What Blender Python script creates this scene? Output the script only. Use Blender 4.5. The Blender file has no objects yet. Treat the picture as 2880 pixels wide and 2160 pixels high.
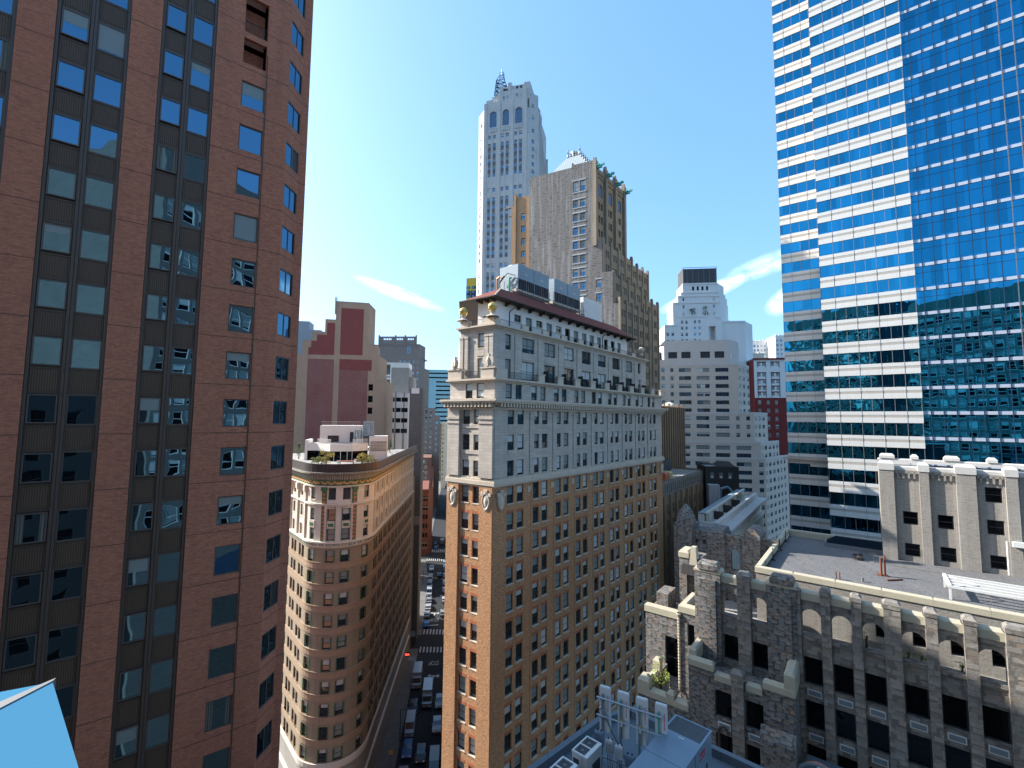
import bpy, math, random
from mathutils import Vector, Matrix
random.seed(7)
S = bpy.context.scene
COL = S.collection
rad = math.radians
H = 64.0
# ------------------------------------------------------------ camera
def cam_matrix(pitch, roll):
    cr, sr, cp, sp = math.cos(roll), math.sin(roll), math.cos(pitch), math.sin(pitch)
    Rz = Matrix(((cr, -sr, 0), (sr, cr, 0), (0, 0, 1)))
    Rx = Matrix(((1, 0, 0), (0, cp, -sp), (0, sp, cp)))
    B = Matrix(((1, 0, 0), (0, 0, -1), (0, 1, 0)))
    return B @ Rx @ Rz
cd = bpy.data.cameras.new('camera'); cam = bpy.data.objects.new('camera', cd); COL.objects.link(cam)
cd.sensor_width = 36; cd.lens = 16.0; cd.clip_start = 0.1; cd.clip_end = 6000
cam.matrix_world = Matrix.Translation((0, 0, H)) @ cam_matrix(rad(4.37), rad(0.54)).to_4x4()
S.camera = cam
CMI = cam.matrix_world.inverted()
# ------------------------------------------------------------ light
SUN_AZ, SUN_EL = -70.0, 33.0
w = bpy.data.worlds.new('World'); S.world = w; w.use_nodes = True
nt = w.node_tree; nt.nodes.clear()
N = nt.nodes.new; LK = nt.links.new
out = N('ShaderNodeOutputWorld'); bg = N('ShaderNodeBackground'); bg.inputs[1].default_value = 0.14
sky = N('ShaderNodeTexSky'); sky.sky_type = 'NISHITA'; sky.sun_disc = False
sky.sun_elevation = rad(SUN_EL); sky.sun_rotation = rad(SUN_AZ)
sky.air_density = 1.0; sky.dust_density = 2.2; sky.ozone_density = 2.2; sky.altitude = 30
tc = N('ShaderNodeTexCoord')
def cloud(az, el, hw, hh, tilt, amt, prev, seed):
    """a wisp of cirrus round one compass direction of the sky, torn by noise"""
    d = Vector((math.sin(rad(az)) * math.cos(rad(el)), math.cos(rad(az)) * math.cos(rad(el)), math.sin(rad(el))))
    r = Vector((math.cos(rad(az)), -math.sin(rad(az)), 0)); u = r.cross(d)
    a = math.cos(rad(tilt)) * r + math.sin(rad(tilt)) * u; b = -math.sin(rad(tilt)) * r + math.cos(rad(tilt)) * u
    def dot(v, k):
        n = N('ShaderNodeVectorMath'); n.operation = 'DOT_PRODUCT'; LK(tc.outputs['Generated'], n.inputs[0]); n.inputs[1].default_value = v * k
        return n.outputs['Value']
    def m(op, x, y):
        n = N('ShaderNodeMath'); n.operation = op
        for i, q in enumerate((x, y)):
            if isinstance(q, (int, float)): n.inputs[i].default_value = q
            else: LK(q, n.inputs[i])
        return n.outputs[0]
    p, q = dot(a, 1 / hw), dot(b, 1 / hh)
    mp = N('ShaderNodeMapping'); cb = N('ShaderNodeCombineXYZ'); LK(p, cb.inputs[0]); LK(q, cb.inputs[1])
    mp.inputs['Location'].default_value = (seed, seed * 2, seed); mp.inputs['Scale'].default_value = (1.6, .8, 1)
    LK(cb.outputs[0], mp.inputs[0])
    nz = N('ShaderNodeTexNoise'); nz.inputs['Scale'].default_value = 1.6; nz.inputs['Detail'].default_value = 9; nz.inputs['Roughness'].default_value = .62
    nz.inputs['Distortion'].default_value = .6
    LK(mp.outputs[0], nz.inputs[0])
    e = m('SUBTRACT', 1.0, m('ADD', m('MULTIPLY', p, p), m('MULTIPLY', q, q)))
    e = m('MULTIPLY', m('MAXIMUM', e, 0.0), m('MAXIMUM', m('SUBTRACT', nz.outputs[0], .30), 0.0))
    e = m('MULTIPLY', e, m('GREATER_THAN', dot(d, 1), 0.0))
    e = m('MINIMUM', m('MULTIPLY', e, amt), .85)
    mx = N('ShaderNodeMixRGB'); LK(e, mx.inputs[0]); LK(prev, mx.inputs[1]); mx.inputs[2].default_value = (7.2, 7.6, 8.0, 1)
    return mx.outputs[0]
sb = N('ShaderNodeMixRGB'); sb.inputs[0].default_value = .42; LK(sky.outputs[0], sb.inputs[1]); sb.inputs[2].default_value = (.70, 1.75, 3.0, 1)   # evens the blue out, as thin high haze does
c = cloud(-14.2, 15.0, .105, .015, -17, 1.5, sb.outputs[0], 1.3)
c = cloud(33, 13.5, .07, .03, 24, 3.0, c, 4.1)
c = cloud(23.0, 14.5, .09, .018, 18, 2.6, c, 7.7)
c = cloud(30, 17, .09, .022, 14, 1.2, c, 9.9)
tn = N('ShaderNodeMixRGB'); tn.blend_type = 'MULTIPLY'; tn.inputs[0].default_value = 1; LK(c, tn.inputs[1]); tn.inputs[2].default_value = (.88, 1.0, 1.06, 1)
LK(tn.outputs[0], bg.inputs[0]); LK(bg.outputs[0], out.inputs[0])
sd = bpy.data.lights.new('sun', 'SUN'); sd.energy = 4.3; sd.angle = rad(.5); sd.color = (1, .95, .87)
sun = bpy.data.objects.new('sun', sd); COL.objects.link(sun)
sv = Vector((math.sin(rad(SUN_AZ)) * math.cos(rad(SUN_EL)), math.cos(rad(SUN_AZ)) * math.cos(rad(SUN_EL)), math.sin(rad(SUN_EL))))
sun.rotation_euler = sv.to_track_quat('Z', 'Y').to_euler()
sun.location = (0, 0, 400)
S.view_settings.view_transform = 'Standard'; S.view_settings.look = 'None'; S.view_settings.gamma = 1
S.view_settings.exposure = 1.42
S.cycles.max_bounces = 6; S.cycles.diffuse_bounces = 3; S.cycles.glossy_bounces = 3
S.cycles.sample_clamp_indirect = 6
# ------------------------------------------------------------ materials
MATS = {}
def nodes(m):
    m.use_nodes = True; t = m.node_tree; t.nodes.clear(); o = t.nodes.new('ShaderNodeOutputMaterial')
    return t, o
def _mx(t, fac, a, b, mode='MIX'):
    n = t.nodes.new('ShaderNodeMixRGB'); n.blend_type = mode
    for i, q in enumerate((fac, a, b)):
        if hasattr(q, 'links') or hasattr(q, 'is_linked'): t.links.new(q, n.inputs[i])
        elif isinstance(q, (int, float)): n.inputs[i].default_value = q
        else: n.inputs[i].default_value = (*q, 1)
    return n.outputs[0]
def _noise(t, vec, scale, detail=4, rough=.6, loc=(0, 0, 0), sc=(1, 1, 1)):
    mp = t.nodes.new('ShaderNodeMapping'); mp.inputs['Scale'].default_value = sc; mp.inputs['Location'].default_value = loc
    t.links.new(vec, mp.inputs[0]); n = t.nodes.new('ShaderNodeTexNoise')
    n.inputs['Scale'].default_value = scale; n.inputs['Detail'].default_value = detail; n.inputs['Roughness'].default_value = rough
    t.links.new(mp.outputs[0], n.inputs[0]); return n.outputs[0]
def _ramp(t, v, a, b):
    n = t.nodes.new('ShaderNodeMapRange'); n.inputs[1].default_value = a; n.inputs[2].default_value = b; t.links.new(v, n.inputs[0]); return n.outputs[0]
def wallmat(name, col, col2=None, rough=.85, patch=.5, patch_scale=.35, streak=0, streak_col=(.1, .1, .1), block=None, brick=None, line=None, vline=None, bump=.15, dash=None, rubble=None, grain=.12, spec=.25):
    """a wall: two tones in patches, optional stone blocks (w,h,mortar colour), bricks, dashes, rain streaks and joints"""
    m = bpy.data.materials.new(name); t, o = nodes(m); MATS[name] = m
    b = t.nodes.new('ShaderNodeBsdfPrincipled'); t.links.new(b.outputs[0], o.inputs[0]); b.inputs['Roughness'].default_value = rough
    b.inputs['Specular IOR Level'].default_value = spec
    uv = t.nodes.new('ShaderNodeUVMap').outputs[0]
    col2 = col2 or tuple(x * .75 for x in col)
    f = _ramp(t, _noise(t, uv, patch_scale, 5, .65), .5 - .5 * (1 - patch) - .02, .5 + .5 * (1 - patch) + .02)
    c = _mx(t, f, col, col2)
    if brick:
        bw, bh, bc, mc, ms = brick
        n = t.nodes.new('ShaderNodeTexBrick'); t.links.new(uv, n.inputs[0]); n.inputs['Scale'].default_value = 1
        n.inputs['Brick Width'].default_value = bw; n.inputs['Row Height'].default_value = bh; n.inputs['Mortar Size'].default_value = ms
        n.inputs['Mortar Smooth'].default_value = .2; n.inputs['Bias'].default_value = -.1
        t.links.new(c, n.inputs['Color1']); n.inputs['Color2'].default_value = (*bc, 1); n.inputs['Mortar'].default_value = (*mc, 1)
        c = n.outputs[0]
    rub = None
    if rubble:      # irregular stones: (size across, size up, warm stone colour, joint colour)
        rw, rh, rc, jc = rubble
        mp = t.nodes.new('ShaderNodeMapping'); mp.inputs['Scale'].default_value = (1 / rw, 1 / rh, 1); t.links.new(uv, mp.inputs[0])
        vo = t.nodes.new('ShaderNodeTexVoronoi'); vo.voronoi_dimensions = '2D'; vo.distance = 'CHEBYCHEV'; vo.inputs['Scale'].default_value = 1; vo.inputs['Randomness'].default_value = .75; t.links.new(mp.outputs[0], vo.inputs['Vector'])
        sc = t.nodes.new('ShaderNodeSeparateColor'); t.links.new(vo.outputs['Color'], sc.inputs[0])
        c = _mx(t, _ramp(t, sc.outputs[0], .72, .95), c, rc)
        vr = t.nodes.new('ShaderNodeMapRange'); vr.inputs[3].default_value = .74; vr.inputs[4].default_value = 1.18; t.links.new(sc.outputs[1], vr.inputs[0]); c = _mx(t, 1.0, c, vr.outputs[0], 'MULTIPLY')
        c = _mx(t, _ramp(t, vo.outputs['Distance'], .40, .52), c, jc); rub = vo.outputs['Distance']
    if dash:
        ds, dc, da = dash
        g = _ramp(t, _noise(t, uv, 1, 3, .7, sc=ds), .52, .66)
        n = t.nodes.new('ShaderNodeMath'); n.operation = 'MULTIPLY'; t.links.new(g, n.inputs[0]); n.inputs[1].default_value = da
        c = _mx(t, n.outputs[0], c, dc)
    if block:
        bw, bh, mc, ms, va = block
        n = t.nodes.new('ShaderNodeTexBrick'); t.links.new(uv, n.inputs[0]); n.inputs['Scale'].default_value = 1
        n.inputs['Brick Width'].default_value = bw; n.inputs['Row Height'].default_value = bh; n.inputs['Mortar Size'].default_value = ms
        n.inputs['Mortar Smooth'].default_value = .3
        n.inputs['Color1'].default_value = (1, 1, 1, 1); n.inputs['Color2'].default_value = (va, va, va, 1); n.inputs['Mortar'].default_value = (*mc, 1)
        c = _mx(t, 1.0, c, n.outputs[0], 'MULTIPLY')
    if streak:
        g = _ramp(t, _noise(t, uv, 1, 5, .7, sc=(1.3, .06, 1), loc=(3, 1, 0)), .5, .72)
        n = t.nodes.new('ShaderNodeMath'); n.operation = 'MULTIPLY'; t.links.new(g, n.inputs[0]); n.inputs[1].default_value = streak
        c = _mx(t, n.outputs[0], c, streak_col)
    sp = t.nodes.new('ShaderNodeSeparateXYZ'); t.links.new(uv, sp.inputs[0])
    for k, (axis, L) in enumerate(((1, line), (0, vline))):
        if not L: continue
        per, off, wd, lc = L
        a = t.nodes.new('ShaderNodeMath'); a.operation = 'SUBTRACT'; t.links.new(sp.outputs[axis], a.inputs[0]); a.inputs[1].default_value = off
        q = t.nodes.new('ShaderNodeMath'); q.operation = 'FLOORED_MODULO'; t.links.new(a.outputs[0], q.inputs[0]); q.inputs[1].default_value = per
        l = t.nodes.new('ShaderNodeMath'); l.operation = 'LESS_THAN'; t.links.new(q.outputs[0], l.inputs[0]); l.inputs[1].default_value = wd
        c = _mx(t, l.outputs[0], c, lc)
    g = _noise(t, uv, 6, 6, .75)
    gr = _ramp(t, g, .25, .75); gv = t.nodes.new('ShaderNodeMapRange'); gv.inputs[3].default_value = 1 - grain; gv.inputs[4].default_value = 1 + grain
    t.links.new(gr, gv.inputs[0]); c = _mx(t, 1.0, c, gv.outputs[0], 'MULTIPLY')
    t.links.new(c, b.inputs['Base Color'])
    if bump:
        bp = t.nodes.new('ShaderNodeBump'); bp.inputs['Strength'].default_value = bump; bp.inputs['Distance'].default_value = .06
        t.links.new(g, bp.inputs['Height']); t.links.new(bp.outputs[0], b.inputs['Normal'])
    return m
def plain(name, col, rough=.6, metal=0, var=.1, scale=2.0, emit=0, spec=.4):
    m = bpy.data.materials.new(name); t, o = nodes(m); MATS[name] = m
    b = t.nodes.new('ShaderNodeBsdfPrincipled'); t.links.new(b.outputs[0], o.inputs[0])
    b.inputs['Roughness'].default_value = rough; b.inputs['Metallic'].default_value = metal; b.inputs['Specular IOR Level'].default_value = spec
    tcn = t.nodes.new('ShaderNodeTexCoord')
    f = _noise(t, tcn.outputs['Object'], scale, 5, .65)
    c = _mx(t, f, tuple(x * (1 - var) for x in col), tuple(min(1, x * (1 + var)) for x in col))
    t.links.new(c, b.inputs['Base Color'])
    if emit: b.inputs['Emission Color'].default_value = (*col, 1); b.inputs['Emission Strength'].default_value = emit
    return m
def glassmat(name, tint, dark, base=.35, rough=.02, wave=0, wscale=.7, ior=1.6, cell=None):
    """coated window glass: a mirror of the sky over a dark room"""
    m = bpy.data.materials.new(name); t, o = nodes(m); MATS[name] = m
    gl = t.nodes.new('ShaderNodeBsdfGlossy'); gl.inputs['Color'].default_value = (*tint, 1); gl.inputs['Roughness'].default_value = rough
    df = t.nodes.new('ShaderNodeBsdfDiffuse'); tcn = t.nodes.new('ShaderNodeTexCoord'); oi = t.nodes.new('ShaderNodeObjectInfo')
    nz = _noise(t, tcn.outputs['Object'], .9, 3, .6)
    t.links.new(_mx(t, nz, tuple(x * .5 for x in dark), tuple(x * 1.6 for x in dark)), df.inputs['Color'])
    fr = t.nodes.new('ShaderNodeFresnel'); fr.inputs['IOR'].default_value = ior
    a = t.nodes.new('ShaderNodeMath'); a.operation = 'MAXIMUM'; t.links.new(fr.outputs[0], a.inputs[0]); a.inputs[1].default_value = base
    mx = t.nodes.new('ShaderNodeMixShader'); t.links.new(a.outputs[0], mx.inputs[0]); t.links.new(df.outputs[0], mx.inputs[1]); t.links.new(gl.outputs[0], mx.inputs[2])
    t.links.new(mx.outputs[0], o.inputs[0])
    off = oi.outputs['Random']
    if cell:    # each pane is hung a little differently
        uvn = t.nodes.new('ShaderNodeUVMap'); sn = t.nodes.new('ShaderNodeVectorMath'); sn.operation = 'SNAP'; t.links.new(uvn.outputs[0], sn.inputs[0]); sn.inputs[1].default_value = (cell[0], cell[1], 1)
        wn = t.nodes.new('ShaderNodeTexWhiteNoise'); wn.noise_dimensions = '2D'; t.links.new(sn.outputs[0], wn.inputs['Vector']); ml = t.nodes.new('ShaderNodeVectorMath'); ml.operation = 'SCALE'; t.links.new(wn.outputs['Color'], ml.inputs[0]); ml.inputs['Scale'].default_value = 40; off = ml.outputs[0]
        gv = t.nodes.new('ShaderNodeMapRange'); gv.inputs[3].default_value = .72; gv.inputs[4].default_value = 1.12; t.links.new(wn.outputs['Value'], gv.inputs[0]); t.links.new(_mx(t, 1.0, tint, gv.outputs[0], 'MULTIPLY'), gl.inputs['Color'])
    if wave:
        geo = t.nodes.new('ShaderNodeNewGeometry')
        ad = t.nodes.new('ShaderNodeVectorMath'); ad.operation = 'ADD'; t.links.new(geo.outputs['Position'], ad.inputs[0]); t.links.new(off, ad.inputs[1])
        h = _noise(t, ad.outputs[0], wscale, 1, .4)
        bp = t.nodes.new('ShaderNodeBump'); bp.inputs['Strength'].default_value = 1; bp.inputs['Distance'].default_value = wave
        t.links.new(h, bp.inputs['Height']); t.links.new(bp.outputs[0], gl.inputs['Normal'])
    return m
M = MATS
wallmat('red_brick', (.64, .235, .13), (.48, .17, .10), brick=(.22, .075, (.42, .14, .085), (.30, .15, .10), .009), dash=((1.3, 9, 1), (.20, .09, .065), .55), patch=.2, patch_scale=.22, streak=.25, streak_col=(.17, .09, .075), line=(3.186, 2.35, .045, (.10, .055, .045)), bump=.3, grain=.2)
wallmat('brown_panel', (.125, .080, .055), (.105, .068, .048), rough=.5, vline=(.10, 0, .03, (.05, .034, .024)), bump=0, grain=.05)
plain('brown_metal', (.085, .062, .05), .45, 0, .1)
plain('grey_metal', (.12, .115, .12), .4, 0, .1)
wallmat('orange_brick', (.64, .335, .155), (.46, .195, .085), patch=.25, patch_scale=.45, dash=((2.4, 9, 1), (.68, .46, .26), .75), brick=(.24, .08, (.27, .12, .065), (.34, .23, .14), .008), streak=.25, streak_col=(.22, .12, .07), bump=.5, grain=.35)
wallmat('red_header', (.45, .155, .075), (.38, .13, .06), vline=(.09, 0, .02, (.25, .10, .06)), bump=.2, grain=.2)
wallmat('pale_stone', (.58, .515, .45), (.46, .41, .355), block=(1.25, .42, (.60, .58, .56), .014, .82), streak=.35, streak_col=(.28, .24, .21), patch=.4, bump=.2, grain=.08)
wallmat('trim_stone', (.60, .52, .43), (.50, .42, .33), patch=.4, streak=.3, streak_col=(.3, .25, .2), bump=.2)
wallmat('white_stucco', (.80, .75, .70), (.74, .69, .65), bump=.08, grain=.04, patch=.3)
wallmat('roof_tile', (.235, .06, .042), (.19, .05, .038), vline=(.24, 0, .07, (.11, .028, .022)), bump=.3, grain=.2)
plain('dark_wood', (.05, .035, .03), .7)
plain('green_frame', (.018, .034, .032), .45)
plain('dark_frame', (.03, .03, .032), .5)
plain('white_frame', (.6, .6, .58), .5)
plain('grey_frame', (.14, .14, .145), .45)
plain('bronze_frame', (.11, .085, .075), .4)
plain('iron', (.02, .02, .022), .5)
plain('gold', (.72, .50, .14), .35, .35, .05)
wallmat('galv_blue', (.26, .33, .38), (.22, .29, .34), rough=.45, line=(.62, .1, .03, (.14, .18, .21)), bump=0, grain=.06)
wallmat('dark_louvre', (.03, .035, .04), (.02, .022, .025), line=(.14, 0, .05, (.09, .095, .1)), bump=0)
plain('copper_pipe', (.50, .20, .08), .4, .5)
plain('green_pipe', (.05, .30, .24), .5)
wallmat('limestone', (.56, .555, .54), (.45, .45, .44), patch=.5, patch_scale=.12, streak=.5, streak_col=(.27, .27, .27), bump=.2, grain=.08, block=(1.6, .8, (.75, .75, .75), .02, .93))
wallmat('rubble_brick', (.27, .235, .20), (.20, .17, .15), patch=.3, patch_scale=.22, dash=((.8, 2.6, 1), (.085, .068, .06), .95), streak=.7, streak_col=(.50, .48, .46), bump=1.0, grain=.45)
wallmat('tan_brick', (.42, .27, .155), (.33, .20, .11), patch=.5, dash=((1.6, 5, 1), (.24, .14, .08), .6), bump=.5, streak=.2, streak_col=(.5, .42, .33))
wallmat('gothic_stone', (.275, .23, .17), (.185, .15, .11), patch=.45, patch_scale=.25, streak=.6, streak_col=(.17, .12, .08), bump=.4)
wallmat('brown_verticals', (.30, .20, .125), (.20, .13, .08), patch=.5, streak=.6, streak_col=(.42, .35, .27), bump=.3)
wallmat('band_white', (.62, .60, .565), (.57, .55, .52), vline=(1.62, .3, .02, (.45, .43, .41)), bump=.05, grain=.04, rough=.5)
wallmat('band_grey', (.42, .38, .335), (.38, .345, .30), vline=(1.62, .3, .02, (.25, .23, .2)), bump=.05, grain=.05, rough=.4)
wallmat('spandrel_white', (.42, .46, .54), (.38, .42, .50), rough=.25, bump=0, grain=.03, spec=.5)
glassmat('blue_glass', (.035, .33, .55), (.002, .012, .022), .82, .012, .022, .5, cell=(1.63, 4.42))
glassmat('blue_glass_clear', (.025, .27, .48), (.002, .010, .020), .80, .01, .010, .28, cell=(1.63, 4.42))
plain('navy_mullion', (.012, .035, .07), .3)
glassmat('flat_glass', (.17, .37, .56), (.006, .007, .008), .50, .012, .010, .6)
glassmat('old_glass', (.62, .72, .78), (.022, .030, .034), .12, .04, .01, 1.2)
glassmat('dark_glass', (.16, .2, .26), (.003, .0035, .0045), .05, .04)
glassmat('sky_glass', (.38, .62, .85), (.02, .035, .055), .30, .03, .01, .6)
plain('blind', (.47, .50, .49), .5, 0, .05, spec=.5)
plain('blind_dim', (.21, .24, .235), .4, 0, .08, spec=.5)
wallmat('curtain', (.18, .18, .155), (.12, .12, .10), vline=(.13, 0, .05, (.07, .07, .06)), bump=0)
plain('inside_warm', (.20, .12, .05), .8)
wallmat('maroon_brick', (.235, .070, .062), (.20, .060, .055), patch=.4, dash=((.35, 4.5, 1), (.28, .11, .09), .5), bump=.3, grain=.1)
wallmat('buff_brick', (.42, .31, .22), (.34, .25, .175), patch=.5, dash=((2.2, 4, 1), (.22, .15, .12), .55), bump=.3, grain=.15)
wallmat('worn_maroon', (.225, .085, .075), (.26, .15, .13), patch=.25, patch_scale=.13, dash=((.35, 4.5, 1), (.13, .06, .055), .5), bump=.3, grain=.12)
wallmat('white_render', (.72, .70, .66), (.66, .64, .60), bump=.05, grain=.05)
wallmat('pink_panel', (.60, .54, .49), (.55, .49, .45), bump=.05, grain=.04)
wallmat('grey_concrete', (.33, .31, .285), (.26, .245, .225), dash=((.5, 3, 1), (.2, .19, .17), .5), line=(1.2, 0, .05, (.24, .23, .21)), bump=.4)
wallmat('dark_concrete', (.155, .15, .14), (.12, .116, .11), dash=((.5, 3, 1), (.09, .085, .08), .5), line=(1.2, 0, .05, (.10, .1, .09)), bump=.3)
wallmat('grey_brick', (.235, .205, .185), (.20, .17, .155), patch=.4, dash=((1, 4, 1), (.14, .12, .11), .5), bump=.2)
wallmat('brown_brick', (.20, .105, .075), (.16, .085, .062), patch=.4, dash=((1, 4, 1), (.10, .05, .04), .5), bump=.2)
wallmat('vermilion', (.20, .07, .045), (.16, .06, .04), patch=.4, bump=.2)
wallmat('cream_terra', (.66, .62, .54), (.54, .505, .43), patch=.4, streak=.25, streak_col=(.35, .28, .2), bump=.2)
wallmat('buff_shaft', (.31, .26, .195), (.23, .19, .14), patch=.4, dash=((2.5, 7, 1), (.24, .17, .11), .5), bump=.3)
wallmat('belt_shaft', (.36, .265, .185), (.29, .215, .15), bump=.2, patch=.4)
plain('terra_green', (.05, .14, .06), .4); plain('terra_red', (.50, .13, .06), .45); plain('terra_gold', (.55, .38, .17), .45)
wallmat('roof_lead', (.055, .045, .045), (.04, .034, .034), vline=(.5, 0, .04, (.03, .025, .025)), rough=.4, bump=.1)
wallmat('cornice_grey', (.33, .31, .27), (.26, .25, .21), vline=(.34, 0, .12, (.10, .11, .09)), bump=.1)
wallmat('pale_apartment', (.62, .52, .44), (.56, .47, .395), patch=.4, dash=((1.5, 3, 1), (.40, .325, .28), .4), bump=.15, grain=.06)
wallmat('white_tower', (.76, .73, .70), (.68, .655, .63), patch=.4, patch_scale=.1, streak=.3, streak_col=(.48, .46, .46), bump=.1)
wallmat('crown_louvre', (.045, .047, .05), (.035, .036, .04), line=(.55, 0, .22, (.12, .12, .125)), vline=(2.9, 0, .25, (.16, .16, .16)), bump=0)
wallmat('claret_brick', (.20, .035, .032), (.16, .03, .028), patch=.3, bump=.1)
wallmat('yellow_panel', (.62, .42, .06), (.58, .40, .06), bump=0)
wallmat('ashlar', (.235, .225, .215), (.17, .163, .16), patch=.3, patch_scale=.5, rubble=(.40, .21, (.27, .185, .135), (.085, .08, .075)), streak=.2, streak_col=(.14, .13, .12), bump=.9, grain=.3)
wallmat('cut_stone', (.285, .255, .225), (.20, .185, .168), patch=.3, patch_scale=.6, rubble=(.75, .34, (.26, .205, .16), (.14, .125, .11)), streak=.5, streak_col=(.13, .12, .11), bump=.5, grain=.25)
wallmat('cream_coping', (.45, .41, .31), (.37, .335, .26), patch=.4, streak=.2, streak_col=(.3, .27, .2), bump=.15)
wallmat('roman_brick', (.28, .262, .24), (.19, .178, .165), patch=.45, patch_scale=.5, brick=(.42, .075, (.22, .2, .17), (.33, .3, .27), .012), dash=((1.6, 8, 1), (.12, .105, .09), .55), streak=.25, streak_col=(.55, .54, .52), bump=.4, grain=.15)
wallmat('white_coping', (.52, .50, .48), (.44, .425, .41), bump=.1)
plain('ac_grille', (.17, .20, .22), .5)
plain('pvc_grey', (.16, .165, .17), .5)
# ------------------------------------------------------------ geometry
class Fr:
    """a vertical wall plane: origin, heading az of its u axis (seen left to right), outward normal"""
    def __init__(s, P, az):
        a = rad(az); s.az = az; s.P = Vector((P[0], P[1])); s.u = Vector((math.sin(a), math.cos(a))); s.n = Vector((math.cos(a), -math.sin(a)))
    def p(s, u, d, z):
        q = s.P + s.u * u + s.n * d; return (q.x, q.y, z)
    def sub(s, u, d, daz=0):
        q = s.P + s.u * u + s.n * d; return Fr((q.x, q.y), s.az + daz)
class MB:
    def __init__(s): s.v = []; s.f = []; s.m = []
    def face(s, pts, m=0):
        i = len(s.v); s.v += [tuple(p) for p in pts]; s.f.append(tuple(range(i, i + len(pts)))); s.m.append(m)
    def hexa(s, P, m=0):
        i = len(s.v); s.v += P
        for q in ((0, 1, 2, 3), (7, 6, 5, 4), (0, 4, 5, 1), (1, 5, 6, 2), (2, 6, 7, 3), (3, 7, 4, 0)):
            s.f.append(tuple(i + k for k in q)); s.m.append(m)
    def box(s, F, u0, u1, d0, d1, z0, z1, m=0):
        s.hexa([F.p(u0, d0, z0), F.p(u1, d0, z0), F.p(u1, d1, z0), F.p(u0, d1, z0), F.p(u0, d0, z1), F.p(u1, d0, z1), F.p(u1, d1, z1), F.p(u0, d1, z1)], m)
    def taper(s, F, u0, u1, d0, d1, z0, z1, iu, idd, m=0):
        s.hexa([F.p(u0, d0, z0), F.p(u1, d0, z0), F.p(u1, d1, z0), F.p(u0, d1, z0),
                F.p(u0 + iu, d0 + idd, z1), F.p(u1 - iu, d0 + idd, z1), F.p(u1 - iu, d1 - idd, z1), F.p(u0 + iu, d1 - idd, z1)], m)
    def prism(s, poly, z0, z1, m=0, mtop=None):
        n = len(poly); i = len(s.v)
        s.v += [(p[0], p[1], z0) for p in poly] + [(p[0], p[1], z1) for p in poly]
        for k in range(n): s.f.append((i + k, i + (k + 1) % n, i + n + (k + 1) % n, i + n + k)); s.m.append(m)
        s.f.append(tuple(i + n + k for k in range(n))); s.m.append(m if mtop is None else mtop)
        s.f.append(tuple(i + k for k in reversed(range(n)))); s.m.append(m)
    def cap(s, F, u0, u1, d0, d1, z0, z1, c, m=0):
        """coping stone with splayed top edges"""
        zc = z1 - c
        s.box(F, u0, u1, d0, d1, z0, zc, m); s.taper(F, u0, u1, d0, d1, zc, z1, c * .8, c * .8, m)
    def tube(s, a, b, r, n=6, m=0, r2=None):
        a, b = Vector(a), Vector(b); d = (b - a); q = d.to_track_quat('Z', 'Y'); i = len(s.v); r2 = r if r2 is None else r2
        for P, rr in ((a, r), (b, r2)):
            for k in range(n):
                o = q @ Vector((math.cos(2 * math.pi * k / n) * rr, math.sin(2 * math.pi * k / n) * rr, 0)); s.v.append(tuple(P + o))
        for k in range(n): s.f.append((i + k, i + (k + 1) % n, i + n + (k + 1) % n, i + n + k)); s.m.append(m)
        s.f.append(tuple(i + n + k for k in range(n))); s.m.append(m); s.f.append(tuple(i + k for k in reversed(range(n)))); s.m.append(m)
    def path(s, pts, r, n=6, m=0):
        for a, b in zip(pts, pts[1:]): s.tube(a, b, r, n, m)
    def lathe(s, c, prof, n=14, m=0):
        i = len(s.v)
        for r, z in prof:
            for k in range(n): s.v.append((c[0] + r * math.cos(2 * math.pi * k / n), c[1] + r * math.sin(2 * math.pi * k / n), c[2] + z))
        for j in range(len(prof) - 1):
            for k in range(n): s.f.append((i + j * n + k, i + j * n + (k + 1) % n, i + (j + 1) * n + (k + 1) % n, i + (j + 1) * n + k)); s.m.append(m)
    def ball(s, c, r, n=14, m=0, sz=1):
        s.lathe(c, [(max(.001, r * math.sin(math.pi * j / 9)), -r * sz * math.cos(math.pi * j / 9)) for j in range(10)], n, m)
    def wall(s, F, u0, u1, z0, z1, holes, depth=.25, m=0, mr=None, d=0.0):
        """a wall face at offset d with rectangular openings and their reveals"""
        mr = m if mr is None else mr; e = 1e-4
        hs = [h for h in holes if h[0] >= u0 - e and h[1] <= u1 + e and h[2] >= z0 - e and h[3] <= z1 + e]
        zs = sorted({round(z0, 4), round(z1, 4)} | {round(h[2], 4) for h in hs} | {round(h[3], 4) for h in hs})
        for za, zb in zip(zs, zs[1:]):
            row = sorted((h[0], h[1]) for h in hs if h[2] < zb - e and h[3] > za + e)
            u = u0
            for a, b in row:
                if a > u + e: s.face([F.p(u, d, za), F.p(a, d, za), F.p(a, d, zb), F.p(u, d, zb)], m)
                u = max(u, b)
            if u < u1 - e: s.face([F.p(u, d, za), F.p(u1, d, za), F.p(u1, d, zb), F.p(u, d, zb)], m)
        for a, b, c_, g in hs:
            for q in (((a, c_), (a, g)), ((b, c_), (b, g)), ((a, c_), (b, c_)), ((a, g), (b, g))):
                (x0, y0), (x1, y1) = q
                s.face([F.p(x0, d, y0), F.p(x1, d, y1), F.p(x1, d - depth, y1), F.p(x0, d - depth, y0)], mr)
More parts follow.
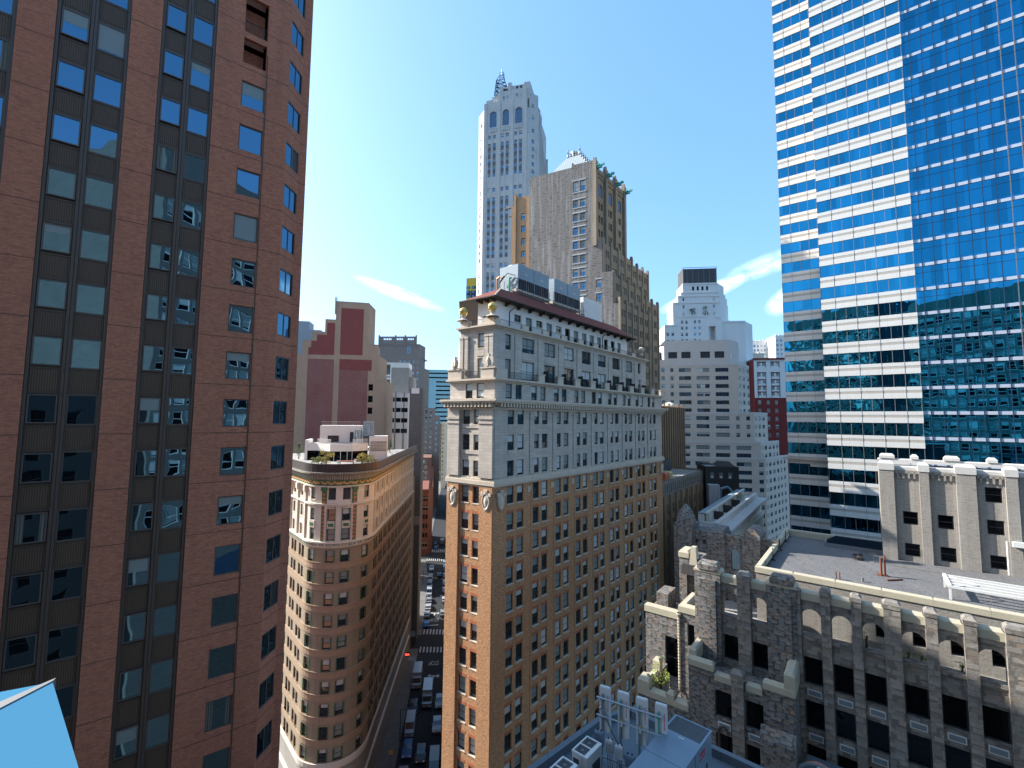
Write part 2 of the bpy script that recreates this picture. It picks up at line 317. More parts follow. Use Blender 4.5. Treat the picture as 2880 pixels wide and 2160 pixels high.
    def mesh(s, name, mats, org=(0, 0, 0)):
        me = bpy.data.meshes.new(name); ox, oy, oz = org
        me.from_pydata([(x - ox, y - oy, z - oz) for x, y, z in s.v], [], s.f)
        for k in mats: me.materials.append(M[k])
        me.polygons.foreach_set('material_index', s.m)
        uvl = me.uv_layers.new(name='UVMap'); data = []
        for p in me.polygons:
            n = p.normal
            if abs(n.z) > .75:
                for i in p.vertices: v = s.v[i]; data += (v[0], v[1])
            else:
                L = math.hypot(n.x, n.y) or 1; tx, ty = -n.y / L, n.x / L
                if tx < 0: tx, ty = -tx, -ty
                for i in p.vertices: v = s.v[i]; data += (v[0] * tx + v[1] * ty, v[2])
        uvl.data.foreach_set('uv', data); me.update(); return me
    def build(s, name, mats, parent=None):
        if isinstance(mats, str): mats = [mats]
        org = parent_org(parent)
        o = bpy.data.objects.new(name, s.mesh(name, mats, org)); COL.objects.link(o); o.parent = parent
        if name in SMOOTH:
            for p in o.data.polygons: p.use_smooth = True
        return o
SMOOTH = {'dome', 'globe', 'statue', 'balloon'}
ORG = {}
def parent_org(p):
    x = y = z = 0
    while p is not None: x += p.location.x; y += p.location.y; z += p.location.z; p = p.parent
    return (x, y, z)
def thing(name, label, cat, loc=(0, 0, 0), group=None):
    o = bpy.data.objects.new(name, None); COL.objects.link(o); o.location = loc; o.empty_display_size = .5
    o['label'] = label; o['category'] = cat
    if group: o['group'] = group
    return o
def tag(o, label, cat, group=None):
    o['label'] = label; o['category'] = cat
    if group: o['group'] = group
    return o
def struct(o): o['kind'] = 'structure'; return o
# ------------------------------------------------------------ windows
TC = {}
def wtemplate(style, w_, h_, var):
    """list of (part, material names, MB) in the window's own axes: x along, y inward, z up"""
    key = (style, round(w_, 2), round(h_, 2), var)
    if key in TC: return TC[key]
    L = Fr((0, 0), 90)   # u = +x, n = -y
    parts = []
    st = STY[style]
    fm, gm, t, cols, mids, bl = st['frame'], st['glass'], st['t'], st.get('cols', 1), st.get('mids', 0), st.get('blinds')
    b = MB(); fd = st.get('fd', .06)
    b.box(L, 0, t, 0, fd, 0, h_); b.box(L, w_ - t, w_, 0, fd, 0, h_); b.box(L, t, w_ - t, 0, fd, 0, t); b.box(L, t, w_ - t, 0, fd, h_ - t, h_)
    for k in range(1, cols): x = w_ * k / cols; b.box(L, x - t * .45, x + t * .45, 0, fd * .8, t, h_ - t)
    for k in range(mids):
        z = h_ * (k + 1) / (mids + 1)
        for c in range(cols): b.box(L, w_ * c / cols + t * .6, w_ * (c + 1) / cols - t * .6, 0, fd * .7, z - t * .4, z + t * .4)
    parts.append(('window', fm, b))
    g = MB(); g.face([L.p(t * .5, .012, t * .5), L.p(w_ - t * .5, .012, t * .5), L.p(w_ - t * .5, .012, h_ - t * .5), L.p(t * .5, .012, h_ - t * .5)])
    parts.append(('pane', gm, g))
    if bl and var:
        q = MB(); f, mat = bl[var - 1]
        if f < 0:   # curtains at both sides
            for x0, x1 in ((t, w_ * .26), (w_ * .76, w_ - t)): q.box(L, x0, x1, .014, .02, t, h_ - t)
        elif f > 1.5: q.box(L, w_ * .50, w_ - t, .014, .02, t, h_ - t)
        else: q.box(L, t, w_ - t, .014, .02, t + (h_ - 2 * t) * (1 - f), h_ - t)
        parts.append(('blind', mat, q))
    if st.get('sill'):
        q = MB(); q.box(L, -.06, w_ + .06, -.06, .36, -.13, .01); parts.append(('sill', st['sill'], q))
    TC[key] = parts; return parts
BL = [(.45, 'blind'), (.5, 'blind_dim'), (.92, 'blind_dim'), (.3, 'blind'), (.7, 'blind_dim'), (.9, 'blind')]
STY = {
 'sash': dict(frame='green_frame', glass='old_glass', t=.085, mids=1, blinds=BL, sill='trim_stone'),
 'dsash': dict(frame='green_frame', glass='old_glass', t=.09, mids=1, cols=2, blinds=BL),
 'loft': dict(frame='bronze_frame', glass='flat_glass', t=.065, blinds=[(.3, 'blind_dim'), (.95, 'blind_dim'), (-1, 'curtain'), (.5, 'blind_dim')]),
 'slide': dict(frame='bronze_frame', glass='flat_glass', t=.07, cols=2, blinds=[(2, 'dark_frame')]),
 'tower': dict(frame='limestone', glass='sky_glass', t=.08, mids=1, blinds=BL),
 'multi': dict(frame='dark_frame', glass='sky_glass', t=.08, cols=2, mids=1, blinds=BL),
 'arch': dict(frame='dark_frame', glass='sky_glass', t=.14, cols=4, mids=5),
 'apt': dict(frame='grey_frame', glass='sky_glass', t=.07, cols=2, blinds=BL),
 'apt4': dict(frame='grey_frame', glass='sky_glass', t=.08, cols=4, blinds=[(.9, 'blind_dim'), (2, 'dark_frame'), (.4, 'blind'), (2, 'blind_dim')]),
 'black': dict(frame='dark_frame', glass='dark_glass', t=.09, mids=0),
 'blacks': dict(frame='dark_frame', glass='dark_glass', t=.08, mids=1),
 'white': dict(frame='white_frame', glass='old_glass', t=.10, mids=1, blinds=BL),
 'louvre': dict(frame='grey_frame', glass='dark_louvre', t=.08),
 'door': dict(frame='green_frame', glass='dark_glass', t=.09, mids=1, cols=1, blinds=[(.45, 'blind_dim')]),
 'mirror': dict(frame='white_frame', glass='dark_glass', t=.14, cols=1, mids=1, blinds=BL),
 'office': dict(frame='dark_frame', glass='flat_glass', t=.08, cols=3),
 'beaver': dict(frame='dark_frame', glass='old_glass', t=.09, mids=1, blinds=BL, sill='trim_stone'),
 'teal': dict(frame='navy_mullion', glass='blue_glass', t=.1, cols=5),
}
MC = {}
def seen(F, u, z, w_, h_):
    c = Vector(F.p(u + w_ / 2, 0, z + h_ / 2)); v = CMI @ c
    if v.z > -.5: return 0
    x, y = v.x / -v.z, v.y / -v.z
    if abs(x) > 1.16 or abs(y) > .88: return 0
    d = Vector((c.x, c.y)); cs = -d.normalized().dot(F.n)
    return max(0, cs) * w_ * h_ / (c.x ** 2 + c.y ** 2)
def windows(root, items, pv=.75, limit=100, name='window'):
    """items: (F,u0,u1,z0,z1,depth,style[,var]); the largest seen become parts, the rest one part"""
    org = parent_org(root); L = []
    for it in items:
        F, u0, u1, z0, z1, dep, sty = it[:7]
        nb = len(STY[sty].get('blinds') or [])
        var = it[7] if len(it) > 7 else (random.randint(1, nb) if nb and random.random() < pv else 0)
        L.append((seen(F, u0, z0, u1 - u0, z1 - z0), F, u0, u1, z0, z1, dep, sty, var))
    L.sort(key=lambda q: -q[0])
    nv = 0; rest = MB(); rm = []
    for s_, F, u0, u1, z0, z1, dep, sty, var in L:
        parts = wtemplate(sty, u1 - u0, z1 - z0, var); P = F.p(u0, -dep, z0); rz = math.pi / 2 - rad(F.az)
        if nv < limit:
            nv += 1; par = None
            for pn, mt, b in parts:
                key = (sty, round(u1 - u0, 2), round(z1 - z0, 2), var, pn)
                if key not in MC: MC[key] = b.mesh(pn, [mt])
                o = bpy.data.objects.new(name if par is None else pn, MC[key]); COL.objects.link(o)
                if par is None: o.parent = root; o.location = (P[0] - org[0], P[1] - org[1], P[2] - org[2]); o.rotation_euler.z = rz; par = o
                else: o.parent = par
        else:
            cs, sn = math.cos(rz), math.sin(rz)
            for pn, mt, b in parts:
                if mt not in rm: rm.append(mt)
                i = len(rest.v); rest.v += [(P[0] + x * cs - y * sn, P[1] + x * sn + y * cs, P[2] + z) for x, y, z in b.v]
                rest.f += [tuple(i + k for k in f) for f in b.f]; rest.m += [rm.index(mt)] * len(b.f)
    if rest.f:
        o = rest.build(name, rm, root)
        if nv >= limit: o['kind'] = 'stuff'
def proj_ok(F, u, z):
    v = CMI @ Vector(F.p(u, 0, z)); return v.z < -.5 and abs(v.x / v.z) < 1.2 and abs(v.y / v.z) < .9
def holes(items): return [(i[1], i[2], i[3], i[4]) for i in items]
# ============================================================ helpers for blocks
def grid(F, us, w_, zs, h, dep, sty, skip=None):
    return [(F, u, u + w_, z, z + h, dep, sty) for u in us for z in zs if not (skip and skip(u, z))]
def rng(a, b, st):
    r = []; x = a
    while (x <= b + 1e-6) if st > 0 else (x >= b - 1e-6): r.append(x); x += st
    return r
def block(root, F, W, D, z0, z1, mat, fi=(), ri=(), li=(), roof='grey_concrete', side=None, name='wall', parapet=.9, win=True, limit=100):
    """four walls and a roof; items for front, right and left side are window tuples made on frames block_frames()"""
    R, Lf, Bk = F.sub(W, 0, -90), F.sub(0, -D, 90), F.sub(W, -D, 180)
    mats = [mat, side or mat]; b = MB()
    b.wall(F, 0, W, z0, z1, holes(fi), .28, 0); b.wall(R, 0, D, z0, z1, holes(ri), .28, 1); b.wall(Lf, 0, D, z0, z1, holes(li), .28, 1); b.wall(Bk, 0, W, z0, z1, [], .2, 0)
    zr = z1 - parapet
    if parapet:
        for q, (a, c) in ((F, (0, W)), (R, (0, D)), (Lf, (0, D)), (Bk, (0, W))):
            b.face([q.p(a, 0, z1), q.p(c, 0, z1), q.p(c, -.35, z1), q.p(a, -.35, z1)], 0)
            b.face([q.p(a, -.35, z1), q.p(c, -.35, z1), q.p(c, -.35, zr), q.p(a, -.35, zr)], 0)
    b.build(name, mats, root)
    r = MB(); r.face([F.p(0.01, -.01, zr), F.p(W - .01, -.01, zr), F.p(W - .01, -D + .01, zr), F.p(0.01, -D + .01, zr)]); r.build('roof', roof, root)
    k = MB(); k.box(F, .4, W - .4, -D + .4, -.4, z0, zr - .05, 0); k.build('core', 'dark_frame', root)
    if win: windows(root, list(fi) + list(ri) + list(li), limit=limit)
    return R, Lf
# ============================================================ A : red brick tower at the left
A = Fr((-25.573, 24.7), 50.56)
a_root = thing('brick_tower', 'tall red brick apartment tower with brown paired window bays, nearest at left', 'building', (*A.P, 0))
E2 = A.sub(11.38, 0, 4 - 50.56); E3 = E2.sub(1.95, 0, 50 - 4)
b = MB(); ZB, ZT = 0, 106
zk = [84.25 + 3.186 * k for k in range(-15, 7)]
strips = [(-10.0, -6.85), (-5.35, -2.2), (-.72, 2.46), (3.95, 6.85)]
b.wall(A, -13, 11.38, ZB, ZT, [(s0, s1, 30, ZT - 2) for s0, s1 in strips] + [(8.45, 9.9, z - 1.85, z) for z in zk if z < 90] + [(8.45, 9.9, z - 1.85 - (.9 if z > 92 else 0), z) for z in zk if z > 90], .30, 0)
b.wall(E2, 0, 1.95, ZB, ZT, [(.12, 1.85, z - 1.7, z) for z in zk], .12, 0)
b.wall(E3, 0, .5, ZB, ZT, [], .2, 0)
e = Vector(E3.p(.5, 0, 0)); f1 = e + Vector((math.sin(rad(-50)) * 14, math.cos(rad(-50)) * 14, 0))
s0 = Vector(A.p(-13, 0, 0)); f2 = s0 + Vector((-13, 3, 0))
for p, q in ((e, f1), (f1, f2), (f2, s0)): b.face([(p.x, p.y, ZB), (q.x, q.y, ZB), (q.x, q.y, ZT), (p.x, p.y, ZT)])
poly = [s0, Vector(A.p(11.38, 0, 0)), Vector(E3.p(0, 0, 0)), e, f1, f2]
b.face([(p.x, p.y, ZT) for p in poly]); b.build('wall', ['red_brick'], a_root)
cw = MB()
for s0_, s1_ in strips:
    cw.face([A.p(s0_, -.29, 30), A.p(s1_, -.29, 30), A.p(s1_, -.29, ZT - 2), A.p(s0_, -.29, ZT - 2)])
    mid = (s0_ + s1_) / 2
    for u in (s0_ + .09, mid - .1, mid + .06, s1_ - .09): cw.box(A, u - .07, u + .07, -.285, -.10, 30, ZT - 2)
    for z in zk: cw.box(A, s0_ + .17, s1_ - .17, -.285, -.2, z + .02, z + .09); cw.box(A, s0_ + .17, s1_ - .17, -.285, -.2, z - 1.80, z - 1.73)
cw.build('mullion', 'brown_metal', a_root)
n = 0; rest = MB()
for s0_, s1_ in strips[1:]:
    mid = (s0_ + s1_) / 2
    for u0, u1 in ((s0_ + .17, mid - .18), (mid + .14, s1_ - .17)):
        for z in zk:
            q = MB(); q.box(A, u0, u1, -.28, -.22, z + .10, z + 3.186 - 1.82); q.box(A, u0 + .12, u1 - .12, -.22, -.205, z + .22, z + 3.186 - 1.94)
            if 42 < z < 99 and n < 98 and proj_ok(A, u0, z): q.build('spandrel_panel', 'brown_panel', a_root); n += 1
            else:
                i = len(rest.v); rest.v += q.v; rest.f += [tuple(i + k for k in f) for f in q.f]; rest.m += q.m
o = rest.build('spandrel_panel', 'brown_panel', a_root); o['kind'] = 'stuff'
it = []
for s0_, s1_ in strips[1:]:
    mid = (s0_ + s1_) / 2
    for z in zk:
        v = 0 if z < 58 and random.random() < .75 else None
        for k, (u0, u1, z0_, z1_) in enumerate(((s0_ + .2, mid - .22, z - 1.62, z - .04), (mid + .14, s1_ - .17, z - 1.72, z))):
            var = 0 if random.random() < .84 else random.randint(1, 4)
            it.append((A, u0, u1, z0_, z1_, .17 if k == 0 else .24, 'loft', var))
for z in zk:
    if z < 90 or z > 99: it.append((A, 8.46, 9.89, z - 1.84, z - .01, .14, 'loft', 0 if random.random() < .8 else random.randint(1, 4)))
    it.append((E2, .13, 1.84, z - 1.69, z - .01, .08, 'slide', 0 if random.random() < .8 else 1))
windows(a_root, it)
bz = [z for z in zk if 90 < z <= 99]
for z in bz:
    q = MB(); q.box(A, 8.46, 9.89, -1.4, -1.35, z - 2.74, z); q.build('balcony_recess', 'red_brick', a_root)
    q = MB(); q.box(A, 8.5, 9.85, -.1, -.06, z - 1.9, z - 1.86)
    for k in range(12): q.box(A, 8.52 + k * .12, 8.54 + k * .12, -.09, -.07, z - 2.73, z - 1.9)
    q.build('balcony_railing', 'iron', a_root)
q = MB(); q.tube(A.p(9.96, .03, 30), A.p(9.96, .03, 90), .035, 5); q.build('downpipe', 'brown_metal', a_root)
# ============================================================ M : wedge shaped building in the middle
MC0 = Vector((-2.274, 60.0)); nR = Fr((0, 0), 40.7).n; nL = Fr((0, 0), 125.7).n
def inset(s):
    a, b_, c_, d = nR.x, nR.y, nL.x, nL.y; det = a * d - b_ * c_
    x, y = (-s * d + s * b_) / det, (-a * s + c_ * s) / det
    return (MC0.x + x, MC0.y + y)
LW = 8.02
def MR(s): return Fr(inset(s), 40.7)
def ML(s, W=LW):   # narrow face, u=0 at its left end
    c_ = inset(s); f = Fr(c_, 125.7); W = W - 1.55 * s
    return Fr((c_[0] - f.u.x * W, c_[1] - f.u.y * W), 125.7), W
m_root = thing('corner_hotel', 'wedge-shaped orange brick and pale stone building with a red tiled penthouse roof', 'building', (*MC0, 0))
R0 = MR(0); L0, LW0 = ML(0); RL = 54.5
def m_poly(s, RLen=RL, back=22):
    c_ = Vector(inset(s)); F = MR(s); L, W = ML(s)
    far = Vector(F.p(RLen, 0, 0)); lf = Vector(L.p(0, 0, 0)); sd_ = Vector((math.sin(rad(-7.5)), math.cos(rad(-7.5))))
    lb = lf.xy + sd_ * (38 - s); 
    return [lf.xy, c_, far.xy, (far.xy + Vector((-.76, .65)) * 5 if s < 1 else far.xy + Vector((-.76, .65)) * 4), lb]
bays = [2.66 + 5.655 * k for k in range(9)]
rows = [51.30 + 3.53 * k for k in range(-14, 2)]
br, st, at_ = [], [], []
for u in bays:
    for du in (0, 2.12):
        for z in rows:
            if z > 6: br.append((R0, u + du, u + du + 1.38, z - 2.25, z, .24, 'sash'))
        for z in (58.34, 61.83, 65.33): st.append((R0, u + du, u + du + 1.38, z - 2.12, z, .24, 'sash'))
        at_.append((R0, u + du - .5, u + du + .85, 66.72, 68.78, .24, 'sash'))
for u0 in (LW0 - 5.57, LW0 - 3.57):
    for z in rows:
        if z > 6: br.append((L0, u0, u0 + 1.33, z - 2.15, z, .3, 'sash'))
    for z in (58.34, 61.83, 65.33): st.append((L0, u0, u0 + 1.33, z - 2.12, z, .3, 'sash'))
    at_.append((L0, u0 + .45, u0 + 1.72, 66.72, 68.78, .2, 'sash'))
hl = lambda F, L: [(i[1], i[2], i[3], i[4]) for i in L if i[0] is F]
brw = MB(); brw.wall(R0, 0, RL, 0, 55.5, hl(R0, br), .26); brw.wall(L0, 0, LW0, 0, 55.5, hl(L0, br), .32)
P5 = m_poly(0)
for i in (2, 3, 4): p, q = P5[i], P5[(i + 1) % 5]; brw.face([(p.x, p.y, 0), (q.x, q.y, 0), (q.x, q.y, 66), (p.x, p.y, 66)])
for i in br: brw.box(i[0], i[1] - .12, i[2] + .12, 0, .02, i[4] + .01, i[4] + .42, 1)
brw.build('brick_wall', ['orange_brick', 'red_header'], m_root)
pj = MB()   # brick piers between the bays and on the narrow face
for u in [.0] + [7.95 + 5.655 * k for k in range(8)]: pj.box(R0, u - .14, u - .09, 0, .05, 3, 55)
for a_, c_ in ((0, 2.15), (LW0 - 2.2, LW0)): pj.box(L0, a_, c_, 0, .30, 3, 55)
pj.build('brick_pier', 'orange_brick', m_root)
sw = MB(); sw.wall(R0, 0, RL, 55.5, 69.3, hl(R0, st) + hl(R0, at_), .26); sw.wall(L0, 0, LW0, 55.5, 69.3, hl(L0, st) + hl(L0, at_), .32)
for i in (2, 3, 4): p, q = P5[i], P5[(i + 1) % 5]; sw.face([(p.x, p.y, 66), (q.x, q.y, 66), (q.x, q.y, 69.3), (p.x, p.y, 69.3)])
for k in range(9):   # shallow pilasters with blocky capitals, and recessed spandrels
    u = 7.95 + 5.655 * k - .55
    if k < 8:
        sw.box(R0, u, u + .95, 0, .16, 56.2, 64.6); sw.box(R0, u - .06, u + 1.01, 0, .22, 64.0, 64.25); sw.box(R0, u - .1, u + 1.05, 0, .28, 64.6, 64.9)
    for z in (59.1, 62.6): sw.box(R0, bays[k] + .05, bays[k] + 3.45, 0, .05, z, z + .55)
for a_, c_ in ((0, 2.15), (LW0 - 2.3, LW0)):
    sw.box(L0, a_, c_, 0, .42, 56.2, 63.9); sw.box(L0, a_ - .08, c_ + .08, 0, .52, 63.3, 63.5); sw.box(L0, a_ - .12, c_ + .12, 0, .55, 63.9, 64.2)
    sw.box(L0, a_, c_, 0, .42, 64.2, 65.2)
for z in (59.2, 62.7): sw.box(L0, 2.5, LW0 - 2.5, 0, .12, z, z + .5)
sw.box(R0, 0, 1.9, 0, .1, 56.2, 65.2)
sw.build('stone_wall', ['pale_stone'], m_root)
def band(name, prof, mat, s=0, RLen=RL):
    """a moulding round both street faces; prof = (z0, z1, projection)"""
    q = MB()
    for z0, z1, d in prof:
        F = MR(s); L, W = ML(s)
        pts = [Vector(L.p(-d * .7, d, 0)).xy, Vector(inset(s - d)), Vector(F.p(RLen + d, d, 0)).xy, Vector(F.p(RLen + d, -1.2, 0)).xy, Vector(inset(s + 1.2)), Vector(L.p(-d * .7, -1.2, 0)).xy]
        q.prism([(p.x, p.y) for p in pts], z0, z1)
    q.build(name, mat, m_root)
band('belt_course', [(55.0, 55.25, .18), (55.25, 55.75, .40), (55.75, 56.05, .28)], 'trim_stone')
band('main_cornice', [(65.2, 65.5, .25), (65.85, 66.05, .5), (66.08, 66.32, 1.05), (66.32, 66.6, 1.2)], 'trim_stone')
de = MB()
for k in range(int(RL / .62)): de.box(R0, .3 + k * .62, .6 + k * .62, 0, .95, 65.55, 66.06)
for k in range(14): de.box(L0, -.3 + k * .62, k * .62, 0, .95, 65.55, 66.06)
de.build('cornice_bracket', 'trim_stone', m_root)
band('balcony_cornice', [(68.95, 69.15, .2), (69.15, 69.42, .55)], 'trim_stone')
for u in [10.0 + 4.95 * k for k in range(10)]:
    ped = MB(); ped.box(R0, u - .75, u + .75, -.25, .25, 69.42, 70.5); ped.box(R0, u - .85, u + .85, -.32, .33, 70.5, 70.66); ped.build('parapet_pier', 'trim_stone', m_root)
ped = MB(); ped.box(L0, -.2, 2.3, -.3, .3, 69.42, 70.7); ped.box(L0, -.3, 2.4, -.4, .4, 70.7, 70.9); ped.build('parapet', 'trim_stone', m_root)
ped = MB(); ped.box(R0, .0, 2.2, -.25, .3, 69.42, 70.7); ped.box(L0, LW0 - 2.2, LW0 - .01, -.3, .3, 69.42, 70.7)
ped.box(L0, LW0 - 2.3, LW0 + .3, -.4, .4, 70.7, 70.9)
ped.build('parapet', 'trim_stone', m_root)
fl = MB(); fl.prism([(p.x, p.y) for p in m_poly(.02)], 69.2, 69.36); fl.build('terrace', 'grey_concrete', m_root)
# eagles, cartouches, medallions
def eagle(c_, az, tail):
    f = Fr((c_[0], c_[1]), az + 90); z = c_[2]; q = MB()
    q.box(f, -.45, .45, -.4, .4, z, z + .18)
    q.lathe((c_[0], c_[1], z + .18), [(.25, 0), (.42, .35), (.46, .75), (.36, 1.1), (.2, 1.3), (.17, 1.42), (.2, 1.5), (.12, 1.62), (.01, 1.66)], 10)
    q.taper(f, -.07, .07, .12, .42, z + 1.58, z + 1.7, .03, .05)
    for s_ in (-1, 1):
        for j in range(5):
            a0 = .25 + j * .13
            x0, x1 = (s_ * a0, s_ * (a0 + .16)); x0, x1 = min(x0, x1), max(x0, x1)
            q.taper(f, x0, x1, -.3, -.12, z + .25 + .06 * j, z + 1.5 - .09 * abs(j - 2) ** 1.5, .01, .03)
    q.box(f, -.16, .16, -.45, -.2, z + .05, z + .5); q.box(f, -.18, -.06, .1, .3, z + .1, z + .3); q.box(f, .06, .18, .1, .3, z + .1, z + .3)
    o = q.build('eagle_statue', 'trim_stone')
    tag(o, tail, 'statue', 'stone eagles on the balcony corners'); return o
eagle((*L0.p(LW0 - 1.0, 0, 0)[:2], 70.9), 215.7, 'carved stone eagle with folded wings facing out above the balcony corner, right-hand one')
eagle((*L0.p(.9, 0, 0)[:2], 70.9), 250, 'carved stone eagle in profile against the sky at the left balcony corner')
def cart(F, u, z, s=1.0):
    q = MB(); n_ = 16
    for r0, r1, d0, d1 in ((1.0, .78, .30, .46), (.78, .62, .46, .36), (.62, .01, .36, .50)):
        for k in range(n_):
            a, c_ = 2 * math.pi * k / n_, 2 * math.pi * (k + 1) / n_
            g = lambda a, r: (u + math.cos(a) * .72 * r * s * (1 - .18 * max(0, -math.sin(a))), z + math.sin(a) * 1.35 * r * s)
            P_ = [g(a, r0), g(c_, r0), g(c_, r1), g(a, r1)]
            q.face([F.p(P_[0][0], d0, P_[0][1]), F.p(P_[1][0], d0, P_[1][1]), F.p(P_[2][0], d1, P_[2][1]), F.p(P_[3][0], d1, P_[3][1])])
    for k in range(n_):
        a, c_ = 2 * math.pi * k / n_, 2 * math.pi * (k + 1) / n_
        g = lambda a: (u + math.cos(a) * .72 * s * (1 - .18 * max(0, -math.sin(a))), z + math.sin(a) * 1.35 * s)
        q.face([F.p(g(a)[0], -.0, g(a)[1]), F.p(g(c_)[0], -.0, g(c_)[1]), F.p(g(c_)[0], .30, g(c_)[1]), F.p(g(a)[0], .30, g(a)[1])])
    q.box(F, u - .85 * s, u - .45 * s, .1, .45, z + .7 * s, z + 1.15 * s); q.box(F, u + .45 * s, u + .85 * s, .1, .45, z + .7 * s, z + 1.15 * s); q.box(F, u - .3, u + .3, .1, .5, z + 1.2 * s, z + 1.5 * s)
    q.build('cartouche', 'trim_stone', m_root)
cart(L0, 1.05, 53.2); cart(L0, LW0 - 1.0, 53.2); cart(R0, 1.2, 53.2, .95); cart(R0, RL - .9, 53.4, .8)
for k in range(8):
    u = 7.4 + 5.655 * k; q = MB(); c_ = R0.p(u, .06, 54.1); n_ = 12
    for r0, r1, d in ((.36, .24, .1), (.24, .02, .04)):
        for j in range(n_):
            a, e_ = 2 * math.pi * j / n_, 2 * math.pi * (j + 1) / n_
            q.face([R0.p(u + r0 * math.cos(a), d, 54.1 + r0 * math.sin(a) * 1.2), R0.p(u + r0 * math.cos(e_), d, 54.1 + r0 * math.sin(e_) * 1.2), R0.p(u + r1 * math.cos(e_), .1, 54.1 + r1 * math.sin(e_) * 1.2), R0.p(u + r1 * math.cos(a), .1, 54.1 + r1 * math.sin(a) * 1.2)])
    q.box(R0, u - .34, u + .34, 0, .04, 53.7, 54.5); q.build('medallion', 'trim_stone', m_root)
# upper two storeys
R1 = MR(1.2); L1, LW1 = ML(1.2); RL1 = 48.2
up = []
sg = [(2.27, 3.5)] + [(5.98 + 5.47 * k, 8.92 + 5.47 * k) for k in range(7)] + [(44.4, 45.6)]
for k, (u0, u1) in enumerate(sg):
    sty = 'sash' if u1 - u0 < 2 else 'dsash'
    up.append((R1, u0, u1, 73.72, 75.92, .3, sty)); up.append((R1, u0, u1, 69.45, 72.42, .3, sty))
up += [(L1, LW1 - 2.98, LW1 - 1.75, 73.85, 75.92, .3, 'sash'), (L1, LW1 - 2.98, LW1 - 1.75, 69.45, 72.4, .3, 'sash')]
q = MB(); q.wall(R1, 0, RL1, 69.3, 76.6, hl(R1, up), .32); q.wall(L1, 0, LW1, 69.3, 76.6, hl(L1, up), .32)
P1 = m_poly(1.2, RL1)
for i in (2, 3, 4): p, r_ = P1[i], P1[(i + 1) % 5]; q.face([(p.x, p.y, 69.3), (r_.x, r_.y, 69.3), (r_.x, r_.y, 76.6), (p.x, p.y, 76.6)])
for k in range(8):
    u = 4.75 + 5.47 * k
    q.box(R1, u - .5, u + .5, 0, .14, 69.4, 76.0); q.box(R1, u - .58, u + .58, 0, .2, 75.4, 75.6)
    if k < 7: q.box(R1, u + 1.3, u + 4.1, 0, .05, 72.65, 73.45)
for a_, c_ in ((.05, .7), (1.0, 1.6), (LW1 - 1.5, LW1 - .85), (LW1 - .7, LW1 - .02)): q.box(L1, a_, c_, 0, .28, 69.4, 75.6); q.box(L1, a_ - .05, c_ + .05, 0, .34, 75.3, 75.6)
q.box(L1, LW1 - 3.0, LW1 - 1.75, 0, .08, 72.7, 73.5)
q.build('stone_wall', ['pale_stone'], m_root)
band('upper_cornice', [(76.3, 76.5, .1), (76.5, 76.72, .3), (76.72, 76.95, .62)], 'trim_stone', 1.2, RL1)
fl = MB(); fl.prism([(p.x, p.y) for p in m_poly(1.22, RL1)], 76.62, 76.8); fl.build('terrace', 'grey_concrete', m_root)
for u in [6.6 + 5.1 * k for k in range(8)]: q = MB(); q.box(R1, u - .8, u + .8, -.2, .15, 76.95, 77.75); q.build('parapet_pier', 'trim_stone', m_root)
q = MB()
q.box(L1, 0, 1.5, -.6, .15, 76.95, 77.95); q.build('parapet', 'trim_stone', m_root); q = MB(); q.box(L1, LW1 - 1.9, LW1 + .05, -.6, .15, 76.95, 77.95); q.box(R1, 0, 1.2, -.3, .15, 76.95, 77.9)
q.build('parapet', 'trim_stone', m_root)
def rail(name, F, u0, u1, d, z0, z1, st_, root, mat='iron'):
    q = MB(); q.box(F, u0, u1, d - .02, d + .02, z1 - .05, z1); q.box(F, u0, u1, d - .02, d + .02, z0 + .08, z0 + .12)
    u = u0 + st_ / 2
    while u < u1: q.box(F, u - .012, u + .012, d - .012, d + .012, z0, z1 - .05); u += st_
    q.build(name, mat, root)
rail('railing', R1, 1.2, RL1 - 1, .05, 76.95, 77.85, .22, m_root); rail('railing', L1, 1.5, LW1 - 1.9, .05, 76.95, 77.9, .22, m_root)
rail('railing', R0, 2.2, RL - 1, .0, 69.42, 70.45, .2, m_root); rail('railing', L0, 2.3, LW0 - 2.2, .0, 69.42, 70.45, .2, m_root)
q = MB()
for k in range(9):
    u = 12.2 + 4.95 * k; q.box(R0, u - .03, u + .03, -1.1, -.15, 69.4, 71.3); q.box(R0, u + .3, u + 1.3, -.7, -.3, 69.4, 70.3)
q.build('balcony_screen', 'dark_frame', m_root)
# penthouse
R2 = MR(3.2); L2, LW2 = ML(3.2); RL2 = 43.2
dz = []; x = 4.68; k = 0
pus = [(4.68, 6.33), (7.44, 9.05), (10.12, 11.79), (12.84, 14.47), (15.55, 17.2), (18.33, 19.89), (21.01, 22.61), (23.79, 25.39), (26.46, 28.11), (29.23, 30.77), (31.9, 33.48), (34.66, 36.26), (37.39, 38.91)]
for k, (u0, u1) in enumerate(pus): dz.append((R2, u0, u1, 78.72 if k in (0, 2, 4) else 76.85, 79.82, .3, 'sash' if k in (0, 2, 4) else 'door'))
dz.append((L2, LW2 - 1.9, LW2 - .9, 77.4, 78.9, .25, 'sash'))
q = MB(); q.wall(R2, 0, RL2 - 1.5, 76.7, 81.4, hl(R2, dz), .3); q.wall(L2, .2, LW2, 76.7, 81.4, hl(L2, dz), .3)
q.face([R2.p(RL2 - 1.5, 0, 76.7), R2.p(RL2 - 1.5, -14, 76.7), R2.p(RL2 - 1.5, -14, 81.4), R2.p(RL2 - 1.5, 0, 81.4)])
q.face([L2.p(.2, 0, 76.7), L2.p(.2, -1, 76.7), L2.p(.2, -1, 81.4), L2.p(.2, 0, 81.4)])
